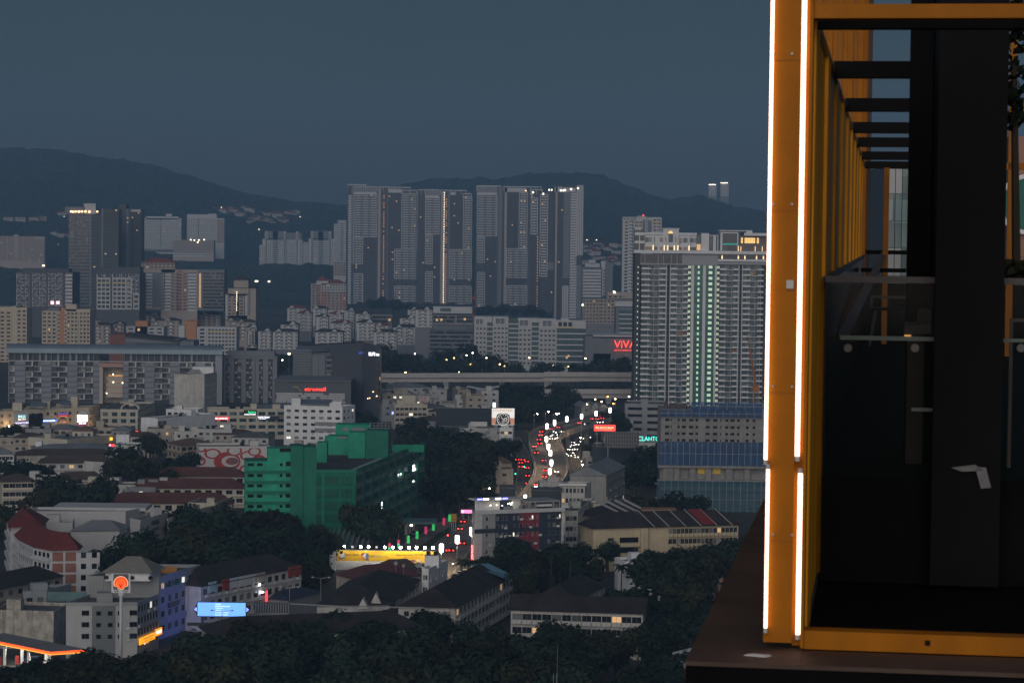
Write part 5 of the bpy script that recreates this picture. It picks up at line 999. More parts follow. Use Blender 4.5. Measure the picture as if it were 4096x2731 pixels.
for i in range(4):
    for j in range(3): B5.on('window',winmesh(1.9,2.7,FRG,GLT,0,-.05),Fa,.3+j*2.0,.4+i*3.1,.02)
    b=MB(); b.fbox(Fa,.1,6.6,.1+i*3.1,.35+i*3.1,.3,.05); B5.part('ledge',b,[WHITE])
P6=lb('shop_block','cream four-storey shop block with broad windows behind the long white wall',4,[(1868,650),(2740,648)],14,14,CRW,[WD(bay=4.6,w=3.4,h=1.7,glass=GLT,sill=.8,fin=.25)],'shop block',clutter=6)
fsign(P6,'shop_sign','red lit strip sign left on the shop block behind the long white wall',4,1896,712,2050,731,SGR,[('CAR CHARGE',.1,.2,.8,.6,SGW)])
fsign(P6,'shop_sign','dark sign with green and white glowing letters on the shop block',4,2185,645,2300,692,BLKP,[('Sanitra',.32,.4,.6,.45,SGG),('SOLUTIONS',.05,.06,.85,.22,SGW)])
letters('shop_sign','dark teal lettering high on the left of the shop block behind the white wall',4,1880,652,1962,672,1213,'LT THAI',mat('t_teal',(.05,.13,.13),.6,.05))
u,_=q(5,68,0); sign('shop_sign','dark blue clinic sign with white letters',5,68,697,180,730,fdep(P6,u),mat('sign_navy2',(.05,.06,.16),.5,.05,em=.1),[('KLINIK DILKO',.04,.45,.92,.4,SGW),('CLINIC PHARMACY',.1,.12,.6,.16,SGW)])
sign('shop_sign','black sign with grey letters right of the clinic sign',5,182,697,303,730,fdep(P6,u),BLKP,[('QUE',.68,.3,.3,.4,WHP)])
b=MB(); p0=QA(5,45,608,1225); p1=QA(5,300,600,1225); b.hexa([(p0.x,1222,p0.z-2.6),(p1.x,1222,p1.z-2.6),(p1.x,1232,p1.z),(p0.x,1232,p0.z)],[(p0.x,1222,p0.z-2.4),(p1.x,1222,p1.z-2.4),(p1.x,1232,p1.z+.2),(p0.x,1232,p0.z+.2)]); P6.part('terrace_roof',b,[METAL])
B7=lb('office_building','large white stepped building with long window bands behind the green building',5,[(305,617),(828,628),(942,612)],18,15,WHITE,[WD(bay=4.2,w=2.1,h=1.2,frame=FRD,ac=.15),WD(bay=5,w=2,h=1.2)],'office building',clutter=3)
for x0,x1,y,m_ in ((372,452,540,WHITE),(735,820,568,WHITE)):
    D=fdep(B7,q(5,x0,0)[0],0,-.1); p=QA(5,x0,y,D); p2=QA(5,x1,y,D); b=MB(); b.box(p.x,p2.x,D,D+6,18,p.z); B7.part('stair_house',b,[m_])
D=fdep(B7,q(5,560,0)[0],0,-3); p=QA(5,455,575,D); p2=QA(5,730,575,D); b=MB(); b.hexa([(p.x,D,p.z-1.2),(p2.x,D,p.z-1.2),(p2.x,D+9,p.z+.6),(p.x,D+9,p.z+.6)],[(p.x,D,p.z-1),(p2.x,D,p.z-1),(p2.x,D+9,p.z+.8),(p.x,D+9,p.z+.8)]); B7.part('shed_roof',b,[METAL])
b=MB(); D=fdep(B7,q(5,580,0)[0],0,.25)
for y0,y1 in ((752,785),(808,842)):
    b=MB(); Fa=B7.F[0]; z1_=QA(5,700,y0,D).z; z0_=QA(5,700,y1,D).z; b.fbox(Fa,Fa.W*.53,Fa.W*.98,z0_,z1_,.3,.02); B7.part('grey_band',b,[GRYW])
B8=lb('shop_building','white four-storey building with rows of paired windows and ledges by the KK sign',5,[(1297,612),(1588,612)],12,13,CRW,[WD(fl=2.8,nb=7,w=2.0,h=1.4,sill=.7,ledge=.35,fin=.3)],'shop building',clutter=1)
p=QA(5,1420,550,1298); B8.put('stair_house',MB().box(-3.6,3.6,0,6,0,4.6).mesh('stair_house',[CRW]),Vector((p.x,1300,12))-B8.loc)
sign('roof_sign','white board with red double letters standing on a low roof',5,1514,522,1602,572,1345,mat('panel_offwhite',(.5,.45,.44),.6,.05),[('KK',.14,.38,.72,.55,REDP),('SUPERMART',.05,.08,.9,.2,REDP)],legs=0)
sign('lit_sign','small blue lit sign with a white figure beside the white four-storey building',5,1268,657,1295,685,1290,emat('sign_blue_small',(.15,.2,1),1.4,'NONE'),[('A',.3,.2,.4,.6,SGW)],legs=0)
SHEDW=[mat('shed_white',(.45,.45,.44),.8,.12,.2,streak=.4),mat('shed_tan',(.36,.32,.27),.85,.15,.2,streak=.6),GRYW]
SHR=[mat('shed_roof_grey',(.2,.21,.22),.7,.2,.15,streak=.3),mat('shed_roof_rust',(.16,.1,.07),.85,.3,.2),mat('shed_roof_concrete',(.17,.15,.13),.9,.25,.2)]
def shed(label,r,x0,y,x1,z,dep,wi,ri,rf='flat',y1=None,**kw):
    return lb('low_building',label,r,[(x0,y),(x1,y if y1 is None else y1)],z,dep,SHEDW[wi],[WD(bay=5,w=1.6,h=1.1)],'low building',roof=rf,rm=SHR[ri],rise=2.2,**dict(dict(clutter=1,par_h=.5),**kw))
shed('white vaulted hangar with a grey middle panel under the rail viaduct',5,1285,440,1600,9,30,0,0,'hip')
shed('broad low tan-roofed building left of the KK sign',5,1185,505,1480,7,40,1,2)
shed('grey-blue building left of the white four-storey building',5,1180,600,1290,9,20,2,0)
shed('white rooftop box building behind the KK sign',5,1605,468,1765,9,16,0,0)
shed('flat white building directly behind the KK sign',5,1450,518,1635,8,14,0,2)
shed('small white shop right of the KK sign',5,1640,560,1760,7,12,0,1)
shed('white box building above the dark lattice screen',5,1853,562,1982,11,12,0,0)
shed('pale building with an arched doorway left of the lit upright sign',5,1935,525,2100,14,14,1,2)
shed('white building next to the bright upright sign above the watch billboard',5,2070,478,2228,15,16,0,0)
shed('long low brown shed under the viaduct piers',5,1860,470,1975,6,20,1,1)
sign('lit_sign','bright cyan-white upright sign above the watch billboard',6,160,580,184,620,1180,emat('sign_cyanwhite',(.75,1,1),3,'NONE'),legs=0)
b=MB(); p0=QA(5,1945,440,1420); p1=QA(5,2090,465,1420); p2=QA(5,2230,438,1420)
for a_,c_ in ((p0,p1),(p1,p2)): b.hexa([a_,c_,c_+Vector((0,8,0)),a_+Vector((0,8,0))],[a_+Vector((0,0,.5)),c_+Vector((0,0,.5)),c_+Vector((0,8,.5)),a_+Vector((0,8,.5))])
t_=T('canopy_roof','white butterfly canopy roof standing before the viaduct','canopy',(p1.x,p1.y,0)); t_.part('roof',b,[PLW])
for a_ in (p0,p1,p2): b=MB(); b.tube((a_.x,a_.y+3,0),(a_.x,a_.y+3,a_.z),.3,k=6); t_.part('post',b,[PLW])
# dark lattice screen and watch billboard
D=1195; p=QA(5,1665,622,D); p2=QA(5,2168,622,D); pb=QA(5,1665,790,D); t_=T('lattice_screen','wide dark steel lattice screen on a low building left of the watch billboard','screen',((p.x+p2.x)/2,D,0)); b=MB(); b.box(p.x,p2.x,D+1,D+9,0,p.z-.6); t_.part('wall',b,[SLATE]); Fa=F((p.x,D),(p2.x,D))
for j in range(22): b=MB(); s=(Fa.W-.15)*j/21; b.fbox(Fa,s,s+.15,pb.z,p.z,.1,0); t_.part('upright',b,[DARKM])
for i in range(6): b=MB(); z=pb.z+(p.z-pb.z)*i/5; b.fbox(Fa,0,Fa.W,z-.08,z+.08,.2,.11); t_.part('rail',b,[METAL if i in(0,5) else DARKM])
t_=sign('billboard','billboard showing a large wristwatch over a pale ground',6,150,628,352,776,1140,emat('billboard_pale',(.85,.82,.78),.62,'NONE'),[('HUMMER',.07,.8,.86,.14,emat('bb_gold',(.5,.28,.06),.55,'NONE'))],legs=0,frame=DARKM,cat='billboard')
W,H=t_.W,t_.H; bbk=emat('bb_black',(.02,.022,.025),.1,'NONE'); bbl=emat('bb_light',(.8,.78,.72),.6,'NONE'); bbs=emat('bb_skin',(.55,.25,.16),.45,'NONE')
for x0,x1 in ((.0,.2),(.8,1)): b=MB(); b.box(x0*W+.02,x1*W-.02,-.04,-.02,.02*H,.42*H); t_.part('skin_patch',b,[bbs],local=True)
b=MB(); b.hexa([(W*x,-.05,H*z) for x,z in ((.16,.02),(.84,.02),(.78,.6),(.64,.7),(.36,.7),(.22,.6))],[(W*x,-.08,H*z) for x,z in ((.16,.02),(.84,.02),(.78,.6),(.64,.7),(.36,.7),(.22,.6))]); t_.part('watch_case',b,[bbk],local=True)
def ring(r0,r1,cx,cz,o,k=24):
    b=MB()
    for i in range(k):
        a,c=2*math.pi*i/k,2*math.pi*(i+1)/k; b.quad((cx+math.cos(a)*r0,o,cz+math.sin(a)*r0),(cx+math.cos(a)*r1,o,cz+math.sin(a)*r1),(cx+math.cos(c)*r1,o,cz+math.sin(c)*r1),(cx+math.cos(c)*r0,o,cz+math.sin(c)*r0))
    return b
t_.part('watch_ring',ring(.25*W,.272*W,.5*W,.32*H,-.1),[bbl],local=True); t_.part('watch_ring',ring(.05*W,.07*W,.6*W,.32*H,-.12),[bbl],local=True); t_.part('watch_ring',ring(.04*W,.055*W,.5*W,.18*H,-.12),[bbl],local=True)
for i in range(12):
    a=i*math.pi/6; c,s=math.cos(a),math.sin(a); b=MB(); b.tube((.5*W+c*.17*W,-.11,.32*H+s*.17*W),(.5*W+c*.23*W,-.11,.32*H+s*.23*W),.13,k=4); t_.part('hour_mark',b,[bbl],local=True)
for a,L in ((2.2,.14),(.5,.2)): b=MB(); b.tube((.5*W,-.13,.32*H),(.5*W+math.cos(a)*L*W,-.13,.32*H+math.sin(a)*L*W),.12,k=4); t_.part('watch_hand',b,[bbl],local=True)
shed('red-brown gabled shop under the watch billboard lattice',5,1890,748,2110,8,12,1,1,'gable')
sign('shop_board','pale board with grey marks before the red-brown shop',5,1975,749,2125,790,1150,mat('board_pale',(.5,.5,.49),.6,.05),[])
shed('white shop with a long fascia beside the big trees',5,1690,795,1860,7,14,0,0)
shed('long white shop front under the pale board',5,1890,815,2170,8,14,0,0)
B11=lb('shop_building','slim white four-storey building with warm-lit lower floors left of the frontage road',6,[(222,820),(338,822)],12,10,WHITE,[WD(fl=2.9,nb=3,w=2.1,h=1.3,sill=.8,ledge=.4,lit=.2)],'shop building',clutter=1)
shed('white low house below the slim white building',6,60,870,215,7,12,0,2); shed('pale stepped house behind the big trees',6,110,960,215,7,10,0,0)
shed('old tan shophouse with a yellow band beside the queue',6,185,1185,345,9,14,1,1)
shed('brown-roofed shophouse left of the queue',6,170,1120,330,8,12,1,1,'hip')
# right of the flyover
for i,(x0,x1,y) in enumerate(((955,1045,618),(1045,1120,622),(1118,1195,628))): shed('blue-grey gabled warehouse beyond the bend, %s of the three'%('left','middle','right')[i],6,x0,y,x1,9,20,2,0,'gable')
B15=lb('car_park','grey car park block at the foot of the green-glazed tower',6,[(1342,600),(1700,606)],17,26,GRYW,[WD(fl=3.4,bay=9,w=7,h=1.5,glass=GLB)],'car park',clutter=1)
shed('pale warehouse with a ribbed white roof before the car park block',6,1365,745,1665,9,16,0,0)
t_=sign('led_billboard','bright red electronic billboard with glowing words right of the flyover',6,1066,776,1258,832,1075,emat('led_red',(1,.05,.04),1.5),[('BIG SALE IS BACK',.08,.42,.84,.26,emat('led_orange',(1,.55,.25),2.5,'NONE')),('JULY 29 - AUGUST 4, 2024',.16,.14,.68,.16,emat('led_orange2',(1,.5,.2),2,'NONE'))],legs=0,frame=DARKM,cat='billboard')
D=1048; p=QA(6,1163,838,D); p2=QA(6,1472,838,D); pb=QA(6,1163,976,D); t_=T('hoarding','large grey lattice back of a billboard right of the red electronic board','billboard',((p.x+p2.x)/2,D,0)); b=MB(); b.box(p.x,p2.x,D,D+.3,pb.z,p.z); t_.part('panel',b,[mat('lattice_grey',(.1,.1,.1),.8,.15)]); Fa=F((p.x,D),(p2.x,D))
for j in range(14): b=MB(); s=(Fa.W-.12)*j/13; b.fbox(Fa,s,s+.12,pb.z,p.z,.25,0); t_.part('upright',b,[METAL])
for i in range(5): b=MB(); z=pb.z+(p.z-pb.z)*i/4; b.fbox(Fa,0,Fa.W,z-.06,z+.06,.35,.26); t_.part('rail',b,[METAL])
for f in (.1,.9): b=MB(); b.tube((p.x+(p2.x-p.x)*f,D+.5,0),(p.x+(p2.x-p.x)*f,D+.5,pb.z),.25,k=6); t_.part('leg',b,[METAL])
letters('neon_sign','cyan neon outline letters beside the blue-netted construction',6,1462,880,1690,920,1085,'CLAHTON',SGC)
shed('cream building with a hipped roof below the cyan neon letters',6,1425,945,1660,9,16,0,0); shed('small cream house with a brown roof below the cyan letters',6,1435,1018,1545,7,9,1,1,'hip')
B21=lb('warehouse','black-slate warehouse with a stepped parapet right of the slip road',6,[(1062,1000),(1425,1004)],10,22,SLATE,[None],'warehouse',rm=ROOFC,clutter=2)
shed('grey flat roof behind the black-slate warehouse',6,1110,965,1260,9,12,2,2)
shed('low white house beside the slip road',6,995,1080,1065,5,10,0,1)
B22=lb('warehouse','big grey corrugated hall with a low gabled roof before the flyover',6,[(850,1228),(1176,1236),(1342,1150)],16,30,mat('wall_corrugated',(.27,.27,.26),.75,.15,.3,streak=.5),[None,WD(bay=3.4,w=1.6,h=1.4,ac=.3,ledge=.3)],'warehouse',rm=SHR[0],clutter=0,par_h=0)
b=MB(); hip(b,B22.poly,16.05,3.2,.5,gable=True); B22.part('gabled_roof',b,[SHR[0]])
shed('low grey building with a red neon edge left of the corrugated hall',6,580,1300,800,9,7,0,0)
p=QA(6,580,1318,fdep(B22,q(6,580,0)[0],0,6)); 
B23=lb('colonial_building','white colonial-style building with a pillared attic before the corrugated hall',6,[(766,1322),(985,1324),(1042,1306)],16.5,12,WHITE2,[WD(nb=6,w=1.0,h=1.5,fin=.25,fl=3.3),WD(nb=2,w=1.2,h=1.5,fl=3.3)],'house',clutter=0)
b=MB(); Fa=B23.F[0]; b.fbox(Fa,-.5,Fa.W+.5,16.6,17.2,.9,-.5); B23.part('cornice',b,[WHITE]); b=MB(); b.fbox(Fa,-.4,Fa.W+.4,9.2,9.6,1.0,0); B23.part('cornice',b,[WHITE])
B23.on('door',MB().box(0,1.2,-.1,-.01,0,2.3).mesh('door',[mat('door_orange',(.5,.2,.05),.6,.1)]),Fa,Fa.W*.72,4.2)
B25=lb('old_building','old stained white building with tall windows right of the hotel',9,[(805,45),(922,42),(1066,-70)],15,10,WHITE2,[WD(nb=3,w=1.3,h=1.4,ac=.5),WD(nb=7,w=1.0,h=2.4,sill=.4,fl=3.4,ledge=.35)],'old building',clutter=1)
lb('old_building','narrow cream balconied building behind the arched white building',9,[(1062,-20),(1146,-20)],15,10,CRW,[WD(nb=1,w=2.6,h=1.6,ledge=.8,fl=3.1)],'old building',clutter=0)
# lower-left middle field
B30=lb('restaurant','flat white restaurant with a black window band and gold letters',4,[(605,925),(1030,880)],8,22,CRW,[dict(fl=6,nf=1,nb=1,w=46,h=1.9,sill=3.2,glass=GLB,mull=12,z0=0)],'restaurant',clutter=3,rm=SHR[0])
letters('wall_sign','faint gold lettering along the white restaurant',4,705,903,865,918,fdep(B30,q(4,705,0)[0]),'EXPERIENCE THE FINE TASTE',mat('t_gold',(.3,.24,.12),.6,.05))
sign('lit_sign','small bright yellow sign at the restaurant corner',4,985,890,1008,916,fdep(B30,q(4,985,0)[0]),SGY); sign('lit_sign','small pink and red lit sign under the yellow corner sign',4,975,950,1025,972,1095,SGR,[('O',.08,.1,.3,.8,emat('t_pink',(1,.7,1),2.5,'NONE'))],legs=0)
lb('shop_building','pale green three-storey shop with a roof hut behind the conifer',4,[(1030,975),(1228,978),(1268,952)],12,12,mat('wall_pale_green',(.5,.56,.52),.8,.08,streak=.3),[dict(fl=3.6,nb=1,w=8.5,h=1.9,sill=1,glass=GLB,mull=5),WD(nb=2,w=1.3,h=1.4)],'shop building',clutter=0)
p=QG(4,1088,945,12); roofbox(T('roof_hut','small white hut on the pale green shop','hut',(p.x,p.y+5,12.03)),p.x,p.y+5,12.03,5.5,4,3.4,WHITE,'wall')
lb('flats','white walk-up flats under a long brown roof at left',4,[(350,1120),(1010,1118)],9,9,WHITE2,[WD(fl=3,bay=3.6,w=1.8,h=1.4,ledge=.5,ac=.2)],'flats',roof='hip',rise=2.6)
lb('flats','white flats end block with a stair tower right of the brown roof',4,[(925,1130),(1108,1105)],9,9,WHITE2,[WD(fl=3,nb=3,w=1.6,h=1.4,ledge=.6)],'flats',clutter=0)
lb('flats','grimy long roof with parapet huts above the white walk-up flats',4,[(150,1050),(1040,1045)],8,16,OLDW,[WD(bay=4,w=1.6,h=1.1)],'flats',roof='hip',rm=RBR,rise=2)
lb('flats','white two-storey house with a sign at the left edge',4,[(-60,1045),(125,1042)],8,12,WHITE,[WD(nb=5,w=1.8,h=1.5)],'house',roof='hip',rm=SHR[0])
lb('flats','cream weathered flats with dark balconies at the left edge',4,[(20,1290),(310,1285)],12,10,CRW,[WD(fl=3,nb=5,w=2.2,h=1.5,glass=GLB,ledge=.5)],'flats',roof='hip',rm=RBR,rise=2.4)
lb('house','small house with white dormer gables under a brown roof among the trees',4,[(520,1280),(950,1270)],6,9,WHITE,[WD(bay=4,w=1.4,h=1.2)],'house',roof='hip',rm=RBR,rise=3)
for i,(x,w) in enumerate(((352,2.6),(440,3.6))): p=QG(4,x,975,6); roofbox(T('rooftop_box','white rooftop box behind the dark roofs, %s of two'%('left','right')[i],'rooftop box',(p.x,p.y,0)),p.x,p.y,0,w,3,8.5 if i==0 else 7,WHITE,'wall')
lb('warehouse','dark low warehouse roof behind the grimy roof at left',4,[(360,1000),(1030,985)],6,20,OLDW,[None],'warehouse',roof='hip',rm=SHR[0],rise=1.6)
lb('shop_building','curved beige shophouse row with brown roof left of the mural',4,[(1500,935),(1620,965),(1900,938)],10,12,mat('wall_beige',(.42,.36,.27),.85,.12,.2,streak=.5),[WD(nb=3,w=2.6,h=1.4,ledge=.8,glass=GLB),WD(bay=4,w=2.8,h=1.4,ledge=.8,glass=GLB)],'shop building',roof='hip',rm=SHR[1],rise=2)
# mural
M1=lb('mural_building','white gable building painted with big red rings',4,[(1782,988),(2420,985)],12,16,mat('mural_white',(.55,.54,.52),.8,.06,streak=.2),[None],'building',clutter=3)
Fa=M1.F[0]; sc_=Fa.W/(2420-1782); MR=mat('mural_red',(.38,.05,.045),.8,.1); MW=mat('mural_ground',(.55,.54,.52),.8,.06); MG2=mat('mural_grey',(.13,.13,.14),.8,.1)
def ell(cx,cy,rx,ry,o):
    b=MB(); k=26; P=[]
    for i in range(k):
        a=2*math.pi*i/k; s=(cx+math.cos(a)*rx-1782)*sc_; z=12-(cy+math.sin(a)*ry-988)*sc_*.98; P.append(Fa.P(min(max(s,0),Fa.W),min(max(z,.5),11.95),o))
    b.quad(*P[::-1]); return b
for n_,(cx,cy,rx,ry,ring_) in enumerate(((1905,1038,75,48,.72),(1800,1105,45,40,.6),(2035,1110,120,88,0),(2100,1010,68,50,.75),(2230,1060,80,48,.75),(2280,1020,60,40,.7),(2200,1190,60,48,.65),(1830,1190,40,30,0),(2320,1110,70,60,.6),(1805,995,45,28,.5))):
    o=.012+.012*n_
    M1.part('painted_ring',ell(cx,cy,rx,ry,o),[MR])
    if ring_: M1.part('painted_disc',ell(cx,cy,rx*ring_,ry*ring_,o+.006),[MW])
M1.part('painted_disc',ell(2062,1108,78,52,.2),[MW]); M1.part('painted_ring',ell(2080,1106,58,34,.21),[MR]); M1.part('painted_disc',ell(2088,1106,38,22,.22),[MG2])
# red-roofed rows
for x0,x1,y,lab in ((1380,2200,1240,'farthest red-roofed terrace row below the mural'),(1165,2200,1345,'middle red-roofed terrace row left of the green building'),(940,2080,1480,'nearest long red-roofed terrace row left of the green building')):
    z=7 if y<1450 else 8; lb('terrace_row',lab,4,[(x0,y),(x1,y+4)],z,13,CRW,[WD(fl=3,bay=3.8,w=2.3,h=1.5,ledge=.5,glass=GLB)],'terrace',roof='hip',rm=mat('roof_rust',(.115,.045,.036),.9,.25,.3),rise=3.2)
lb('flats','pale flats block at the right end of the nearest red-roofed row',4,[(1945,1500),(2085,1440)],9,10,CRW,[WD(nb=5,w=1.3,h=1.5)],'flats',clutter=1)
# ================================================================== blue-netted construction
NETB=mat('net_blue',(.022,.08,.2),.9,.35,.35,alpha=.7); NETT=mat('net_teal',(.03,.12,.17),.9,.25,.5,alpha=.55); NETG=mat('net_green',(.015,.2,.12),.9,.25,.35,alpha=.42); CONR=mat('raw_concrete',(.24,.23,.22),.9,.2,.3,streak=.5)
def construction():
    D=915; a=QA(6,1668,650,D); b=QA(6,2800,650,D); t=T('construction_block','unfinished concrete block wrapped in blue netting beside the orange post','construction site',((a.x+b.x)/2,D,0)); Fa=F((a.x,D),(b.x,D)); k=Fa.W/(2800-1668); S=lambda x:(x-1668)*k; Z=lambda y:QA(6,1900,y,D).z
    holes=[]
    for i,y in enumerate((735,797,857,915)):
        for x,w in ((1705,38),(1755,10),(1815,22),(1855,36),(1920,38),(1978,24),(2045,12),(2068,38),(2135,38),(2200,10),(2245,26),(2290,38),(2350,24),(2420,36),(2490,24)):
            a0,a1=S(x),S(x+w); z0,z1=Z(y+12),Z(y-12); holes.append((a0,a1,z0,z1)); t.on('window_opening',winmesh(a1-a0,z1-z0,FRD,GLB,1 if w>20 else 0,.3),Fa,a0,z0)
    w=MB(); wall(w,Fa,Z(930),Z(640),holes,.3); t.part('wall',w,[CONR])
    m=MB(); m.fbox(Fa,0,Fa.W,0,Z(640),-.9,-22); t.part('core',m,[CONR])
    for y in (700,770,828,885): m=MB(); m.fbox(Fa,-.2,Fa.W,Z(y),Z(y)+.35,.12,0); t.part('slab_edge',m,[CONR])
    for x in (2030,2400): m=MB(); m.fbox(Fa,S(x),S(x)+1.2,Z(930),Z(640),.1,0); t.part('column',m,[CONR])
    # open transfer floor with fat columns
    m=MB(); m.fbox(Fa,-1,Fa.W,Z(1160),Z(1138),1.5,-1); t.part('transfer_slab',m,[CONR])
    for x,w_ in ((1690,95),(1790,48),(1930,52),(2070,52),(2255,60),(2420,50)): m=MB(); m.fbox(Fa,S(x),S(x+w_),Z(1265),Z(1160),.8,-.9); t.part('transfer_column',m,[CONR])
    m=MB(); m.fbox(Fa,-1,Fa.W,Z(1282),Z(1265),1.5,-1); t.part('slab_edge',m,[CONR])
    for x in (2005,2140): m=MB(); m.fbox(Fa,S(x),S(x+70),Z(1215),Z(1170),-.7,-.8); t.part('yellow_board',m,[mat('board_yellow',(.5,.32,.04),.7,.15,em=.1)])
    # lower floors behind teal net
    for i in range(6): m=MB(); m.fbox(Fa,-2,Fa.W,Z(1300+60*i)-.4,Z(1300+70*i),.3,-.9); t.part('slab_edge',m,[CONR])
    def nets(x0,x1,y0,y1,mt_,o,step,lab):
        x=x0
        while x<x1:
            m=MB(); e=min(x+step,x1); n=4
            for j in range(n):
                s0=S(x)+(S(e)-S(x))*j/n; s1=S(x)+(S(e)-S(x))*(j+1)/n; b0,b1=.18*math.sin(j*1.6+x),.18*math.sin((j+1)*1.6+x); m.quad(Fa.P(s0,Z(y1),o+b0),Fa.P(s1,Z(y1),o+b1),Fa.P(s1,Z(y0),o+b1*.5),Fa.P(s0,Z(y0),o+b0*.5))
            t.part('net_panel',m,[mt_],label=lab); 
            m=MB(); m.fbox(Fa,S(e)-.06,S(e)+.06,Z(y1),Z(y0),o+.3,o+.18); t.part('scaffold_pole',m,[METAL]); x+=step
        for y in ((y0+y1)/2,): m=MB(); m.fbox(Fa,S(x0),S(x1),Z(y)-.06,Z(y)+.06,o+.3,o+.2); t.part('scaffold_rail',m,[METAL])
    nets(1650,2800,925,1138,NETB,1.6,55,None); nets(1660,2800,640,705,NETB,1.4,70,None); nets(1935,2800,570,645,NETB,.9,80,None); nets(1640,2800,1272,1605,NETT,2.2,62,None)
    m=MB()
    for i in range(46): x=rnd.uniform(1700,1935); m.tube(Fa.P(S(x),Z(645),-rnd.uniform(0,6)),Fa.P(S(x),Z(rnd.uniform(565,600)),-rnd.uniform(0,6)),.07,k=4)
    t.part('starter_bars',m,[mat('rebar_rust',(.12,.05,.03),.8,.2)],kind='stuff')
construction()
p=crane('orange crane with a slanting jib behind the construction netting',18,1030,548,1070,1190,.7,(-4,0,22),mat('crane_orange',(.35,.12,.03),.6,.1))
# ================================================================== the green-glazed tower
def right_tower():
    D=1455; r=15; t=T('residential_tower','tall tower with white balcony floors, green glazed core and villas lit on its roof','tower block',(QA(r,1400,1500,D).x,D,0))
    a=QA(r,470,690,D); b=QA(r,3200,690,D); Fa=F((a.x,D),(b.x,D)); k=Fa.W/(3200-470); S=lambda x:(x-470)*k; Z=lambda y:QA(r,1300,y,D).z
    WT=mat('rt_white',(.62,.63,.65),.7,.05); GR=mat('rt_grey',(.3,.31,.33),.75,.06); DKR=mat('rt_dark',(.05,.055,.062),.6,.1); GLV=glassmat('glass_balcony',(.02,.045,.05),(.15,.21,.21),.5,.2)
    zt=Z(690); fl=(Z(775)-Z(1448))/9.0
    m=MB(); m.fbox(Fa,0,S(540),0,Z(545),1.2,-24); t.part('dark_flank',m,[DKR])
    m=MB(); m.fbox(Fa,S(540),Fa.W,0,zt,-2.2,-24); t.part('core_wall',m,[DKR])
    n=int(zt/fl)
    wings=[(558,890,[(562,652),(655,730),(732,800),(805,888)]),(955,1190,[(958,1035),(1038,1115),(1120,1188)]),(1615,1862,[(1618,1690),(1693,1775),(1780,1860)]),(1925,2200,[(1928,2010),(2015,2085),(2090,2165)]),(2250,2500,[(2255,2330),(2335,2420),(2425,2498)]),(2560,2800,[(2565,2640),(2645,2720),(2725,2798)])]
    sl={}
    for wi,(x0,x1,bays) in enumerate(wings):
        W=S(x1)-S(x0); m=MB(); m.box(0,W*.36,-.9,2.2,0,.3); m.box(0,W*.36,-.9,-.75,.3,1.0); m.box(W*.36,W*.72,-.35,2.2,0,.3); m.box(W*.72,W,-.7,2.2,0,.3); m.box(W*.72,W,-.7,-.55,.3,.95); sm=m.mesh('balcony_floor',[WT])
        for i in range(n):
            z=zt-fl*(i+1); o=t.on('balcony_floor',sm,Fa,S(x0),z)
            for (b0,b1) in bays:
                w=S(b1)-S(b0); g=glassmat('glass_painted_litroom',(.2,.13,.07),(.35,.22,.1),.4) if rnd.random()<.02 else GLV  # a few rooms: warm base colour stands in for lamplight behind the glass
                if x0<2300: t.on('window',winmesh(w-.15,fl-.45,FRG,g,3,0),Fa,S(b0),z+.32,-1.2 if (b0%3) else -.4)
        for (b0,b1) in bays: m=MB(); m.fbox(Fa,S(b1)-.1,S(b1)+.25,0,zt,-.1,-2.2); t.part('party_wall',m,[GR])
    for x0,x1 in ((893,953),(1866,1922),(2503,2557)):
        m=MB(); m.fbox(Fa,S(x0),S(x0)+.4,0,zt,.2,-2.2); t.part('pier',m,[WT]); m=MB(); m.fbox(Fa,S(x1)-.4,S(x1),0,zt,.2,-2.2); t.part('pier',m,[WT])
        for i in range(n): m=MB(); m.fbox(Fa,S(x0)+.4,S(x1)-.4,zt-fl*(i+1),zt-fl*(i+1)+.25,-.3,-2.2); t.part('service_ledge',m,[GR])
    # central green core
    for x0,x1 in ((1228,1266),(1384,1424),(1545,1572)): m=MB(); m.fbox(Fa,S(x0),S(x1),0,zt,1.0,-2.2); t.part('pier',m,[WT])
    GG=glassmat('glass_green',(.03,.13,.1),(.06,.22,.17),.5,.2)
    for i in range(n):
        z=zt-fl*(i+1)
        for x0,x1,c0,c1 in ((1268,1382,1315,1340),(1426,1543,1462,1510)):
            w=S(x1)-S(x0); t.on('green_bay',winmesh(w,fl-.02,mat('rt_greenframe',(.04,.14,.11),.6,.1),GG,5,0,tr=1.0),Fa,S(x0),z,.5)
            m=MB(); m.fbox(Fa,S(c0),S(c1),z+.9,z+fl-.8,.62,.58); t.part('lit_window',m,[LITG])
        for x0,x1 in ((1188,1204),(1207,1222),(1576,1590),(1594,1608)):
            m=MB(); m.fbox(Fa,S(x0),S(x1)-.1,z+.8,z+2.3,.25,.1); t.part('lit_window',m,[LITG])
        m=MB(); m.fbox(Fa,S(505),S(518),z+.8,z+1.6,1.26,1.2); t.part('lit_window',m,[LITG])
    for x0,x1 in ((1188,1226),(1572,1614)): m=MB(); m.fbox(Fa,S(x0),S(x1),0,zt,.1,-2.2); t.part('dark_strip',m,[mat('rt_brown',(.1,.085,.08),.7,.1)])
    # crown: glazed storey, white deck, villas
    m=MB(); m.fbox(Fa,S(540),S(1100),zt,Z(560),.2,-20); t.part('sky_lounge',m,[GLB])
    for x in (548,600,780,850,960,1035): m=MB(); m.fbox(Fa,S(x)-.2,S(x)+.2,zt,Z(556),.5,.2); t.part('mullion',m,[GR])
    m=MB(); m.fbox(Fa,S(540),S(1583),zt-.6,zt+.3,1.2,-2); t.part('ledge',m,[GR]); m=MB(); m.fbox(Fa,S(1100),S(1583),zt+.3,Z(548),.6,-20); t.part('screen_wall',m,[GR])
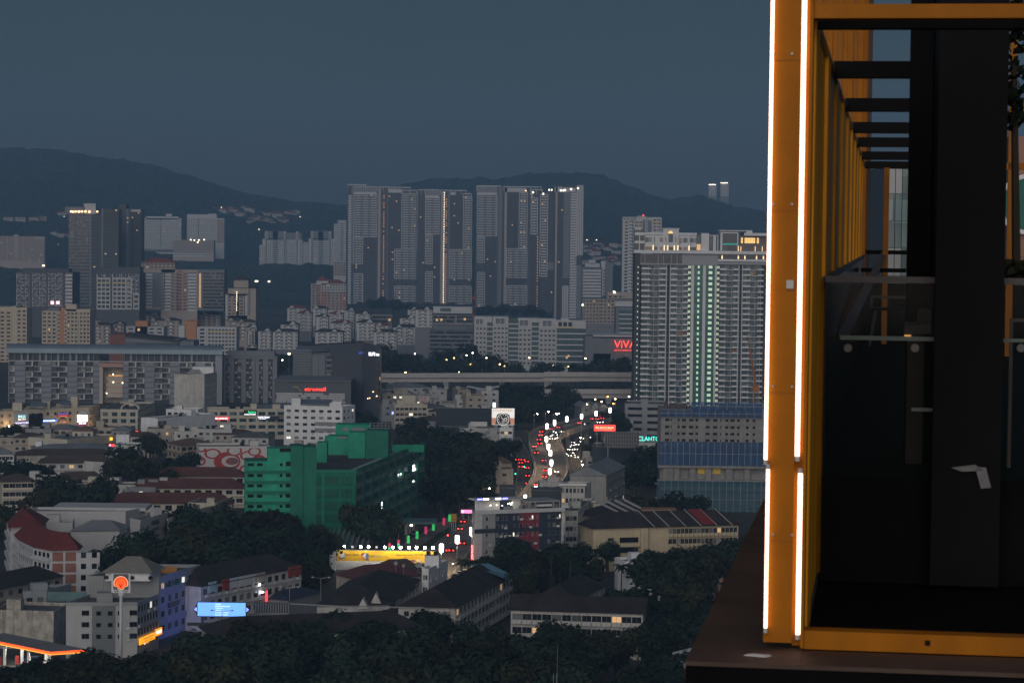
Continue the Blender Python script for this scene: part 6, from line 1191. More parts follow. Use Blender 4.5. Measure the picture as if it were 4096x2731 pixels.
    m=MB(); m.fbox(Fa,S(462)-.5,Fa.W,Z(548),Z(508),2.2,-24); t.part('white_deck',m,[WT])
    for y0,y1,o in ((618,648,1.4),(690,655,1.0)): m=MB(); m.fbox(Fa,S(1583),Fa.W,Z(max(y0,y1)),Z(min(y0,y1)),o,-20); t.part('white_band',m,[WT if y0<650 else GR])
    m=MB(); m.fbox(Fa,S(1583),Fa.W,Z(618),Z(548),-.2,-20); t.part('lounge_glass',m,[GLB])
    for x in (1630,1848,1935,2092,2185): m=MB(); m.fbox(Fa,S(x),S(x)+.8,Z(618),Z(548),.4,-.2); t.part('pillar',m,[WT]); m=MB(); m.fbox(Fa,S(x)+.1,S(x)+.7,Z(612),Z(572),.5,.42); t.part('uplight',m,[emat('uplight_warm',(1,.6,.3),1.4,'NONE')])
    zd=Z(508); WV=WT
    m=MB(); m.fbox(Fa,S(595),S(1292),zd,Z(270),-.6,-18); t.part('villa_wall',m,[WV]); m=MB(); m.fbox(Fa,S(840),S(1052),zd,Z(212),.3,-16); t.part('villa_gable',m,[WV]); m=MB(); m.fbox(Fa,S(832),S(1060),Z(222),Z(210),.7,-16); t.part('cornice',m,[WT]); m=MB(); m.fbox(Fa,S(590),S(1296),Z(300),Z(270),.2,-.6); t.part('cornice',m,[WT])
    for x0,x1,y0,y1,g in ((600,692,336,402,GLT),(716,735,336,400,GLT),(798,838,336,400,LITY),(868,888,336,396,LITY),(1002,1022,336,396,LITY),(1048,1090,336,400,LITY),(1114,1172,338,402,GLT),(1198,1292,338,402,GLT),(600,692,460,506,LITY),(716,772,460,506,GLH),(800,838,460,506,LITY),(910,978,460,506,GLH),(1050,1090,460,506,GLH),(1114,1172,460,506,LITY),(1210,1290,460,506,GLH),(868,888,460,506,GLH),(1002,1020,460,506,GLH)):
        o_=.32 if 840<x0<1052 else -.58; t.on('window',winmesh(S(x1)-S(x0),Z(y0)-Z(y1),FRW,glassmat('glass_painted_lit',(.25,.15,.07),(.4,.25,.1),.4) if g is LITY else g,3,-.06),Fa,S(x0),Z(y1),o_)  # lit villa rooms painted as warm-coloured glass, no emission
    m=MB(); cx=S(943); rr=S(975)-S(943); P=[Fa.P(cx-rr,Z(282),.36)]+[Fa.P(cx-rr*math.cos(math.pi*i/10),Z(282)+rr*math.sin(math.pi*i/10)*1.1,.36) for i in range(11)]; m.quad(*P[::-1]); t.part('arched_window',m,[emat('arch_glow',(1,.6,.2),.75,'NONE')]); t.on('window',winmesh(2*rr,Z(285)-Z(400),FRD,GLT,2,-.06,1.5),Fa,cx-rr,Z(400),.32)
    for x in (700,850,895,985,1032,1182): m=MB(); m.fbox(Fa,S(x),S(x)+.9,zd,Z(300),.75,.0); t.part('column',m,[WT]); m=MB(); m.fbox(Fa,S(x)+.1,S(x)+.8,zd+.1,Z(440),.85,.76); t.part('uplight',m,[emat('uplight_cream',(1,.75,.4),.9,'NONE')])
    for z0,z1,y in ((0,0,385),(0,0,405)): pass
    for x0,x1,y0,y1 in ((462,595,385,418),(462,595,272,310),(462,545,215,235)): m=MB(); m.fbox(Fa,S(x0),S(x1),Z(y1),Z(y0),1,-18); t.part('terrace_slab',m,[WT])
    m=MB(); m.fbox(Fa,S(466),S(590),zd,Z(225),-.4,-16); t.part('terrace_glass',m,[GLB])
    for x in (520,): m=MB(); m.fbox(Fa,S(x),S(x)+.5,zd,Z(272),.6,-.2); t.part('column',m,[WT])
    m=MB(); m.fbox(Fa,S(1356),S(1460),zd,Z(272),.4,-14); t.part('white_tower',m,[WT]); m=MB(); m.fbox(Fa,S(1295),S(1352),zd,Z(300),-.6,-14); t.part('glass_link',m,[GLT]); m=MB(); m.fbox(Fa,S(1298),S(1350),zd+.3,Z(420),-.5,-.58); t.part('lit_window',m,[LITY])
    m=MB(); m.fbox(Fa,S(1464),S(1583),zd,Z(298),-.8,-12); t.part('glass_link',m,[GLT])
    for x0,x1 in ((1518,1552),(1575,1585)): m=MB(); m.fbox(Fa,S(x0),S(x1),zd,Z(296),.3,-8); t.part('white_fin',m,[WT])
    m=MB(); m.fbox(Fa,S(1460),S(1586),Z(305),Z(296),.5,-8); t.part('roof_edge',m,[WT])
    m=MB(); m.fbox(Fa,S(1612),S(1850),zd,Z(245),-.3,-16); t.part('glass_pavilion',m,[GLB])
    for x0,x1,y0,y1 in ((1612,1640,505,258),(1838,1854,505,258)): m=MB(); m.fbox(Fa,S(x0),S(x1),Z(y0),Z(y1),.5,-.5); t.part('white_frame',m,[WT])
    m=MB(); m.fbox(Fa,S(1612),S(1854),Z(270),Z(256),.6,-.5); t.part('white_frame',m,[WT]); m=MB(); m.fbox(Fa,S(1598),S(1960),Z(240),Z(228),1.4,-16); t.part('roof_slab',m,[WT]); m=MB(); m.fbox(Fa,S(1640),S(1840),Z(425),Z(405),-.2,-.28); t.part('teal_band',m,[emat('teal_glow',(.05,.4,.35),.25,'NONE')])
    m=MB(); m.fbox(Fa,S(1855),S(2230),zd,Z(300),-1.5,-16); t.part('lounge_wall',m,[mat('rt_greybrown',(.16,.14,.13),.7,.1)]); m=MB(); m.fbox(Fa,S(1930),S(2240),Z(300),Z(262),1.2,-16); t.part('roof_slab',m,[WT]); m=MB(); m.fbox(Fa,S(1955),S(2040),Z(262),Z(226),.4,-10); t.part('plant_room',m,[WT])
    for x0,x1 in ((1892,1920),(1940,2085),(2105,2135)): t.on('window',winmesh(S(x1)-S(x0),Z(325)-Z(402),FRD,emat('lounge_glow',(1,.62,.22),.75,'NONE'),6 if x1-x0>60 else 1,0,2.0),Fa,S(x0),Z(402),-1.4)
    for x in (1860,1892,2085,2180): m=MB(); m.fbox(Fa,S(x)-.1,S(x)+.1,zd,Z(440),-.9,-1.0); t.part('lamp',m,[emat('lounge_lamp',(1,.6,.3),2,'NONE')])
right_tower()
# ================================================================== the green netted building
def green_building():
    z=24.0; GW_=mat('green_sheet',(.022,.29,.175),.8,.2,.25,streak=.4,dirt=(.5,.6,.6)); GD=mat('green_deep',(.012,.15,.095),.8,.15,.4)
    N=QG(5,945,1205,z); L=QG(5,-45,1205,z); Rr=QG(5,1563,955,z)
    ex=(N-L).normalized(); t=T('netted_building','large building shrouded in green sheeting and netting','construction site',(N.x,N.y,0)); F1=F((L.x,L.y),(N.x,N.y)); F2=F((N.x,N.y),(Rr.x,Rr.y)); k=F1.W/990; S=lambda x:(x+45)*k; sc=N.y/FPX/8.96; Zf=lambda y:z-(y-1205)*sc
    poly=par(L,N,Rr); b=MB(); b.quad(*[(p.x,p.y,z-.3) for p in poly]); t.part('roof_deck',b,[mat('roof_deck_brown',(.055,.045,.045),.9,.35,.15)])
    # left sheeted stair block with slot windows
    s0,s1=0,S(362); ztop=Zf(990); zl=Zf(1105); holes=[]
    rows=[1140,1238,1330,1422,1515,1608,1700,1790]
    for y in rows:
        for x,w in ((-20,55),(62,50),(265,26),(318,44)):
            a0=S(x); a1=S(x+w); zz=Zf(y+8); h=1.0 if w<50 or x<100 else .8; h=1.6 if x==318 else h
            if zz>1: holes.append((a0,a1,zz,zz+h)); t.on('window',winmesh(a1-a0,h,FRD,GLB,0,.15),F1,a0,zz)
    for x in (262,318): a0=S(x); zz=Zf(1020); t.on('window',winmesh(2 if x<300 else 3,1.2,FRD,GLB,0,-.03),F1,a0,zz,.02)
    w=MB(); wall(w,F1,0,zl,holes,.2,s0,s1); t.part('sheeted_wall',w,[GW_]); w=MB(); w.fbox(F1,S(155),s1,zl,ztop,-.01,-8); t.part('sheeted_stair',w,[GW_]); w=MB(); w.fbox(F1,s0,s1,0,zl-.05,-.4,-14); t.part('core',w,[GD])
    for y in rows[1:]: m=MB(); m.fbox(F1,s0-.2,s1+.05,Zf(y-28),Zf(y-52),.5,.02); t.part('net_band',m,[GD])
    m=MB(); m.fbox(F1,s0,s0+.6,0,zl,.3,0); t.part('corner_sheet',m,[GW_])
    # netted shafts in the middle
    for x0,x1,y in ((362,470,965),(470,595,975)): m=MB(); m.fbox(F1,S(x0),S(x1),0,Zf(y),1.3 if x0<400 else .7,-9); t.part('netted_shaft',m,[GD])
    # front frame: slabs, columns, dark floors behind nets
    fl=4.05; nf=6
    for Fa,a0,a1,tag_ in ((F1,S(490),F1.W,'f'),(F2,0,F2.W,'r')):
        m=MB(); m.fbox(Fa,a0,a1,0,z-1.2,-3.2,-4); t.part('inner_wall',m,[BODY])
        for i in range(nf):
            m=MB(); m.fbox(Fa,a0,a1,z-fl*i-1.3,z-fl*i,.05,-4); t.part('floor_slab',m,[GD if tag_=='f' else mat('slab_greenish',(.3,.4,.35),.85,.15,.2)])
        nb=max(3,round((a1-a0)/(8.5 if tag_=='f' else 13)))
        for j in range(nb+1):
            s=a0+(a1-a0)*j/nb; s=min(s,a1-.9); m=MB(); m.fbox(Fa,s,s+.9,0,z-.05,.25,-1); t.part('column',m,[GW_ if tag_=='f' and j==1 else GD])
        st=(a1-a0)/(nb*2)
        for j in range(nb*2):
            for i in range(nf):
                al=NETG if tag_=='f' else NETR; zt_=z-fl*i+.3; m=MB(); 
                if tag_=='f' and i and rnd.random()<.0: continue
                m.quad(Fa.P(a0+st*j+.03,zt_-fl,.5),Fa.P(a0+st*(j+1),zt_-fl,.5+.1*math.sin(j)),Fa.P(a0+st*(j+1),zt_,.45),Fa.P(a0+st*j+.03,zt_,.45)); t.part('net_panel',m,[al])
        m=MB(); m.fbox(Fa,a0,a1,z,z+1.0,.55,-.3); t.part('parapet',m,[GD if tag_=='r' else GD])
        for j in range(int((a1-a0)/6)): 
            if rnd.random()<.5: m=MB(); s=a0+6*j+rnd.uniform(0,3); m.fbox(Fa,s,s+2,z+.15,z+.8,.62,.56); t.part('pale_patch',m,[mat('net_pale',(.1,.28,.2),.8,.1)])
    # lights inside on the flank
    WLT=emat('site_light',(.95,1,.95),4)
    for f,zz,w_,h_ in ((.36,8,3.2,3.2),(.32,6.2,2.2,1),(.62,16.5,.7,.7),(.65,16.5,2.5,.5),(.845,15,3.2,3),(.88,14.6,1.8,2),(.845,12,2.5,.4),(.48,19,.9,.5),(.52,18.4,1.1,.5),(.7,14,1.2,.8),(.56,9.5,.8,1.2),(.1,4,1.5,1.2)):
        m=MB(); m.fbox(F2,f*F2.W,f*F2.W+w_,zz,zz+h_,-.6,-.75); t.part('site_light',m,[WLT])
    # rooftop cores
    def rb(x0,x1,y0,y1,D,dep,mt_,nm='sheeted_core'):
        a=QA(5,x0,y1,D); c=QA(5,x1,y0,D); m=MB(); m.box(a.x,c.x,D,D+dep,z-.3,c.z); t.part(nm,m,[mt_])
    rb(690,885,880,1005,864,9,GW_); rb(765,1075,780,1000,872,10,GW_); rb(880,1035,848,1058,852,9,GW_); rb(1038,1240,832,1058,851,12,GD); rb(600,690,935,1000,835,6,GW_)
    rb(668,765,885,960,869,5,GW_)
    for x0,x1,y0,y1,D in ((830,882,803,832,871.8),(912,1030,805,850,871.8),(780,875,885,900,863.8)):
        a=QA(5,x0,y1,D); c=QA(5,x1,y0,D); m=MB(); m.box(a.x,c.x,D-.06,D,a.z,c.z); t.part('louvre',m,[FRG])
    a=QA(5,1076,760,860); c=QA(5,1248,832,860)
    for i in range(6): x=a.x+(c.x-a.x)*i/5; m=MB(); m.tube((x,860,c.z),(x,860,a.z),.06,k=4); t.part('scaffold_pole',m,[METAL])
    for i in range(4): zz=c.z+(a.z-c.z)*i/3; m=MB(); m.tube((a.x,860,zz),(c.x,860,zz),.06,k=4); t.part('scaffold_rail',m,[METAL])
    m=MB(); p=QG(5,1270,955,z+2.5); p2=QG(5,1560,958,z+2.5); m.hexa([(p.x,p.y,z),(p2.x,p2.y,z),(p2.x,p2.y+.4,z),(p.x,p.y+.4,z)],[(p.x,p.y,z+2.5),(p2.x,p2.y,z+2.5),(p2.x,p2.y+.4,z+2.5),(p.x,p.y+.4,z+2.5)]); t.part('sheet_screen',m,[GW_])
NETR=mat('net_green_thin',(.04,.2,.15),.9,.25,.35,alpha=.3)
green_building()
# canopy hall in front of the green building
p=QG(8,730,345,5); b=MB(); n=14
for i in range(n):
    f0,f1=i/n,(i+1)/n; x0=p.x-11+22*f0; x1=p.x-11+22*f1; h0,h1=4.5+2.2*math.sin(math.pi*f0),6+3*math.sin(math.pi*f1); b.quad((x0,p.y,h0-2),(x1,p.y,h1-2),(x1,p.y+18,h1),(x0,p.y+18,h0)); 
t_=T('hall_roof','pale arched hall roof behind the yellow billboard','hall',(p.x,p.y,0)); t_.part('roof',b,[mat('hall_grey',(.22,.21,.23),.7,.08)]); t_.part('wall',MB().box(p.x-10.5,p.x+10.5,p.y+.5,p.y+17,0,2.4),[GRYW])
# petrol forecourt canopy behind the boulevard
p=QG(8,1430,130,5); t_=T('forecourt_canopy','small canopy on white posts by the boulevard','canopy',(p.x,p.y,0)); t_.part('roof',MB().box(p.x-11,p.x+9,p.y-3,p.y+9,5,5.6),[mat('canopy_teal',(.08,.14,.16),.6,.1)])
for x in (1398,1432,1465): pp=QG(8,x,235 if x<1400 else 222,0); t_.part('post',MB().box(pp.x-.5,pp.x+.5,pp.y-.5,pp.y+.5,0,5),[WHP])
# ================================================================== yellow billboard
t_=sign('billboard','long yellow advertising billboard floodlit from above',8,780,374,1670,478,752,mat('bb_yellow',(.75,.42,.012),.6,.06,.05),
 [('Seni Jaya',.073,.5,.15,.26,mat('bb_ink',(.02,.015,.01),.6,.05)),('UM',.325,.42,.045,.2,mat('bb_ink2',(.03,.035,.05),.6,.05)),('360',.372,.42,.06,.2,mat('bb_bluegrey',(.28,.42,.45),.6,.05)),('media',.435,.42,.08,.18,mat('bb_faint',(.55,.42,.12),.6,.05)),('Advertise Here: 03-7729 1795',.592,.58,.335,.19,MATS['bb_ink']),('www.senijayacorp.com',.67,.38,.18,.1,MATS['bb_ink'])],cat='billboard',frame=METAL,legs=0)
W,H=t_.W,t_.H
for cx,cz,r0,cl in ((.047,.62,.9,(.55,.5,.5)),(.054,.5,.8,(.08,.2,.45)),(.04,.45,.7,(.5,.05,.04))):
    b=ring(0.001,r0*.95,cx*W,cz*H,-.06-r0*.02,14); t_.part('emblem',b,[mat('emblem_%d'%(cx*1e4),cl,.6,.05)],local=True)
for cx,cz,r0,cl in ((.262,.62,.7,(.02,.02,.02)),(.272,.5,.9,(.6,.15,.05)),(.29,.55,.85,(.35,.42,.55)),(.285,.42,.6,(.6,.25,.05))):
    b=ring(0.001,r0*.9,cx*W,cz*H,-.06-cx*.2,12); t_.part('emblem',b,[mat('emblem_b%d'%(cx*1e4),cl,.6,.05)],local=True)
for i,cl in enumerate(((.05,.05,.04),(.5,.04,.03),(.06,.06,.05),(.16,.04,.16),(.65,.62,.55))): b=MB(); b.box(W*(.558+.061*i),W*(.603+.061*i),-.04,-.02,.1*H,.24*H); t_.part('brand_block',b,[mat('brand_%d'%i,cl,.6,.05)],local=True)
FLO=emat('flood_glow',(1,.98,.9),60)
for i,x in enumerate((855,928,1002,1073,1145,1217,1290,1360,1436,1502,1575,1648)):
    X_=(x-780)/890*W; on=x not in (928,1145); b=MB(); b.tube((X_-.6,-.1,H+.1),(X_-.3,-1.7,H+1.2),.04,k=5); t_.put('lamp_arm',b.mesh('lamp_arm',[METAL])); b=MB(); b.box(-.32,.32,-.3,.3,-.22,.22); o=t_.put('flood_lamp',b.mesh('flood_lamp',[FLO if on else mat('lamp_faint_glow',(.4,.4,.38),.3,.05,em=1.2)]),(X_-.3,-1.8,H+1.3)); o.rotation_euler=(-.5,0,0)  # lamps without the flood glow still emit faintly from their material
# shelter roof under the billboard
p0=QA(8,745,533,748); p1=QA(8,1230,470,748); b=MB(); b.hexa([(p0.x,740,p0.z-1),(p1.x,740,p0.z-1),(p1.x,751,p0.z+1.6),(p0.x,751,p0.z+1.6)],[(p0.x,740,p0.z-.8),(p1.x,740,p0.z-.8),(p1.x,751,p0.z+1.8),(p0.x,751,p0.z+1.8)]); t_=T('shelter_roof','white ribbed shelter roof below the yellow billboard','shelter',((p0.x+p1.x)/2,745,0)); t_.part('roof',b,[mat('shelter_sheet',(.25,.24,.23),.7,.15,.4,streak=.4)])
for i in range(7): x=p0.x+1+(p1.x-p0.x-2)*i/6; t_.part('post',MB().tube((x,745,0),(x,745,p0.z),.1,k=5),[WHP])
b=MB(); b.box(p0.x-.5,p0.x+1.2,741,742.5,0,QA(8,758,385,742).z); t_.part('white_column',b,[WHP])
# ================================================================== near buildings
NAVY=mat('wall_navy',(.028,.036,.055),.6,.12,.2); CRIM=mat('wall_crimson',(.2,.028,.045),.65,.12,.2); LGRY=mat('wall_light_grey',(.5,.5,.5),.7,.06,.2,streak=.15); MGRY=mat('wall_mid_grey',(.26,.27,.27),.7,.08,.2)
def hotel():
    P0,P1=QG(11,128,1190,18),QG(11,1060,1155,18); P0.z=P1.z=0; dd=Vector((-.07,1,0))*16; poly=[P0,P1,P1+dd,P0+dd]; t=T('hotel','grey, navy and crimson panelled hotel with a rooftop bar','hotel',cen(poly)); Fa=F(poly[0],poly[1]); k=Fa.W/932; S=lambda x:(x-128)*k
    w=MB(); blank(w,poly,0,18,(0,)); t.part('wall',w,[MGRY])
    strips=[(128,205,LGRY),(205,342,MGRY),(342,592,NAVY),(592,806,CRIM),(806,1036,NAVY),(1036,1060,LGRY)]; cols={342:[(350,.8),(405,.6),(445,.6),(525,.6),(570,.6)],592:[(600,.9),(665,.6),(720,.6),(770,.5)],806:[(890,.8),(940,1),(1010,.5)],205:[(245,.7)]}
    W1=MAT=None
    for x0,x1,m_ in strips:
        holes=[]; c=cols.get(x0,[])
        for i in range(7):
            z=15.9-i*2.45
            for x,ww in c:
                if z>.5: holes.append((S(x),S(x)+ww,z,z+1.25)); t.on('window',winmesh(ww,1.25,FRW,LITW if rnd.random()<.07 else GLH,0,.15),Fa,S(x),z)
                if rnd.random()<.3: t.on('air_conditioner',AC,Fa,S(x)+ww+.75,z-.1)
        w=MB(); wall(w,Fa,0,18,holes,.18,S(x0),S(x1)); t.part('panel_strip',w,[m_])
    for x in (128,205): 
        for i in range(8): m=MB(); m.fbox(Fa,S(x)+.05,S(x+(77 if x<200 else 137))-.05,.4+i*2.2,.46+i*2.2,.03,0); t.part('panel_joint',m,[FRG])
    for x in (165,): m=MB(); m.fbox(Fa,S(x)-.03,S(x)+.03,0,18,.03,0); t.part('panel_joint',m,[FRG])
    m=MB(); m.fbox(Fa,-.1,S(806),12.4,13.6,.25,.035); t.part('navy_band',m,[NAVY])
    for i in range(16): m=MB(); s=Fa.W*i/16; m.fbox(Fa,s+.03,s+Fa.W/16-.03,18,19.1,.35,-.3); t.part('parapet_panel',m,[LGRY])
    b=MB(); b.quad(*[(p.x,p.y,18.05) for p in poly]); t.part('roof',b,[ROOFC])
    m=MB(); m.fbox(Fa,S(215),S(470),18.05,21.4,-6,-6.3); m.fbox(Fa,S(600),S(690),18.05,21.2,-6,-6.3); t.part('bar_wall',m,[WHP]); m=MB(); m.fbox(Fa,S(210),S(690),21.4,21.7,-4.5,-11); t.part('bar_roof',m,[LGRY])
    for x,cl in ((242,(.12,.12,1)),(307,(1,1,1)),(433,(1,1,1)),(505,(.12,.12,1))): m=MB(); m.fbox(Fa,S(x)-.8,S(x)+.8,21.75,22.1,-4.4,-4.7); t.part('roof_light',m,[emat('roof_light_%d'%x,cl,7,'AUTO')])
    for x,y in ((360,1095),(425,1092),(483,1098),(540,1080),(560,1072),(572,1085),(585,1065)): 
        p=Fa.P(S(x),0,-5); p.z=QA(11,x,y,p.y).z; t.put('bar_lamp',MB().box(-.12,.12,-.12,.12,-.12,.12).mesh('bar_lamp',[emat('bar_lamp',(1,.85,.6),9,'NONE')]),p-t.loc)
    m=MB(); m.fbox(Fa,S(700),S(1030),20.8,21.3,-1,-10); t.part('pergola_roof',m,[MGRY])
    for x in (705,770,960,1025): m=MB(); m.fbox(Fa,S(x),S(x)+.35,18.05,20.8,-1,-1.4); t.part('post',m,[MGRY])
    m=MB(); m.fbox(Fa,S(800),S(965),19.4,20.1,-2,-2.1); t.part('white_awning',m,[WHP])
    for x in (480,520,640,700,760,1000): m=MB(); m.fbox(Fa,S(x),S(x)+rnd.uniform(.8,2),18.05,19+rnd.random(),-3,-4); t.part('roof_unit',m,[GRYW])
    return t
HT=hotel()
for x0,x1,y0,y1,D,l in ((385,552,918,1045,775,'left'),(722,1036,945,1055,760,'right')):
    a=QA(11,x0,y1,D); c=QA(11,x1,y0,D); t=T('roof_box','dark slate rooftop box behind the hotel bar, %s of two'%l,'rooftop box',((a.x+c.x)/2,D,0)); t.part('wall',MB().box(a.x,c.x,D,D+9,0,c.z),[SLATE]); t.part('roof_edge',MB().box(a.x-.2,c.x+.2,D-.2,D+9.2,c.z,c.z+.3),[ROOFC])
sign('neon_sign','upright red neon sign on the hotel corner above the boulevard',8,1980,325,1997,468,733,SGR,[(c_,.15,.86-.125*i,.7,.09,emat('t_pinkneon',(1,.6,.6),2,'NONE')) for i,c_ in enumerate('FXAPWEQ')])
t_=sign('led_sign','blue and pink lit gantry sign over the boulevard',8,1890,12,2028,42,880,emat('led_pink',(1,.25,.5),1.3,'NONE'),[('B',.05,.15,.15,.7,emat('led_cyan',(.2,.5,1),2,'NONE'))],legs=0)
sign('road_sign','yellow road sign board on the boulevard median',8,1798,48,1850,118,845,mat('sign_yellow',(.55,.27,.03),.6,.1),[('P 1',.25,.6,.5,.25,REDP),('STOP',.2,.2,.6,.2,REDP)],legs=0)
# beige flats with brown tiled roof
BEF=mat('wall_beige_flats',(.5,.42,.28),.85,.1,.2,streak=.4); RT=mat('roof_tile_dark',(.026,.021,.021),.9,.55,.22,bump=.6,bscale=4)
FL=lb('flats','long beige flats with a dark tiled roof and balconies right of the hotel',9,[(1060,180),(2360,148)],13,12,BEF,[WD(fl=3.1,nb=17,a0=24,w=2.5,h=1.5,glass=GLH,lit=.04,ac=.25,bal=.9)],'flats',roof='hip',rm=RT,rise=4.2,over=.9)
Fa=FL.F[0]
for x in (1470,1500): m=MB(); m.fbox(Fa,Fa.W*(x-1060)/1300,Fa.W*(x-1060)/1300+1.2,0,12.8,1.2,0); FL.part('rib',m,[BEF])
for i in range(3): m=MB(); m.fbox(Fa,Fa.W*.175,Fa.W*.31,1.2+3.1*i,2.2+3.1*i+.1,1.4,.02); FL.part('curved_balcony',m,[BEF]); m=MB(); m.fbox(Fa,Fa.W*.18,Fa.W*.305,2.4+3.1*i,3.9+3.1*i,.3,.02); FL.part('dark_opening',m,[GLB])
for i in range(3): FL.on('window',winmesh(1.9,.7,FRD,GLB,0,-.03),Fa,4.6,3.1+3.1*i,.02)
for i,x in enumerate((1590,1720,1870,2010,2150,2290)):
    s=Fa.W*(x-1060)/1300; m=MB(); m.hexa([Fa.P(s,13.05,1),Fa.P(s+.18,13.05,1),Fa.P(s-2.82,17.4,-6),Fa.P(s-3,17.4,-6)],[Fa.P(s,13.5,1),Fa.P(s+.18,13.4,1),Fa.P(s-2.82,17.7,-6),Fa.P(s-3,17.75,-6)]); FL.part('party_wall',m,[MGRY])
m=MB(); s0,s1=Fa.W*(2035-1060)/1300,Fa.W*(2165-1060)/1300; m.quad(Fa.P(s0,13.45,.6),Fa.P(s1,13.45,.6),Fa.P(s1-3,17.5,-5.7),Fa.P(s0-3,17.5,-5.7)); FL.part('red_roof_bay',m,[mat('roof_deep_red',(.17,.02,.025),.85,.15)])
p=QA(9,1645,90,770); p2=QA(9,1645,0,770); FL.part('lift_tower',MB().box(p.x-8.5*.62,p.x+8.5*.62,766,773,12,p2.z),[mat('wall_orange_brown',(.3,.17,.1),.85,.12,streak=.3)])
FB=lb('flats','stepped dark roofs with pale ridge walls behind the beige flats',9,[(1150,95),(1640,70)],13,16,BEF,[None],'flats',roof='hip',rm=RT,rise=4)
for i in range(4): s=FB.F[0].W*(.1+.17*i); Fb=FB.F[0]; m=MB(); m.hexa([Fb.P(s+6,13.2,1),Fb.P(s+6.3,13.2,1),Fb.P(s+.3,17.3,-8),Fb.P(s,17.3,-8)],[Fb.P(s+6,13.8,1),Fb.P(s+6.3,13.6,1),Fb.P(s+.3,17.9,-8),Fb.P(s,18.2,-8)]); FB.part('party_wall',m,[GRYW])
# terraces in the bottom centre
TA=lb('terrace_row','dark-roofed shop terrace left of the small white walk-up, bottom centre',8,[(600,868),(1250,858),(1508,640)],9.5,12,WHITE2,[None,WD(nb=9,w=3,h=1.8,sill=.6,fl=3.2,lit=.12,fin=.25)],'terrace',roof='hip',rm=RT,rise=4.0,over=.8)
Fa=TA.F[1]; 
for i in range(6): m=MB(); m.fbox(Fa,Fa.W*i/6+.05,Fa.W*(i+1)/6-.05,8.2,9.4,.35,.02); TA.part('sign_board',m,[(BLKP,WHP,BLKP,BLKP,mat('board_green',(.03,.05,.04),.6,.1),BLKP)[i]])
for x,y in ((1012,835),(1128,788)):
    p=QG(8,x,y,11.5); b=MB(); b.hexa([(p.x-1.3,p.y,9.8),(p.x+1.3,p.y,9.8),(p.x+1.3,p.y+4,9.8),(p.x-1.3,p.y+4,9.8)],[(p.x-.05,p.y,12.2),(p.x+.05,p.y,12.2),(p.x+.05,p.y+4,12.2),(p.x-.05,p.y+4,12.2)]); TA.part('dormer',b,[WHITE2])
TB=lb('terrace_row','dark-roofed flats terrace with cluttered balconies beside the boulevard',8,[(1330,882),(1842,888),(2330,612)],10,12,WHITE2,[WD(nb=4,w=1.2,h=1.3),WD(nb=15,w=2.3,h=1.6,fl=3.1,bal=1.0,ac=.5,lit=.06)],'terrace',roof='hip',rm=RT,rise=4.2,over=.8)
b=MB(); p=QG(9,120,525,13.5); p2=QG(9,330,580,11.5); b.quad((p.x-5,p.y,14.0),(p2.x,p2.y-9,10.6),(p2.x+1,p2.y,10.6),(p.x,p.y+4,14.0)); TB.part('blue_sheet',b,[mat('tarp_blue',(.1,.2,.27),.6,.1)])
TC=lb('terrace_row','long dark roof with a pale gutter along the bottom trees',8,[(-320,1150),(1560,1075)],8,15,WHITE2,[None],'terrace',roof='hip',rm=RT,rise=3.4,over=.8)
b=MB(); a_=QG(8,360,858,11.6); c_=QG(8,850,882,11.6); b.hexa([a_,c_,c_+Vector((0,.5,0)),a_+Vector((0,.5,0))],[p+Vector((0,0,.22)) for p in (a_,c_,c_+Vector((0,.5,0)),a_+Vector((0,.5,0)))]); TC.part('gutter',b,[MGRY])
b=MB(); a_=QG(8,850,882,11.6); c_=QG(8,1560,892,11.6); b.hexa([a_,c_,c_+Vector((0,.5,0)),a_+Vector((0,.5,0))],[p+Vector((0,0,.22)) for p in (a_,c_,c_+Vector((0,.5,0)),a_+Vector((0,.5,0)))]); TC.part('gutter',b,[GRYW])
lb('house','small white-gabled house half hidden in the bottom trees',8,[(1130,1000),(1280,1030)],6,9,WHITE,[None],'house',roof='gable',rm=RT,rise=3)
WB=lb('walk_up','small white walk-up building with two black water tanks on its roof',8,[(1540,560),(1600,566),(1770,490)],12,9,WHITE,[WD(nb=2,w=.9,h=1.3),WD(nb=6,w=1.1,h=1.4,ac=.4,frame=FRD,glass=GLB)],'walk-up',clutter=0)
p=QG(8,1625,545,12); WB.put('tank_house',MB().box(-1.9,1.9,-1.5,2,0,3.2).mesh('tank_house',[WHITE]),Vector((p.x,p.y+4,12.03))-WB.loc)
for dx in (-.95,.95): WB.put('water_tank',TKM,Vector((p.x+dx,p.y+4,15.25))-WB.loc).scale=(.7,.7,.7)
lb('terrace_row','red and brown patchwork roofs between the billboard and the dark terrace',8,[(960,640),(1540,600)],9,12,OLDW,[WD(bay=4,w=1.5,h=1.2)],'terrace',roof='hip',rm=mat('roof_maroon',(.1,.035,.035),.9,.3,.3),rise=3)
lb('terrace_row','brown roof directly below the right half of the billboard',8,[(1180,575),(1560,560)],8.5,9,OLDW,[None],'terrace',roof='hip',rm=RBR,rise=3)
for x,y,s in ((1305,490,.55),(1375,512,.45),(1505,505,.75)):
    p=QG(8,x,y,13); t=T('satellite_dish','grey satellite dish on the roofs below the yellow billboard','satellite dish',p,'rooftop dishes'); b=MB()
    for i in range(10):
        a,c=2*math.pi*i/10,2*math.pi*(i+1)/10; b.quad((0,.35*s,0),(math.cos(a)*s,0,math.sin(a)*s),(math.cos(c)*s,0,math.sin(c)*s))
    t.part('dish',b,[MGRY],local=True); t.part('stand',MB().tube((0,.3,0),(0,.5,-2.4),.08,k=5),[METAL],local=True)
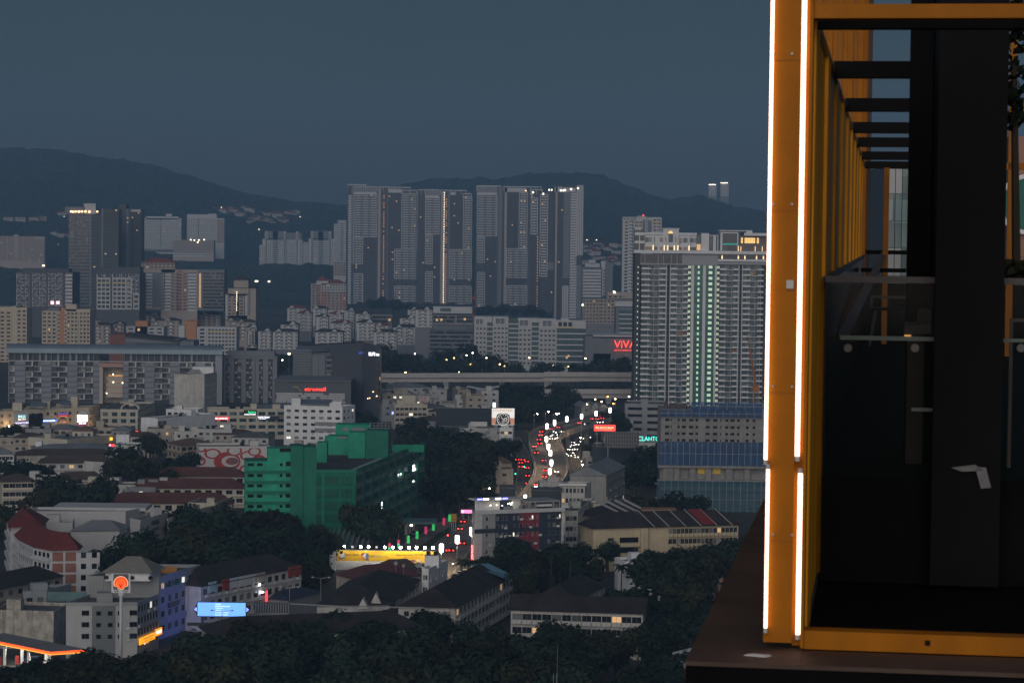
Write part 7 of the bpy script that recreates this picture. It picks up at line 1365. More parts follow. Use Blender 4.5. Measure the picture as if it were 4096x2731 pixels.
def telmast(x,y0,y1,D):
    p=QA(8,x,y1,D); tp=QA(8,x,y0,D); t=T('antenna_mast','thin rooftop antenna mast with a panel in front of the billboard','mast',(p.x,D,p.z)); t.part('mast',MB().tube((0,0,0),(0,0,tp.z-p.z),.06,k=5),[METAL],local=True); t.part('antenna_panel',MB().box(-.7,-.2,-.15,.15,tp.z-p.z-2.2,tp.z-p.z-.2),[MGRY],local=True)
telmast(1062,395,560,690)
FD=lb('flats','white walk-up flats with a long dark gabled roof behind the bottom trees',9,[(322,908),(1505,945)],11,10,WHITE2,[WD(nb=13,w=2.6,h=1.5,fl=3.2,lit=.07,glass=GLH,bal=.8,ac=.2)],'flats',roof='gable',rm=RT,rise=3.2,over=.7)
FE=lb('house_row','dark hipped roof house with a white right flank among the trees',9,[(510,815),(900,832),(1168,690)],9,12,WHITE2,[None,WD(nb=6,w=1.6,h=1.4)],'house',roof='hip',rm=RT,rise=3.6)
lb('house','white flat-roofed villa among the palms, upper part',9,[(1345,498),(1560,492)],9,9,WHITE,[WD(nb=3,w=1.2,h=1.6)],'house',clutter=1)
lb('house','white villa lower wing beside the tall dark tree',9,[(1400,620),(1680,610)],7,10,WHITE,[WD(nb=3,w=1.4,h=2.0)],'house',clutter=0)
lb('house','pale orange house with a white roof at the right among trees',9,[(2040,640),(2235,632)],8,9,mat('wall_salmon',(.4,.22,.15),.85,.1),[WD(nb=3,w=1.5,h=1.4)],'house',clutter=1,rm=WHP)
lb('red_building','red-walled building corner with a white parapet at the bottom by the ledge',9,[(1772,1322),(1905,1455),(2120,1400)],12,10,mat('wall_red',(.22,.035,.03),.8,.15),[WD(nb=2,w=1,h=1.2)],'building',clutter=0,bandm=WHITE)
b=MB(); p=QG(9,1780,950,2); b.quad((p.x,p.y-1,1.2),(p.x+4,p.y,2.6),(p.x+4,p.y+6,2.8),(p.x,p.y+5,1.6)); one('tarpaulin',b,[mat('tarp_bright',(.03,.1,.4),.5,.1)],'bright blue tarpaulin under the trees at lower right','tarpaulin',loc=p)
p=QA(9,739,1560,480); tp=QA(9,739,1215,480); t=T('lightning_mast','thin white mast rising from the bottom edge','mast',(p.x,480,0)); t.part('mast',MB().tube((p.x,480,0),(tp.x,480,tp.z),.09,.05,5),[METAL])
for dx in (-.6,.0): t.part('stay',MB().tube((p.x+dx-.2,480,0),(p.x+dx-.2,480,QA(9,739,1480,480).z),.05,k=4),[METAL])
# ------------------------------------------------------------------ lower left
PNW=mat('hall_panel',(.46,.46,.46),.75,.06,.3,streak=.25)
H1=lb('hall','big pale panelled hall with a low blue-grey roof at left',7,[(142,48),(1125,48),(1300,10)],14,20,PNW,[None,WD(nb=2,w=2.4,h=3,sill=1,fl=14,nf=1)],'hall',clutter=0,rm=SHR[0])
for i in range(1,9): m=MB(); Fa=H1.F[0]; m.fbox(Fa,Fa.W*i/9-.12,Fa.W*i/9+.12,0,14.8,.12,0); H1.part('panel_joint',m,[LGRY])
a=QA(7,470,-12,H1.F[0].o.y+12); c=QA(7,1305,20,H1.F[0].o.y+12); H1.part('upper_tier',MB().box(a.x,c.x,a.y,a.y+14,13.9,a.z),[PNW])
H2=lb('hall','pale lower hall with a grey hipped roof in front of the big hall',7,[(642,200),(1070,196),(1160,160)],11,16,PNW,[None,None],'hall',roof='hip',rm=SHR[0],rise=2.6)
for i in range(1,5): m=MB(); Fa=H2.F[0]; m.fbox(Fa,Fa.W*i/5-.1,Fa.W*i/5+.1,0,10.9,.1,0); H2.part('panel_joint',m,[LGRY])
H3=lb('hall','pale hall annex with dark lettering and blank doors facing right',7,[(1165,110),(1255,128),(1505,58)],13,16,PNW,[None,None],'hall',clutter=1)
Fa=H3.F[1]; H3.on('lettering',fit(textmesh('AWANA',1,BLKP,.04),Fa.W*.3,1.6),Fa,Fa.W*.38,11.0,.08); H3.on('lettering',fit(textmesh('THEATRE',1,BLKP,.04),Fa.W*.26,.9),Fa,Fa.W*.4,9.4,.08); m=MB(); m.fbox(Fa,Fa.W*.3,Fa.W*.72,1,6.5,.12,.02); H3.part('door',m,[MGRY])
lb('hall','small white link block with square windows left of the lower hall',7,[(380,150),(650,150)],12,8,PNW,[WD(nb=6,w=1.1,h=1.1,fl=4)],'hall',clutter=1)
lb('flats','old flats with red and cream balconies right of the theatre hall',7,[(1500,110),(1600,95),(1960,-10)],12,10,OLDW,[WD(nb=2,w=2,h=1.5,bal=.8),WD(nb=10,w=2.2,h=1.5,bal=.9,ac=.4,lit=.04,lm=CRW)],'flats',clutter=2)
def redcurve():
    z=13; E=[QG(7,x,y,z) for x,y in ((60,120),(88,195),(165,280),(295,345),(452,375))]; N_=QG(7,690,372,z); t=T('curved_building','curved white building with a red tiled roof and brick end at left','building',(E[3].x,E[3].y,0))
    CW_=mat('curve_white',(.5,.51,.53),.8,.08,streak=.3); off=Vector((N_.x-E[4].x,N_.y-E[4].y,0)); 
    for i in range(4):
        Fa=F(E[i],E[i+1]); hs=grid(t,Fa,.8,3.05,4,.2,Fa.W-.2,max(2,round(Fa.W/2.6)),1.5,1.3,.9,FRD,GLB,0); w=MB(); wall(w,Fa,0,z,hs); t.part('wall',w,[CW_])
        for j in range(4): m=MB(); m.fbox(Fa,-.1,Fa.W+.1,.7+3.05*j,1.5+3.05*j,.7,.02); t.part('gallery_band',m,[CW_])
    Fa=F(E[4],N_); w=MB(); wall(w,Fa,0,z); t.part('end_wall',w,[CW_])
    for j in range(4):
        for i in range(2): m=MB(); m.fbox(Fa,.5+Fa.W*.49*i,Fa.W*.49*(i+1)-.1,.8+3.05*j,3.3+3.05*j,.08,.01); t.part('brick_panel',m,[BRICK])
    ea=[p-(Vector((p.x,p.y,0)).normalized())*1.0 for p in E]; RR=mat('roof_red_tile',(.14,.027,.023),.85,.2,.5,bump=.6,bscale=4); rid=[Vector((p.x,p.y,z))+off*.55+Vector((0,4,4.2)) for p in E]; bk=[Vector((p.x,p.y,z))+off*1.05+Vector((0,8,0)) for p in E]
    m=MB(); 
    for i in range(4): m.quad(ea[i],ea[i+1],rid[i+1],rid[i]); m.quad(rid[i],rid[i+1],bk[i+1],bk[i])
    m.quad(ea[4],N_+Vector((.8,-.6,0)),rid[4]+Vector((0,2,0)),rid[4]); m.quad(N_+Vector((.8,-.6,0)),bk[4],rid[4]); t.part('roof',m,[RR])
    m=MB(); q0,q1=QG(7,95,175,15),QG(7,420,110,15); 
    hip(m,[q0,QG(7,365,160,15),QG(7,415,105,15),QG(7,110,115,15)],15.2,4,1); t.part('roof',m,[RR]); w=MB(); w.prism([(p.x,p.y) for p in (q0,QG(7,365,160,15),QG(7,415,105,15),QG(7,110,115,15))],0,15.2); t.part('stair_block',w,[CW_])
    Fb=F(N_,N_+Vector((6,1.5,0))); hs=grid(t,Fb,.8,3.05,4,.3,Fb.W,2,1.4,1.5,.8,FRD,GLB,0); w=MB(); wall(w,Fb,0,z-1,hs); t.part('side_wall',w,[CW_])
redcurve()
lb('terrace_row','dark weathered terrace with a black roof at the left edge',7,[(-120,745),(560,605)],8,11,OLDW,[WD(bay=4,w=2,h=1.4,bal=.7,ac=.3)],'terrace',roof='hip',rm=RT,rise=3)
lb('workshop','grey workshop with teal sheeting and a small black window at left',7,[(208,770),(420,760),(640,700)],9,10,mat('wall_blue_grey',(.26,.29,.31),.8,.1),[WD(nb=2,w=1.6,h=1.4),None],'workshop',clutter=1)
sign('teal_screen','teal translucent sheeting along the grey workshop roof',7,425,745,770,830,617,mat('sheet_teal',(.09,.17,.18),.6,.2),cat='screen')
OW=lb('old_wall_house','old house with a stained peeling white wall at the left edge',7,[(-60,935),(480,950)],8.5,14,mat('wall_peeling',(.36,.34,.3),.95,.35,.5,streak=1.0,dirt=(.12,.1,.09)),[None],'house',clutter=1)
GA=lb('apartment_house','grey three-tone apartment house with square windows behind the shell sign',7,[(592,872),(1232,868),(1424,795)],12.3,12,MGRY,[None,WD(nb=7,w=1.5,h=1.6,fl=2.75,glass=GLB,ac=.15,frame=FRD,lit=.04)],'apartment house',clutter=3)
Fa=GA.F[0]; kx=Fa.W/640
G1_=mat('wall_pale_grey',(.36,.37,.38),.75,.06,streak=.2); G2_=mat('wall_dark_grey',(.15,.165,.175),.75,.06,streak=.2); WX=winmesh(1.75,1.2,FRD,GLB,1,0); WS=winmesh(1.1,1.0,FRD,GLB,0,0); WLIT=winmesh(1.1,1.0,FRD,LITY,0,0)
for x0,x1,m_ in ((592,685,G1_),(685,825,G1_),(825,1035,G2_),(1035,1232,G1_)):
    m=MB(); m.fbox(Fa,(x0-592)*kx+.02,(x1-592)*kx-.02,0,12.25,.12 if m_ is G1_ else .05,.01); GA.part('wall_panel',m,[m_])
for i in range(3):
    z=12.3-2.3-i*2.74
    for x,me in ((732,WX),(862,WS),(965,WS),(1055,WS),(1162,WX)): GA.on('window',me,Fa,(x-592)*kx,z,.16); 
    GA.on('air_conditioner',AC,Fa,(1150-592)*kx,z-.6,.14)
PB=lb('shop_block','grey corner shop block washed in blue light with a hipped roof pavilion',7,[(782,632),(1426,640),(1797,530)],14.8,14,MGRY,[None,WD(nb=6,w=2.0,h=1.5,fl=3.5,glass=GLB,frame=FRD,sill=1)],'shop block',clutter=1)
Fa=PB.F[0]
for i in range(22): m=MB(); m.fbox(Fa,Fa.W*i/22+.03,Fa.W*(i+1)/22-.03,8.5,14.7,.1,.01); PB.part('cladding_panel',m,[MGRY])
Fa=PB.F[1]; PB.on('lettering',fit(textmesh('DANA TERAKI',1,mat('t_dullgreen',(.03,.13,.1),.6,.05),.05),Fa.W*.36,1.3),Fa,Fa.W*.12,12.4,.1); m=MB(); m.fbox(Fa,0,Fa.W,3.6,4.9,.4,.02); PB.part('fascia',m,[GRYW]); m=MB(); m.fbox(Fa,Fa.W*.16,Fa.W*.52,10.5,11.8,.08,.01); PB.part('louvre',m,[FRG]); m=MB(); m.fbox(Fa,Fa.W*.2,Fa.W*.46,7.2,8.4,.3,.02); PB.part('dark_recess',m,[GLB])
q_=[QG(7,x,y,16.8) for x,y in ((945,578),(1345,580),(1440,535),(1060,530))]; PV=T('roof_pavilion','white rooftop pavilion with a grey hipped roof above the shell sign','pavilion',cen(q_,14.82)); w=MB(); w.prism([(p.x,p.y) for p in q_],14.85,16.9); PV.part('wall',w,[WHITE]); m=MB(); hip(m,q_,16.95,3.4,1.0); PV.part('roof',m,[mat('roof_pale_tile',(.2,.19,.17),.85,.15,.5,bump=.5)])
for x in (960,1190,1360): p=QG(7,x,598,15.6); PV.put('window',winmesh(1.1,.9,FRD,GLB,0,-.05),Vector((p.x,q_[0].y-.05,15.3))-PV.loc)
b=MB(); p=QG(7,1445,575,15); p2=QG(7,1590,570,15); b.box(p.x,p2.x,p.y,p.y+.5,14.85,16.5); PB.part('orange_wall',b,[mat('wall_orange',(.42,.2,.05),.8,.1)])
def wsign(t,k,f0,f1,z0,z1,label,m,texts=()):
    Fa=t.F[k]; W=Fa.W*(f1-f0); H=z1-z0; o=T('shop_sign',label,'sign',Fa.P(Fa.W*f0,z0,.6),rz=Fa.rz); o.part('panel',MB().box(0,W,0,.2,0,H),[m],local=True)
    for s_,fx,fz_,fw,fh,tm in texts: o.put('lettering',fit(textmesh(s_,1,tm,.02),fw*W,fh*H),(fx*W,-.03,fz_*H))
wsign(GA,1,.0,.72,2.9,4.5,'yellow slanting shop sign with red and green letters at the street corner',emat('sign_amber',(1,.4,.02),.95),[('FU JADE REFLEXOLOGY',.25,.55,.7,.2,mat('t_green',(.02,.15,.05),.6,.05)),('FOOT CARE',.3,.2,.55,.16,REDP)])
wsign(GA,1,.76,1.05,3.4,5.0,'orange and white lit shop sign right of the yellow sign',emat('sign_orange2',(1,.3,.03),1.2),[('emart',.1,.35,.75,.4,SGW)])
# blue flood lamp that washes the corner block
Fp=PB.F[1]; p=Fp.P(Fp.W*.28,0,9); t=T('flood_lamp','blue flood lamp on a post lighting the grey corner block','flood lamp',(p.x,p.y,0)); t.put('post',MB().tube((0,0,0),(0,0,6.3),.09,k=6).mesh('post',[METAL])); o=t.put('lamp_head',MB().box(-.35,.35,-.06,.06,-.3,.3).mesh('lamp_head',[emat('flood_blue',(.12,.2,1),260)]),(0,0,6.6)); o.rotation_euler=(0,0,Fp.rz)
SR=lb('shophouse_row','long shophouse row with coloured party walls right of the blue-lit block',7,[(1800,700),(2700,528)],11.5,13,WHITE2,[WD(nb=14,w=2.0,h=1.5,fl=3.2,ac=.4,lit=.06,ledge=.3,frame=FRD)],'shophouse row',roof='hip',rm=RT,rise=3.8,over=.5)
Fa=SR.F[0]
for i,(f0,f1,c_) in enumerate(((.07,.14,(.35,.5,.52)),(.2,.265,(.3,.045,.035)),(.27,.35,(.5,.52,.54)),(.36,.52,(.55,.55,.56)),(.53,.62,(.36,.33,.28)),(.86,.99,(.28,.05,.03)))): m=MB(); m.fbox(Fa,Fa.W*f0,Fa.W*f1,9.6,12.2,.3,.02); SR.part('party_panel',m,[mat('party_%d'%i,c_,.8,.1,streak=.2)])
for zx,zy,w_,s_ in ((92,685,32,'Chulli'),(118,752,62,'Dreamhouse')): u,_=q(8,zx-30,zy); D=fdep(SR,u); letters('shop_sign','glowing white lettering on the right end of the shophouse row, %s'%('upper' if zy<700 else 'lower'),8,zx-w_/2,zy-12,zx+w_/2,zy+10,D-.2,s_,SGW,rz=Fa.rz)
b=MB(); p=QA(8,149,785,fdep(SR,q(8,149,0)[0])); tag(link('neon_sign',MB().box(-.25,.25,-.1,.1,-1.4,1.4).mesh('panel',[SGR]),None,p),'small upright red neon at the right end of the shophouse row','sign')
t_=sign('led_screen','bright blue electronic screen with arrow ends above the street',7,1770,840,2200,962,600,emat('screen_blue',(.13,.33,.92),1.25),[(s_,.37,.84-.155*i,w_,.1,emat('t_screen',(.6,.65,1),1.5,'NONE')) for i,(s_,w_) in enumerate((('Selamat',.12),('Internal Khidmat Aidil',.3),('Tanpamu,',.16),('Hikmat,',.12),('Perindungan digital',.27),('Dan kemakmuran!',.27)))],cat='screen',frame=BLKP)
for sg,x0 in ((-1,0),(1,t_.W)):
    b=MB(); H=t_.H; b.hexa([(x0,-.02,0),(x0+sg*1.0,-.02,H*.5),(x0,-.02,H)][::sg],[(x0,.3,0),(x0+sg*1.0,.3,H*.5),(x0,.3,H)][::sg]); t_.part('end_cap',b,[BLKP],local=True); b=MB(); b.quad(*[(x0+sg*.2,-.12,H*.32),(x0+sg*.85,-.12,H*.5),(x0+sg*.2,-.12,H*.68)][::sg]); t_.part('arrow_light',b,[emat('arrow_blue',(.25,.35,1),1.3,'NONE')],local=True)
t_.part('gantry_beam',MB().box(-2.5,t_.W+2,0,.8,-2.4,-1.7),[DARKM],local=True)
for f in (.1,.5,.9): t_.part('gantry_post',MB().box(t_.W*f-.2,t_.W*f+.2,.1,.5,-t_.loc.z,0),[DARKM],local=True)
t_=sign('lattice_board','dark board of pale vertical slats right of the blue screen',8,40,840,355,930,607,DARKM,cat='hoarding',legs=0)
for j in range(14): b=MB(); b.box(t_.W*(j+.35)/14,t_.W*(j+.65)/14,-.12,-.02,.1,t_.H-.1); t_.part('slat',b,[GRYW],local=True)
lb('workshop','low dark-blue roof between the slatted board and the terrace',8,[(340,820),(640,745)],5,10,GRYW,[None],'workshop',roof='hip',rm=mat('roof_navy',(.03,.04,.07),.7,.15),rise=1.5)
# ------------------------------------------------------------------ petrol station and its sign
t=T('petrol_canopy','petrol station canopy edged with a glowing red and yellow strip','petrol station',QG(7,440,1290,5.5)); N_=QG(7,455,1280,6); L_=QG(7,-260,1135,6); R_=QG(7,770,1258,6); poly=par(L_,N_,R_); z=6.0
b=MB(); b.prism([(p.x,p.y) for p in poly],5.1,6.0); t.part('canopy',b,[mat('canopy_grey',(.2,.2,.2),.7,.15)])
for a_,c_ in ((L_,N_),(N_,R_)):
    Fa=F(a_,c_); m=MB(); m.fbox(Fa,0,Fa.W,5.45,5.85,.12,.01); t.part('light_strip',m,[emat('strip_red',(1,.07,.01),2.2)]); m=MB(); m.fbox(Fa,0,Fa.W,5.2,5.35,.14,.01); t.part('light_strip',m,[emat('strip_amber',(1,.4,.05),1.3)])
c_=cen(poly)
for i,(f,g) in enumerate(((.3,.3),(.6,.3),(.85,.3),(.3,.8),(.6,.8))): p=L_.lerp(N_,f)+(R_-N_)*g; t.part('post',MB().box(p.x-.3,p.x+.3,p.y-.3,p.y+.3,0,5.1),[WHP]); t.part('canopy_light',MB().box(p.x+1.5,p.x+2.5,p.y-.5,p.y+.5,5.02,5.08),[emat('canopy_lamp',(1,.96,.85),70)]); t.part('pump',MB().box(p.x-1.5,p.x-.7,p.y-.4,p.y+.4,0,1.9),[mat('pump_red',(.4,.04,.03),.5,.1)])
for i,(x,y,pt) in enumerate(((300,1355,5),(400,1375,1))): p=QG(7,x,y,.6); p.z=.03; car(p,1.3,('blue','white')[i]+' car parked at the petrol station under the canopy','',None,pt)
for x,y in ((1205,1350),(1200,1393),(1355,1420)): p=QG(7,x,y,.6); p.z=.03; car(p,.4,'car on the street between the bottom trees','cars in the bottom trees','b')
def shell_sign():
    D=572; a=QA(7,1000,752,D); c=QA(7,1170,583,D); W=c.x-a.x; H=c.z-a.z; t=T('shell_sign','tall pole sign with a red and yellow scallop shell emblem','sign',(a.x+W/2,D,0)); x0=-W/2; zb=a.z
    t.part('board',MB().box(x0,-x0,-.25,.25,zb,zb+H),[mat('sign_frame_white',(.55,.56,.58),.5,.05,em=.06)],local=True); t.part('dark_panel',MB().box(x0+W*.1,-x0-W*.1,-.3,-.26,zb+H*.16,zb+H*.98),[mat('sign_dark_panel',(.12,.12,.13),.5,.05)],local=True)
    for sx in (-1,1): t.part('price_panel',MB().box(sx*W*.24-W*.12,sx*W*.24+W*.12,-.3,-.26,zb+H*.04,zb+H*.12),[MGRY],local=True)
    cz=zb+H*.5; r0=W*.345
    def shell(s,o,mt_,nm):
        P=[(-.42,-.78),(-.46,-.52),(-.86,-.45)]; P+=[(math.cos(math.pi-a_)*1.0,math.sin(a_)*1.02-.05) for a_ in [math.pi*i/16-.18*(1-i/8) for i in range(17)]]; P+=[(.86,-.45),(.46,-.52),(.42,-.78),(0,-.85)]
        b=MB(); b.quad(*[(x*r0*s,o,cz+z_*r0*s) for x,z_ in P][::-1]); t.part(nm,b,[mt_],local=True)
    shell(1.13,-.32,emat('shell_cream',(1,.45,.2),.7,'NONE'),'emblem_rim'); shell(1.0,-.34,emat('shell_red',(.6,.015,.01),.6,'NONE'),'emblem'); shell(.82,-.36,emat('shell_orange',(1,.17,.008),.72,'NONE'),'emblem_face')
    for i in range(7):
        a_=math.pi*(i+1)/8; b=MB(); b.tube((0,-.38,cz-.72*r0),(math.cos(a_)*.78*r0,-.38,cz+math.sin(a_)*.78*r0),.05,.1,4); t.part('emblem_rib',b,[MATS['shell_red']],local=True)
    t.part('neck',MB().box(-.55,.55,-.2,.2,zb-.7,zb),[LGRY],local=True); t.part('pole',MB().tube((0,0,0),(0,0,zb-.6),.42,.36,12),[LGRY],local=True,smooth=True)
shell_sign()
for x,y,dbl in ((355,712,1),(635,625,0),(1015,905,0)):
    p=QG(8,x,y,9); p.z=0; arm_lamp(p,9,'unlit grey street lamp among the bottom-left trees','unlit street lamps',mat('lamp_unlit',(.35,.36,.37),.4,.05),(2.2,0),True,.6)
p=QG(7,1990,905,11); p.z=0; arm_lamp(p,10.5,'unlit double-arm street lamp in front of the blue screen','lamp before the screen',MATS['lamp_unlit'],(2.4,0),True,.5)

# ------------------------------------------------------------------ dense low-rise infill of the flat town
FW=[CRW,WHITE2,GRYW,OLDW,SHEDW[0],SHEDW[1]]; FR_=[SHR[0],SHR[1],SHR[2],RBR,ROOFC]
def infill(r,x0,x1,D0,D1,n,lab,grp,zr=(6,11),wr=(9,18)):
    for i in range(n):
        x=x0+(x1-x0)*(i+rnd.uniform(.15,.85))/n; D=rnd.uniform(D0,D1); z=rnd.uniform(*zr); w=rnd.uniform(*wr); c=QA(r,x,500,D); a=rnd.uniform(-.12,.12)
        p0=Vector((c.x-w/2,D-w/2*a,0)); p1=Vector((c.x+w/2,D+w/2*a,0)); u0,v0=pix(p0+Vector((0,0,z))); u1,v1=pix(p1+Vector((0,0,z))); ZC[99]=(0,0,1)
        lb('low_building',lab,99,[(u0,v0),(u1,v1)],z,rnd.uniform(9,15),rnd.choice(FW),[WD(bay=rnd.uniform(2.8,4),w=rnd.uniform(1.2,2.2),h=1.3,lit=.06,ledge=rnd.choice((0,.4)),ac=.15)],'low building',roof=rnd.choice(('flat','flat','hip')),rm=rnd.choice(FR_),rise=2,clutter=rnd.randint(2,4),group=grp,par_h=.6)
infill(4,-20,1000,1110,1150,7,'small pale low-rise between the lit shop block and the walk-up flats','infill behind the flats')
infill(4,1000,1500,1090,1130,3,'small pale low-rise between the lit shop block and the walk-up flats','infill behind the flats')
infill(4,0,1500,890,930,8,'small weathered low-rise among the trees left of the red-roofed rows','infill left of the red roofs',(5,8))
infill(4,1640,2290,1075,1110,5,'small pale low-rise behind the mural','infill behind the mural',(9,13))
infill(5,420,1000,1030,1080,4,'small pale low-rise behind the green building','infill behind the green building',(10,14))
infill(5,1190,2200,1340,1420,10,'small pale low-rise in front of the viaduct piers','infill before the viaduct',(6,11))
infill(5,1600,2290,1240,1300,6,'small pale low-rise beside the lattice screen','infill by the lattice screen',(7,11))
infill(6,60,210,1060,1150,3,'small pale low-rise beside the lattice screen','infill by the lattice screen',(6,9))
# ================================================================== trees in their places
TL='dark rounded street tree '; NL='big dark tree '
def treeD(r,x0,x1,D0,D1,n,lab,grp,hr,near=False):
    for i in range(n):
        x=x0+(x1-x0)*(i+rnd.uniform(.1,.9))/n; D=rnd.uniform(D0,D1); p=QA(r,x,300,D); p.z=0; h=rnd.uniform(*hr); tree(p,h,h*rnd.uniform(.52,.68),lab,grp,near)
V='trees behind the viaduct'; VL=TL+'behind the rail viaduct'
treeD(5,1190,2290,1660,1760,10,VL,V,(13,19)); treeD(6,60,1420,1640,1740,11,VL,V,(13,20)); treeD(5,1200,2000,1770,1840,4,VL,V,(14,20))
treeD(6,380,720,1520,1540,4,VL,V,(8,10)); treeD(6,1100,1410,1535,1545,3,VL,V,(7,9))
treeD(6,210,900,1340,1470,14,TL+'between the viaduct ramp and the flyover bend','trees above the flyover bend',(11,16)); treeD(6,340,560,1270,1320,3,TL+'between the viaduct ramp and the flyover bend','trees above the flyover bend',(9,12))
treeD(6,1195,1345,1190,1300,6,TL+'at the far end of the flyover','trees at the flyover end',(11,15))
treeD(6,1060,1160,1085,1110,2,TL+'beside the slip road','trees by the slip road',(8,11))
treeD(6,1440,1630,930,1000,8,TL+'between the corrugated hall and the netted block','trees left of the netted block',(12,18))
treeD(6,1380,2100,800,850,8,TL+'behind the beige flats','trees behind the beige flats',(12,15))
treeD(6,140,330,1080,1110,4,TL+'left of the queue of cars','trees left of the queue',(9,12))
treeD(5,940,1070,1215,1240,3,TL+'right of the white stepped building','trees by the white building',(9,13))
GV='grove right of the green building'; GL_=TL+'in the grove right of the green building'
treeD(5,1600,2150,880,915,7,GL_,GV,(10,14)); treeD(5,1590,2120,930,990,6,GL_,GV,(15,19)); treeD(1,-20,600,2560,2700,6,TL+'in the belt below the beige slab at far left','trees at far left',(14,22)); treeD(5,1570,2060,990,1060,6,GL_,GV,(16,20)); treeD(5,1400,2060,1070,1150,6,GL_,GV,(13,16)); treeD(5,1350,1750,1170,1230,4,GL_,GV,(9,12))
treeD(8,930,1300,775,790,4,NL+'in front of the green building','trees before the green building',(13,15.5),True)
LR='trees among the low roofs'; LL=TL+'among the low roofs at left'
treeD(4,0,340,1125,1165,4,LL,LR,(8,11)); treeD(4,1250,1410,1050,1120,4,LL,LR,(10,14)); treeD(4,1080,1270,940,965,3,LL,LR,(14,17)); treeD(4,1450,1690,940,1000,4,LL,LR,(9,12)); treeD(4,30,440,935,960,4,LL,LR,(11,13)); treeD(4,320,960,815,880,8,LL,LR,(11,15)); treeD(4,-20,250,770,800,5,LL,LR,(10,13))
treeD(4,2120,2290,1680,1750,3,TL+'between the grey slab and the estate','trees before the estate',(10,14)); treeD(5,0,420,1700,1800,6,TL+'between the grey slab and the estate','trees before the estate',(10,15))
treeD(2,1050,1470,3000,3200,5,TL+'at the foot of the tall towers','trees at the tower feet',(14,22)); treeD(3,20,640,2850,3000,6,TL+'at the foot of the tall towers','trees at the tower feet',(14,20))
SH='trees behind the shophouse row'; SHL=NL+'between the pale halls and the green building'
treeD(7,780,1250,662,700,5,SHL,SH,(11,14),True); treeD(7,1250,2280,690,720,9,SHL,SH,(13,17),True); treeD(7,1500,2280,725,770,6,SHL,SH,(13,17),True); treeD(8,20,420,735,780,4,SHL,SH,(13,16),True)
BB='trees left of the billboard'; BL=NL+'left of the yellow billboard'
treeD(8,180,680,672,700,6,BL,BB,(10,13),True); treeD(8,200,700,710,745,5,BL,BB,(11,14),True)
HB='trees before the hotel'; HL=NL+'in front of the hotel'
treeD(9,60,1040,690,722,11,HL,HB,(8,13),True); treeD(9,100,1000,655,685,5,HL,HB,(7,10),True)
BF='trees before the beige flats'; BFL=NL+'in front of the beige flats'
treeD(9,1170,1260,733,737,1,BFL,BF,(11,12),True); treeD(9,1500,2000,690,725,6,BFL,BF,(10,12),True); treeD(9,1560,2000,640,665,5,BFL,BF,(16,20),True); treeD(9,2090,2380,690,730,5,BFL,BF,(12,15),True)
treeD(9,1180,1540,640,660,5,NL+'around the white villa','trees round the villa',(7,9),True)
DG='garden trees at lower right'; DL=NL+'in the dark garden at lower right'
treeD(9,1560,2300,575,640,10,DL,DG,(9,13),True); treeD(9,1600,2300,520,570,6,DL,DG,(9,12),True)
for x,y,h in ((680,400,12),(850,410,13),(330,600,13),(1310,520,10),(1460,470,11)): p=QG(9,x,y,h); frond_palm(p,h,'tall feathery palm among the dark trees right of the terrace','palms right of the terrace')
for x,y,h in ((1895,470,5),(1950,480,5),(2030,485,5)): p=QG(8,x,y,h); frond_palm(p,h,'short palm on the verge below the hotel','verge palms')
# canopy along the bottom
def botline(u): return interp([(0,665),(25,650),(45,658),(65,652),(85,640),(110,650),(130,648),(150,655),(165,640),(190,628),(215,622),(245,620),(270,613),(300,612),(330,612),(345,604),(365,606),(385,620),(400,612),(420,604),(445,606),(460,622),(480,618),(515,620),(530,632),(560,614),(590,612),(620,628),(640,648),(660,655),(690,640),(760,620)],u)
k=0
for row,(dv,n) in enumerate(((2,17),(14,16),(30,14),(54,13))):
    for i in range(n):
        u=-15+i*(760/n)+rnd.uniform(-9,9); v=botline(u)+dv+rnd.uniform(-2,5); h=rnd.uniform(11,15); p=G(u,v,h)
        if p.y<430: continue
        p.z=0; tree(p,h,h*rnd.uniform(.56,.72),'big dark tree in the canopy along the bottom of the view','bottom canopy',True)
# ================================================================== the balcony in the foreground
th=math.atan((888-512)/FPX); dv_=Vector((math.sin(th),math.cos(th),0)); rv_=Vector((math.cos(th),-math.sin(th),0))
def L3(t_,s_,z_): return C0+dv_*s_+rv_*t_+Vector((0,0,z_))
def lbox(mb,t0,t1,s0,s1,z0,z1):
    return mb.hexa([L3(t0,s0,z0),L3(t1,s0,z0),L3(t1,s1,z0),L3(t0,s1,z0)],[L3(t0,s0,z1),L3(t1,s0,z1),L3(t1,s1,z1),L3(t0,s1,z1)])
def ts(u,v,s_):      # lateral and height of a pixel at corridor depth s
    d=ray(u,v); k=s_/d.dot(dv_); p=d*k; return p.dot(rv_),p.z
ORG=mat('orange_paint',(.33,.112,.003),.5,.14,3,spec=.12,streak=.45); ORB=mat('orange_brown',(.28,.1,.01),.5,.15,1.5,streak=.25,spec=.15); ORS=mat('orange_lightened',(.95,.42,.018),.5,.12,2,streak=.25,spec=.15); ORS2=mat('orange_lightened_less',(.8,.34,.014),.5,.12,2,streak=.25,spec=.15); BLK=mat('black_metal',(.006,.006,.007),.6,.2,2,spec=.06); SLB=mat('ledge_brown',(.06,.037,.027),.7,.35,1.2,bump=.3,bscale=8); DKW=mat('dark_wall',(.005,.005,.006),.8,.2,2,spec=.04)  # screen oranges: post paint lightened to stand in for light on the side wall
def vpost(name,label,cat,u0,u1,s0,s1,mt_,z0,z1,vref=300,parent=None):
    t0,_=ts(u0,vref,s0); t1,_=ts(u1,vref,s0); m=MB(); lbox(m,t0,t1,s0,s1,z0,z1); return m,t0,t1
zb=ts(790,642,12)[1]
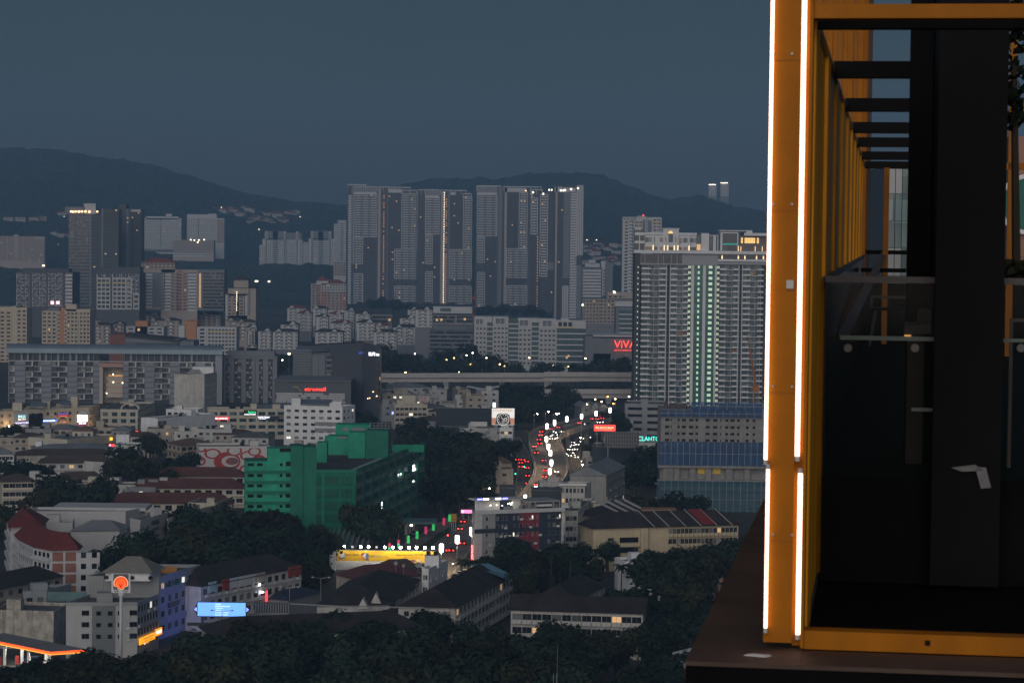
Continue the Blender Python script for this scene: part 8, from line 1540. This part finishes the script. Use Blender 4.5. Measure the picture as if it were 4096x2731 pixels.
FR=T('balcony_frame','orange steel post of the balcony with two white light tubes','balcony frame',L3(-.5,12,zb))
m,t0,t1=vpost('','','',768.5,797,12,12.14,ORG,zb,3.2); FR.part('post',m,[ORG])
tr0=t1; m=MB(); lbox(m,tr0,-.375,12.05,12.16,zb-.02,3.2); FR.part('post_channel',m,[ORG]); m=MB(); lbox(m,-.39,-.375,11.98,12.05,zb-.02,3.2); FR.part('channel_lip',m,[ORG])
TUBE=emat('tube_white',(1,.64,.47),3.2)
def tube(u,v0,v1,s_,par_,r_=.0105):
    t_,z0=ts(u,v1,s_); _,z1=ts(u,v0,s_); m=MB(); a,b_=L3(t_,s_,z0),L3(t_,s_,z1); m.tube(a,b_,r_,k=10); FR.part('light_tube',m,[TUBE],smooth=False)
    for e in (a,b_): m=MB(); m.tube(e-Vector((0,0,.012)),e+Vector((0,0,.012)),r_*1.15,k=10); FR.part('tube_cap',m,[LGRY])
tube(765.5,-60,461.5,11.985,0,.0085); tube(765.5,466,629.5,11.985,0,.0085); tube(797.2,-60,458,12.02,0,.0115); tube(797.8,470,636,12.02,0,.0115)
for v_ in (60,210,392,540):
    _,zz=ts(783,v_,12); m=MB(); lbox(m,t0+.002,tr0-.002,11.996,12.0,zz-.002,zz+.002); FR.part('weld_seam',m,[ORB])
    for u in (773,792): tt,_=ts(u,v_,12); m=MB(); p=L3(tt,11.992,zz+.03); m.tube(p,p+dv_*.01,.006,k=8); FR.part('bolt',m,[METAL])
tt,zz=ts(790,284,11.99); m=MB(); lbox(m,tt-.017,tt+.017,11.98,12.0,zz-.02,zz+.02); FR.part('bracket',m,[LGRY])
for v0,v1,nm,se in ((4,18,'top_beam',12.0),(630.5,649,'bottom_beam',12.0)):
    _,z1=ts(830,v0,12.0); _,z0=ts(830,v1,12.0); m=MB(); lbox(m,-.375,1.6,se,se+.12,z0,z1); FR.part(nm,m,[ORG])
for u in (970,): tt,zz=ts(927.5,642,12); m=MB(); lbox(m,tt-.012,tt+.012,11.99,12.0,zz-.012,zz+.012); FR.part('bolt',m,[BLK])
# ledge
LE=T('ledge','brown stone ledge of the near building under the orange post','ledge',L3(-.4,14,zb-.6)); m=MB(); lbox(m,-.905,-.375,11.55,36.5,zb-.9,zb-.03); LE.part('slab',m,[SLB]); m=MB(); lbox(m,-.374,2.2,11.55,11.98,zb-.9,zb-.03); LE.part('slab',m,[SLB]); m=MB(); lbox(m,-.374,2.2,12.13,36.5,zb-.9,zb-.03); LE.part('inner_slab',m,[DKW]); m=MB(); lbox(m,-.9,2.2,11.5,11.549,zb-.9,zb-.05); LE.part('front_face',m,[DKW])
p=L3(-.58,11.75,zb-.028); b=MB(); b.hexa([p+rv_*x+dv_*y for x,y in ((-.07,0),(.04,-.03),(.07,.02),(-.03,.04))],[p+rv_*x*.7+dv_*y*.7+Vector((0,0,.008)) for x,y in ((-.07,0),(.04,-.03),(.07,.02),(-.03,.04))]); LE.part('mortar_patch',b,[LGRY])
# corrugated side wall and rafters
h_=1.06; SW=T('side_screen','orange corrugated side screen of the balcony receding from the post','screen',L3(-.38,24,zb)); zr=-.235
for i in range(40):
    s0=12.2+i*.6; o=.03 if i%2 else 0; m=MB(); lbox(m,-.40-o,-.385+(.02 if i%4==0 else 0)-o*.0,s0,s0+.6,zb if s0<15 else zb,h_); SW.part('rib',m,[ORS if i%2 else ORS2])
m=MB(); lbox(m,-.42,-.36,12.2,36.4,h_,h_+.025); SW.part('top_rail',m,[METAL])
BK=T('back_screen','tall orange corrugated panel at the far end of the balcony','screen',L3(-.7,37,zb))
for i in range(12): m=MB(); lbox(m,-1.25+i*.075,-1.25+(i+1)*.075,37+(.03 if i%2 else 0),37.1,zb,6.5); BK.part('rib',m,[ORG if i%3 else ORB])
m=MB(); lbox(m,-.35,-.29,36.9,37.1,zb,6.5); BK.part('edge_post',m,[mat('edge_maroon',(.03,.012,.01),.6,.1)])
for i,y in enumerate((215,165,131,109,95,82,73)):
    s_=h_*FPX/y; m=MB(); lbox(m,-.37,2.6 if i==0 else .35,s_,s_+.12,h_-.115 if 0 else h_-.03,h_+.075); one('rafter',m,[BLK],'black rafter overhead, %s from the orange post'%('nearest','second','third','fourth','fifth','sixth','farthest')[i],'rafter',loc=L3(0,s_,h_))
# black pillar
PL=T('pillar','broad black pillar standing right of the rafters','pillar',L3(.4,16,zb)); m=MB(); a0,_=ts(906.5,300,16); a1,_=ts(1004,300,16); lbox(m,a0,a1,16,16.7,zb,5); PL.part('shaft',m,[DKW]); m=MB(); lbox(m,a0,a0+.14,15.94,16,zb,5); PL.part('cladding_strip',m,[BLK]); m=MB(); b0,_=ts(935,300,14.2); b1,_=ts(1004,300,14.2); lbox(m,b0,b1,14.2,15.9,zb,5); PL.part('cladding_panel',m,[BLK])
# floor, black skirting below the glass
FLR=T('balcony_floor','black floor edge and skirting below the glass railing','floor',L3(.6,14,zb)); _,zf=ts(870,476,14.4); m=MB(); lbox(m,-.36,2.4,14.5,36.5,zf-.25,zf); FLR.part('slab',m,[DKW]); m=MB(); lbox(m,-.36,2.4,14.38,14.5,zb-.02,zf); FLR.part('skirting',m,[DKW]); m=MB(); lbox(m,-.36,2.4,36.6,36.9,zb,-.62); FLR.part('end_wall',m,[DKW])
b=MB(); 
for (u0,v0),(u1,v1),(u2,v2),(u3,v3) in (((951,467),(975,464),(984,470),(962,471)),((975,466),(986,467),(991,487),(981,488))):
    P=[L3(*(lambda a:(a[0],14.18,a[1]))(ts(u,v,14.18))) for u,v in ((u0,v0),(u3,v3),(u2,v2),(u1,v1))]; b.quad(*P)
FLR.part('paint_scrape',b,[mat('scrape_grey',(.15,.155,.16),.8,.3,8)])
# glass railings
GLS=bpy.data.materials.new('rail_glass'); GLS.use_nodes=True; p_=GLS.node_tree.nodes['Principled BSDF']; p_.inputs['Base Color'].default_value=(.02,.03,.03,1); p_.inputs['Alpha'].default_value=.12; p_.inputs['Roughness'].default_value=.05; p_.inputs['Specular IOR Level'].default_value=.12
RL=T('glass_railing','dark glass railing with a grey handrail across the balcony','railing',L3(.3,14.4,zf)); s_=14.4; zt_=ts(870,279,s_)[1]
m=MB(); lbox(m,-.36,2.4,s_,s_+.05,zt_-.018,zt_+.018); RL.part('handrail',m,[mat('rail_grey',(.06,.055,.058),.5,.1)])
for j in range(3): m=MB(); a_=-.35+j*.66; lbox(m,a_,a_+.64,s_+.01,s_+.025,zf,zt_-.02); RL.part('glass_pane',m,[GLS])
_,zg=ts(870,337.5,s_); m=MB(); lbox(m,-.27,.36,s_-.01,s_+.01,zg-.012,zg+.012); RL.part('glass_edge',m,[mat('glass_edge_green',(.06,.095,.085),.4,.1)]); m=MB(); a_,_=ts(1000,338,s_); lbox(m,a_,2.3,s_-.01,s_+.01,zg-.01,zg+.01); RL.part('glass_edge',m,[MATS['glass_edge_green']])
for u in (848,915,1021): tt,zz=ts(u,347.5,s_-.01); m=MB(); p=L3(tt,s_-.03,zz); m.tube(p,p+dv_*.05,.024,k=10); RL.part('glass_fixing',m,[mat('fixing_grey',(.1,.1,.1),.5,.1)])
tt,zz=ts(923,409,s_); m=MB(); lbox(m,tt-.065,tt+.065,s_-.01,s_,zz-.01,zz+.01); RL.part('grey_tag',m,[mat('tag_grey',(.09,.11,.1),.5,.1)])
RL2=T('glass_railing','glass railing running back along the orange side screen','railing',L3(-.36,25,zf)); m=MB(); lbox(m,-.372,-.34,14.46,36.3,zt_-.02,zt_+.015); RL2.part('handrail',m,[MATS['rail_grey']]); m=MB(); lbox(m,-.36,-.35,14.46,36.3,zf,zt_-.02); RL2.part('glass_pane',m,[mat('dark_glass',(.01,.011,.011),.15,.1,spec=.15)])
RL3=T('glass_railing','far glass railing with a dark handrail at the end of the balcony','railing',L3(0,36.4,zf)); _,z3=ts(890,252,36.4); m=MB(); lbox(m,-.34,.3,36.4,36.46,z3-.03,z3+.03); RL3.part('handrail',m,[BLK]); _,z4=ts(890,270,30); m=MB(); lbox(m,-.33,.2,30,30.05,z4-.025,z4+.025); RL3.part('handrail',m,[BLK])
m=MB(); lbox(m,-.33,.3,36.42,36.44,zf,z3); RL3.part('glass_pane',m,[GLS])
# thin brown column, sloping coping, stool, planter
tt,_=ts(885.5,250,33); m=MB(); lbox(m,tt-.035,tt+.035,33,33.1,zf,.95); one('thin_column',m,[ORB],'thin brown column behind the far glass railing','column',loc=L3(tt,33,zf))
m=MB(); a_,za=ts(846,336,17.5); b_,zb_=ts(885,254,34); m.hexa([L3(a_-.05,17.5,za),L3(a_+.02,17.5,za),L3(b_+.03,34,zb_),L3(b_-.05,34,zb_)],[L3(a_-.05,17.5,za+.03),L3(a_+.02,17.5,za+.03),L3(b_+.03,34,zb_+.03),L3(b_-.05,34,zb_+.03)]); one('coping',m,[mat('coping_grey',(.07,.07,.075),.5,.1)],'pale grey coping rail slanting back behind the glass','coping',loc=L3(-.2,25,-.7))
def stool(u,v0,v1,s_):
    t_,z1=ts(u,v0,s_); _,z0=ts(u,v1,s_); t=T('bar_stool','thin-legged metal bar stool behind the glass railing','stool',L3(t_,s_,z0)); h=z1-z0; W=.17
    for i,(x,y) in enumerate(((-W,-W),(W,-W),(W,W),(-W,W))): m=MB(); m.tube(L3(t_+x,s_+y,z0),L3(t_+x*.75,s_+y*.75,z0+h*.72),.012,k=6); t.part('leg',m,[mat('stool_metal',(.08,.065,.05),.5,.1)])
    m=MB(); lbox(m,t_-W,t_+W,s_-W,s_+W,z0+h*.72,z0+h*.77); t.part('seat',m,[BLK]); m=MB(); lbox(m,t_-W,t_+W,s_+W-.02,s_+W,z0+h*.95,z0+h); t.part('back_rail',m,[MATS['stool_metal']])
    for x in (-W,W-.02): m=MB(); lbox(m,t_+x,t_+x+.02,s_+W-.02,s_+W,z0+h*.77,z0+h*.95); t.part('back_post',m,[MATS['stool_metal']])
stool(893,296,345,19)
a_,za=ts(903,316,17); b_,_=ts(938,316,17); t=T('counter','dark counter with a pale edge and an amber light behind the glass','counter',L3((a_+b_)/2,17,zf)); m=MB(); lbox(m,a_,b_,15.3,15.9,za-.055,za); t.part('top',m,[mat('counter_grey',(.05,.05,.055),.5,.1)]); m=MB(); lbox(m,a_+.02,a_+.12,15.32,15.85,zf,za-.06); t.part('leg',m,[mat('counter_tan',(.03,.023,.018),.6,.1)]); m=MB(); lbox(m,a_+.0,a_+.04,15.28,15.3,za-.09,za-.06); t.part('amber_light',m,[emat('amber_glow',(1,.5,.15),.6,'NONE')]); m=MB(); lbox(m,a_+.08,a_+.2,15.4,15.6,za+.0,za+.09); t.part('box',m,[MATS['counter_tan']])
# dining chairs glimpsed right of the pillar
a_,za=ts(1010,318,15.2); t=T('chair','metal chair back glimpsed right of the pillar','chair',L3(a_+.15,15.2,zf))
for z0_,z1_ in ((.0,.02),(.12,.14)): m=MB(); lbox(m,a_,a_+.4,15.2,15.23,za-z1_,za-z0_); t.part('back_rail',m,[MATS['stool_metal']])
for x in (0,.38): m=MB(); lbox(m,a_+x,a_+x+.02,15.2,15.23,zf,za); t.part('leg',m,[MATS['stool_metal']])
# climbing plant on the pillar and hedge at right
def vine(label,pts,s_,n,sz,mt_=LEAF):
    b=MB(); r=random.Random(5)
    for k in range(n):
        u0,v0,u1,v1=r.choice(pts); u,v=r.uniform(u0,u1),r.uniform(v0,v1); t_,z=ts(u,v,s_+r.uniform(-.12,.12)); p=L3(t_,s_+r.uniform(-.12,.12),z); nn=Vector((r.gauss(0,1),r.gauss(0,1),r.gauss(0,1))).normalized(); x=nn.orthogonal().normalized(); y=nn.cross(x); s=sz*r.uniform(.6,1.3); b.quad(p-x*s,p+y*s*.6,p+x*s,p-y*s*.6)
    t=T('climbing_plant',label,'plant',L3(ts((pts[0][0]+pts[0][2])/2,300,s_)[0],s_,zf)); t.part('foliage',b,[mt_]); return t
t=vine('dark climbing plant hanging beside the pillar at the right edge',[(1006,20,1026,90),(1008,90,1022,128),(1010,0,1026,40)],16.2,260,.035)
m=MB(); a_,_=ts(1010,100,16.2); b_,_=ts(1017,270,16.2); m.tube(L3(a_+.02,16.2,ts(1010,60,16.2)[1]),L3(b_,16.2,ts(1017,285,16.2)[1]),.02,.03,k=7); t.part('stem',m,[BARK])
vine('low hedge behind the railing at the right edge',[(1002,262,1030,280)],15.4,300,.03,LEAF2)
tt,_=ts(1013,100,30); m=MB(); lbox(m,tt-.04,tt+.04,30,30.1,zf,3); lbox(m,tt-.5,tt+.9,30,30.08,ts(1013,166,30)[1]-.04,ts(1013,166,30)[1]+.04); one('brown_trellis',m,[ORB],'thin brown trellis post with a crossbar at the right edge','trellis',loc=L3(tt,30,zf))
# towers seen through the balcony
def gtower(label,u0,u1,v0,D,dep,fl,mt_p,mt_g,stepm,nb,rows,bot=330):
    a=A(u0,v0,D); b_=A(u1,v0,D); t=T('glass_tower',label,'tower block',((a.x+b_.x)/2,D,0)); Fa=F((a.x,D),(b_.x,D)); m=MB(); m.fbox(Fa,0,Fa.W,0,a.z,-.3,-dep); t.part('core',m,[BODY]); zbot=A(u0,bot,D).z; i=0; z=a.z
    while z>zbot:
        for j in range(nb):
            s0=Fa.W*j/nb; s1=Fa.W*(j+1)/nb; g=mt_g if (i%rows or (j%3==2)) else mt_p; m=MB(); m.fbox(Fa,s0+.05,s1-.05,z-fl+.06,z,0,-.3); t.part('facade_panel',m,[g])
        z-=fl; i+=1
    m=MB(); m.fbox(Fa,0,Fa.W,0,max(.5,z),0,-.3); t.part('lower_wall',m,[mt_g]); return t
TGL=glassmat('glass_cool',(.06,.11,.12),(.2,.28,.29),.5,.15)
gtower('grey and teal glass tower seen through the balcony gap',889,930,166,330,20,3.6,mat('panel_pale',(.4,.41,.41),.6,.1),TGL,None,6,3)
gtower('pale tower with teal glass seen right of the black pillar',1000,1016,150,300,18,3.6,MATS['panel_pale'],TGL,None,3,3)
t=gtower('brick-pink tower with a round emblem at the right edge',1012,1060,136,290,18,7,mat('brick_pink',(.3,.17,.13),.8,.08),mat('brick_pink2',(.28,.16,.12),.8,.08),None,1,2)
p=A(1028,204,289.3); ebl=T('round_emblem','round white-rimmed green emblem cut by the right edge','sign',p)
for r0,r1,mt_,o in ((3.0,3.5,WHP,-.1),(.01,3.0,mat('emblem_green',(.02,.12,.09),.6,.05),-.05)): ebl.part('ring' if r0>1 else 'disc',ring(r0,r1,0,0,o,32),[mt_],local=True)
t=gtower('white stepped block with a picture-window box seen low in the balcony gap',862,905,219,420,20,3.2,WHP,mat('panel_mist',(.36,.37,.39),.6,.1),None,4,2,bot=330)
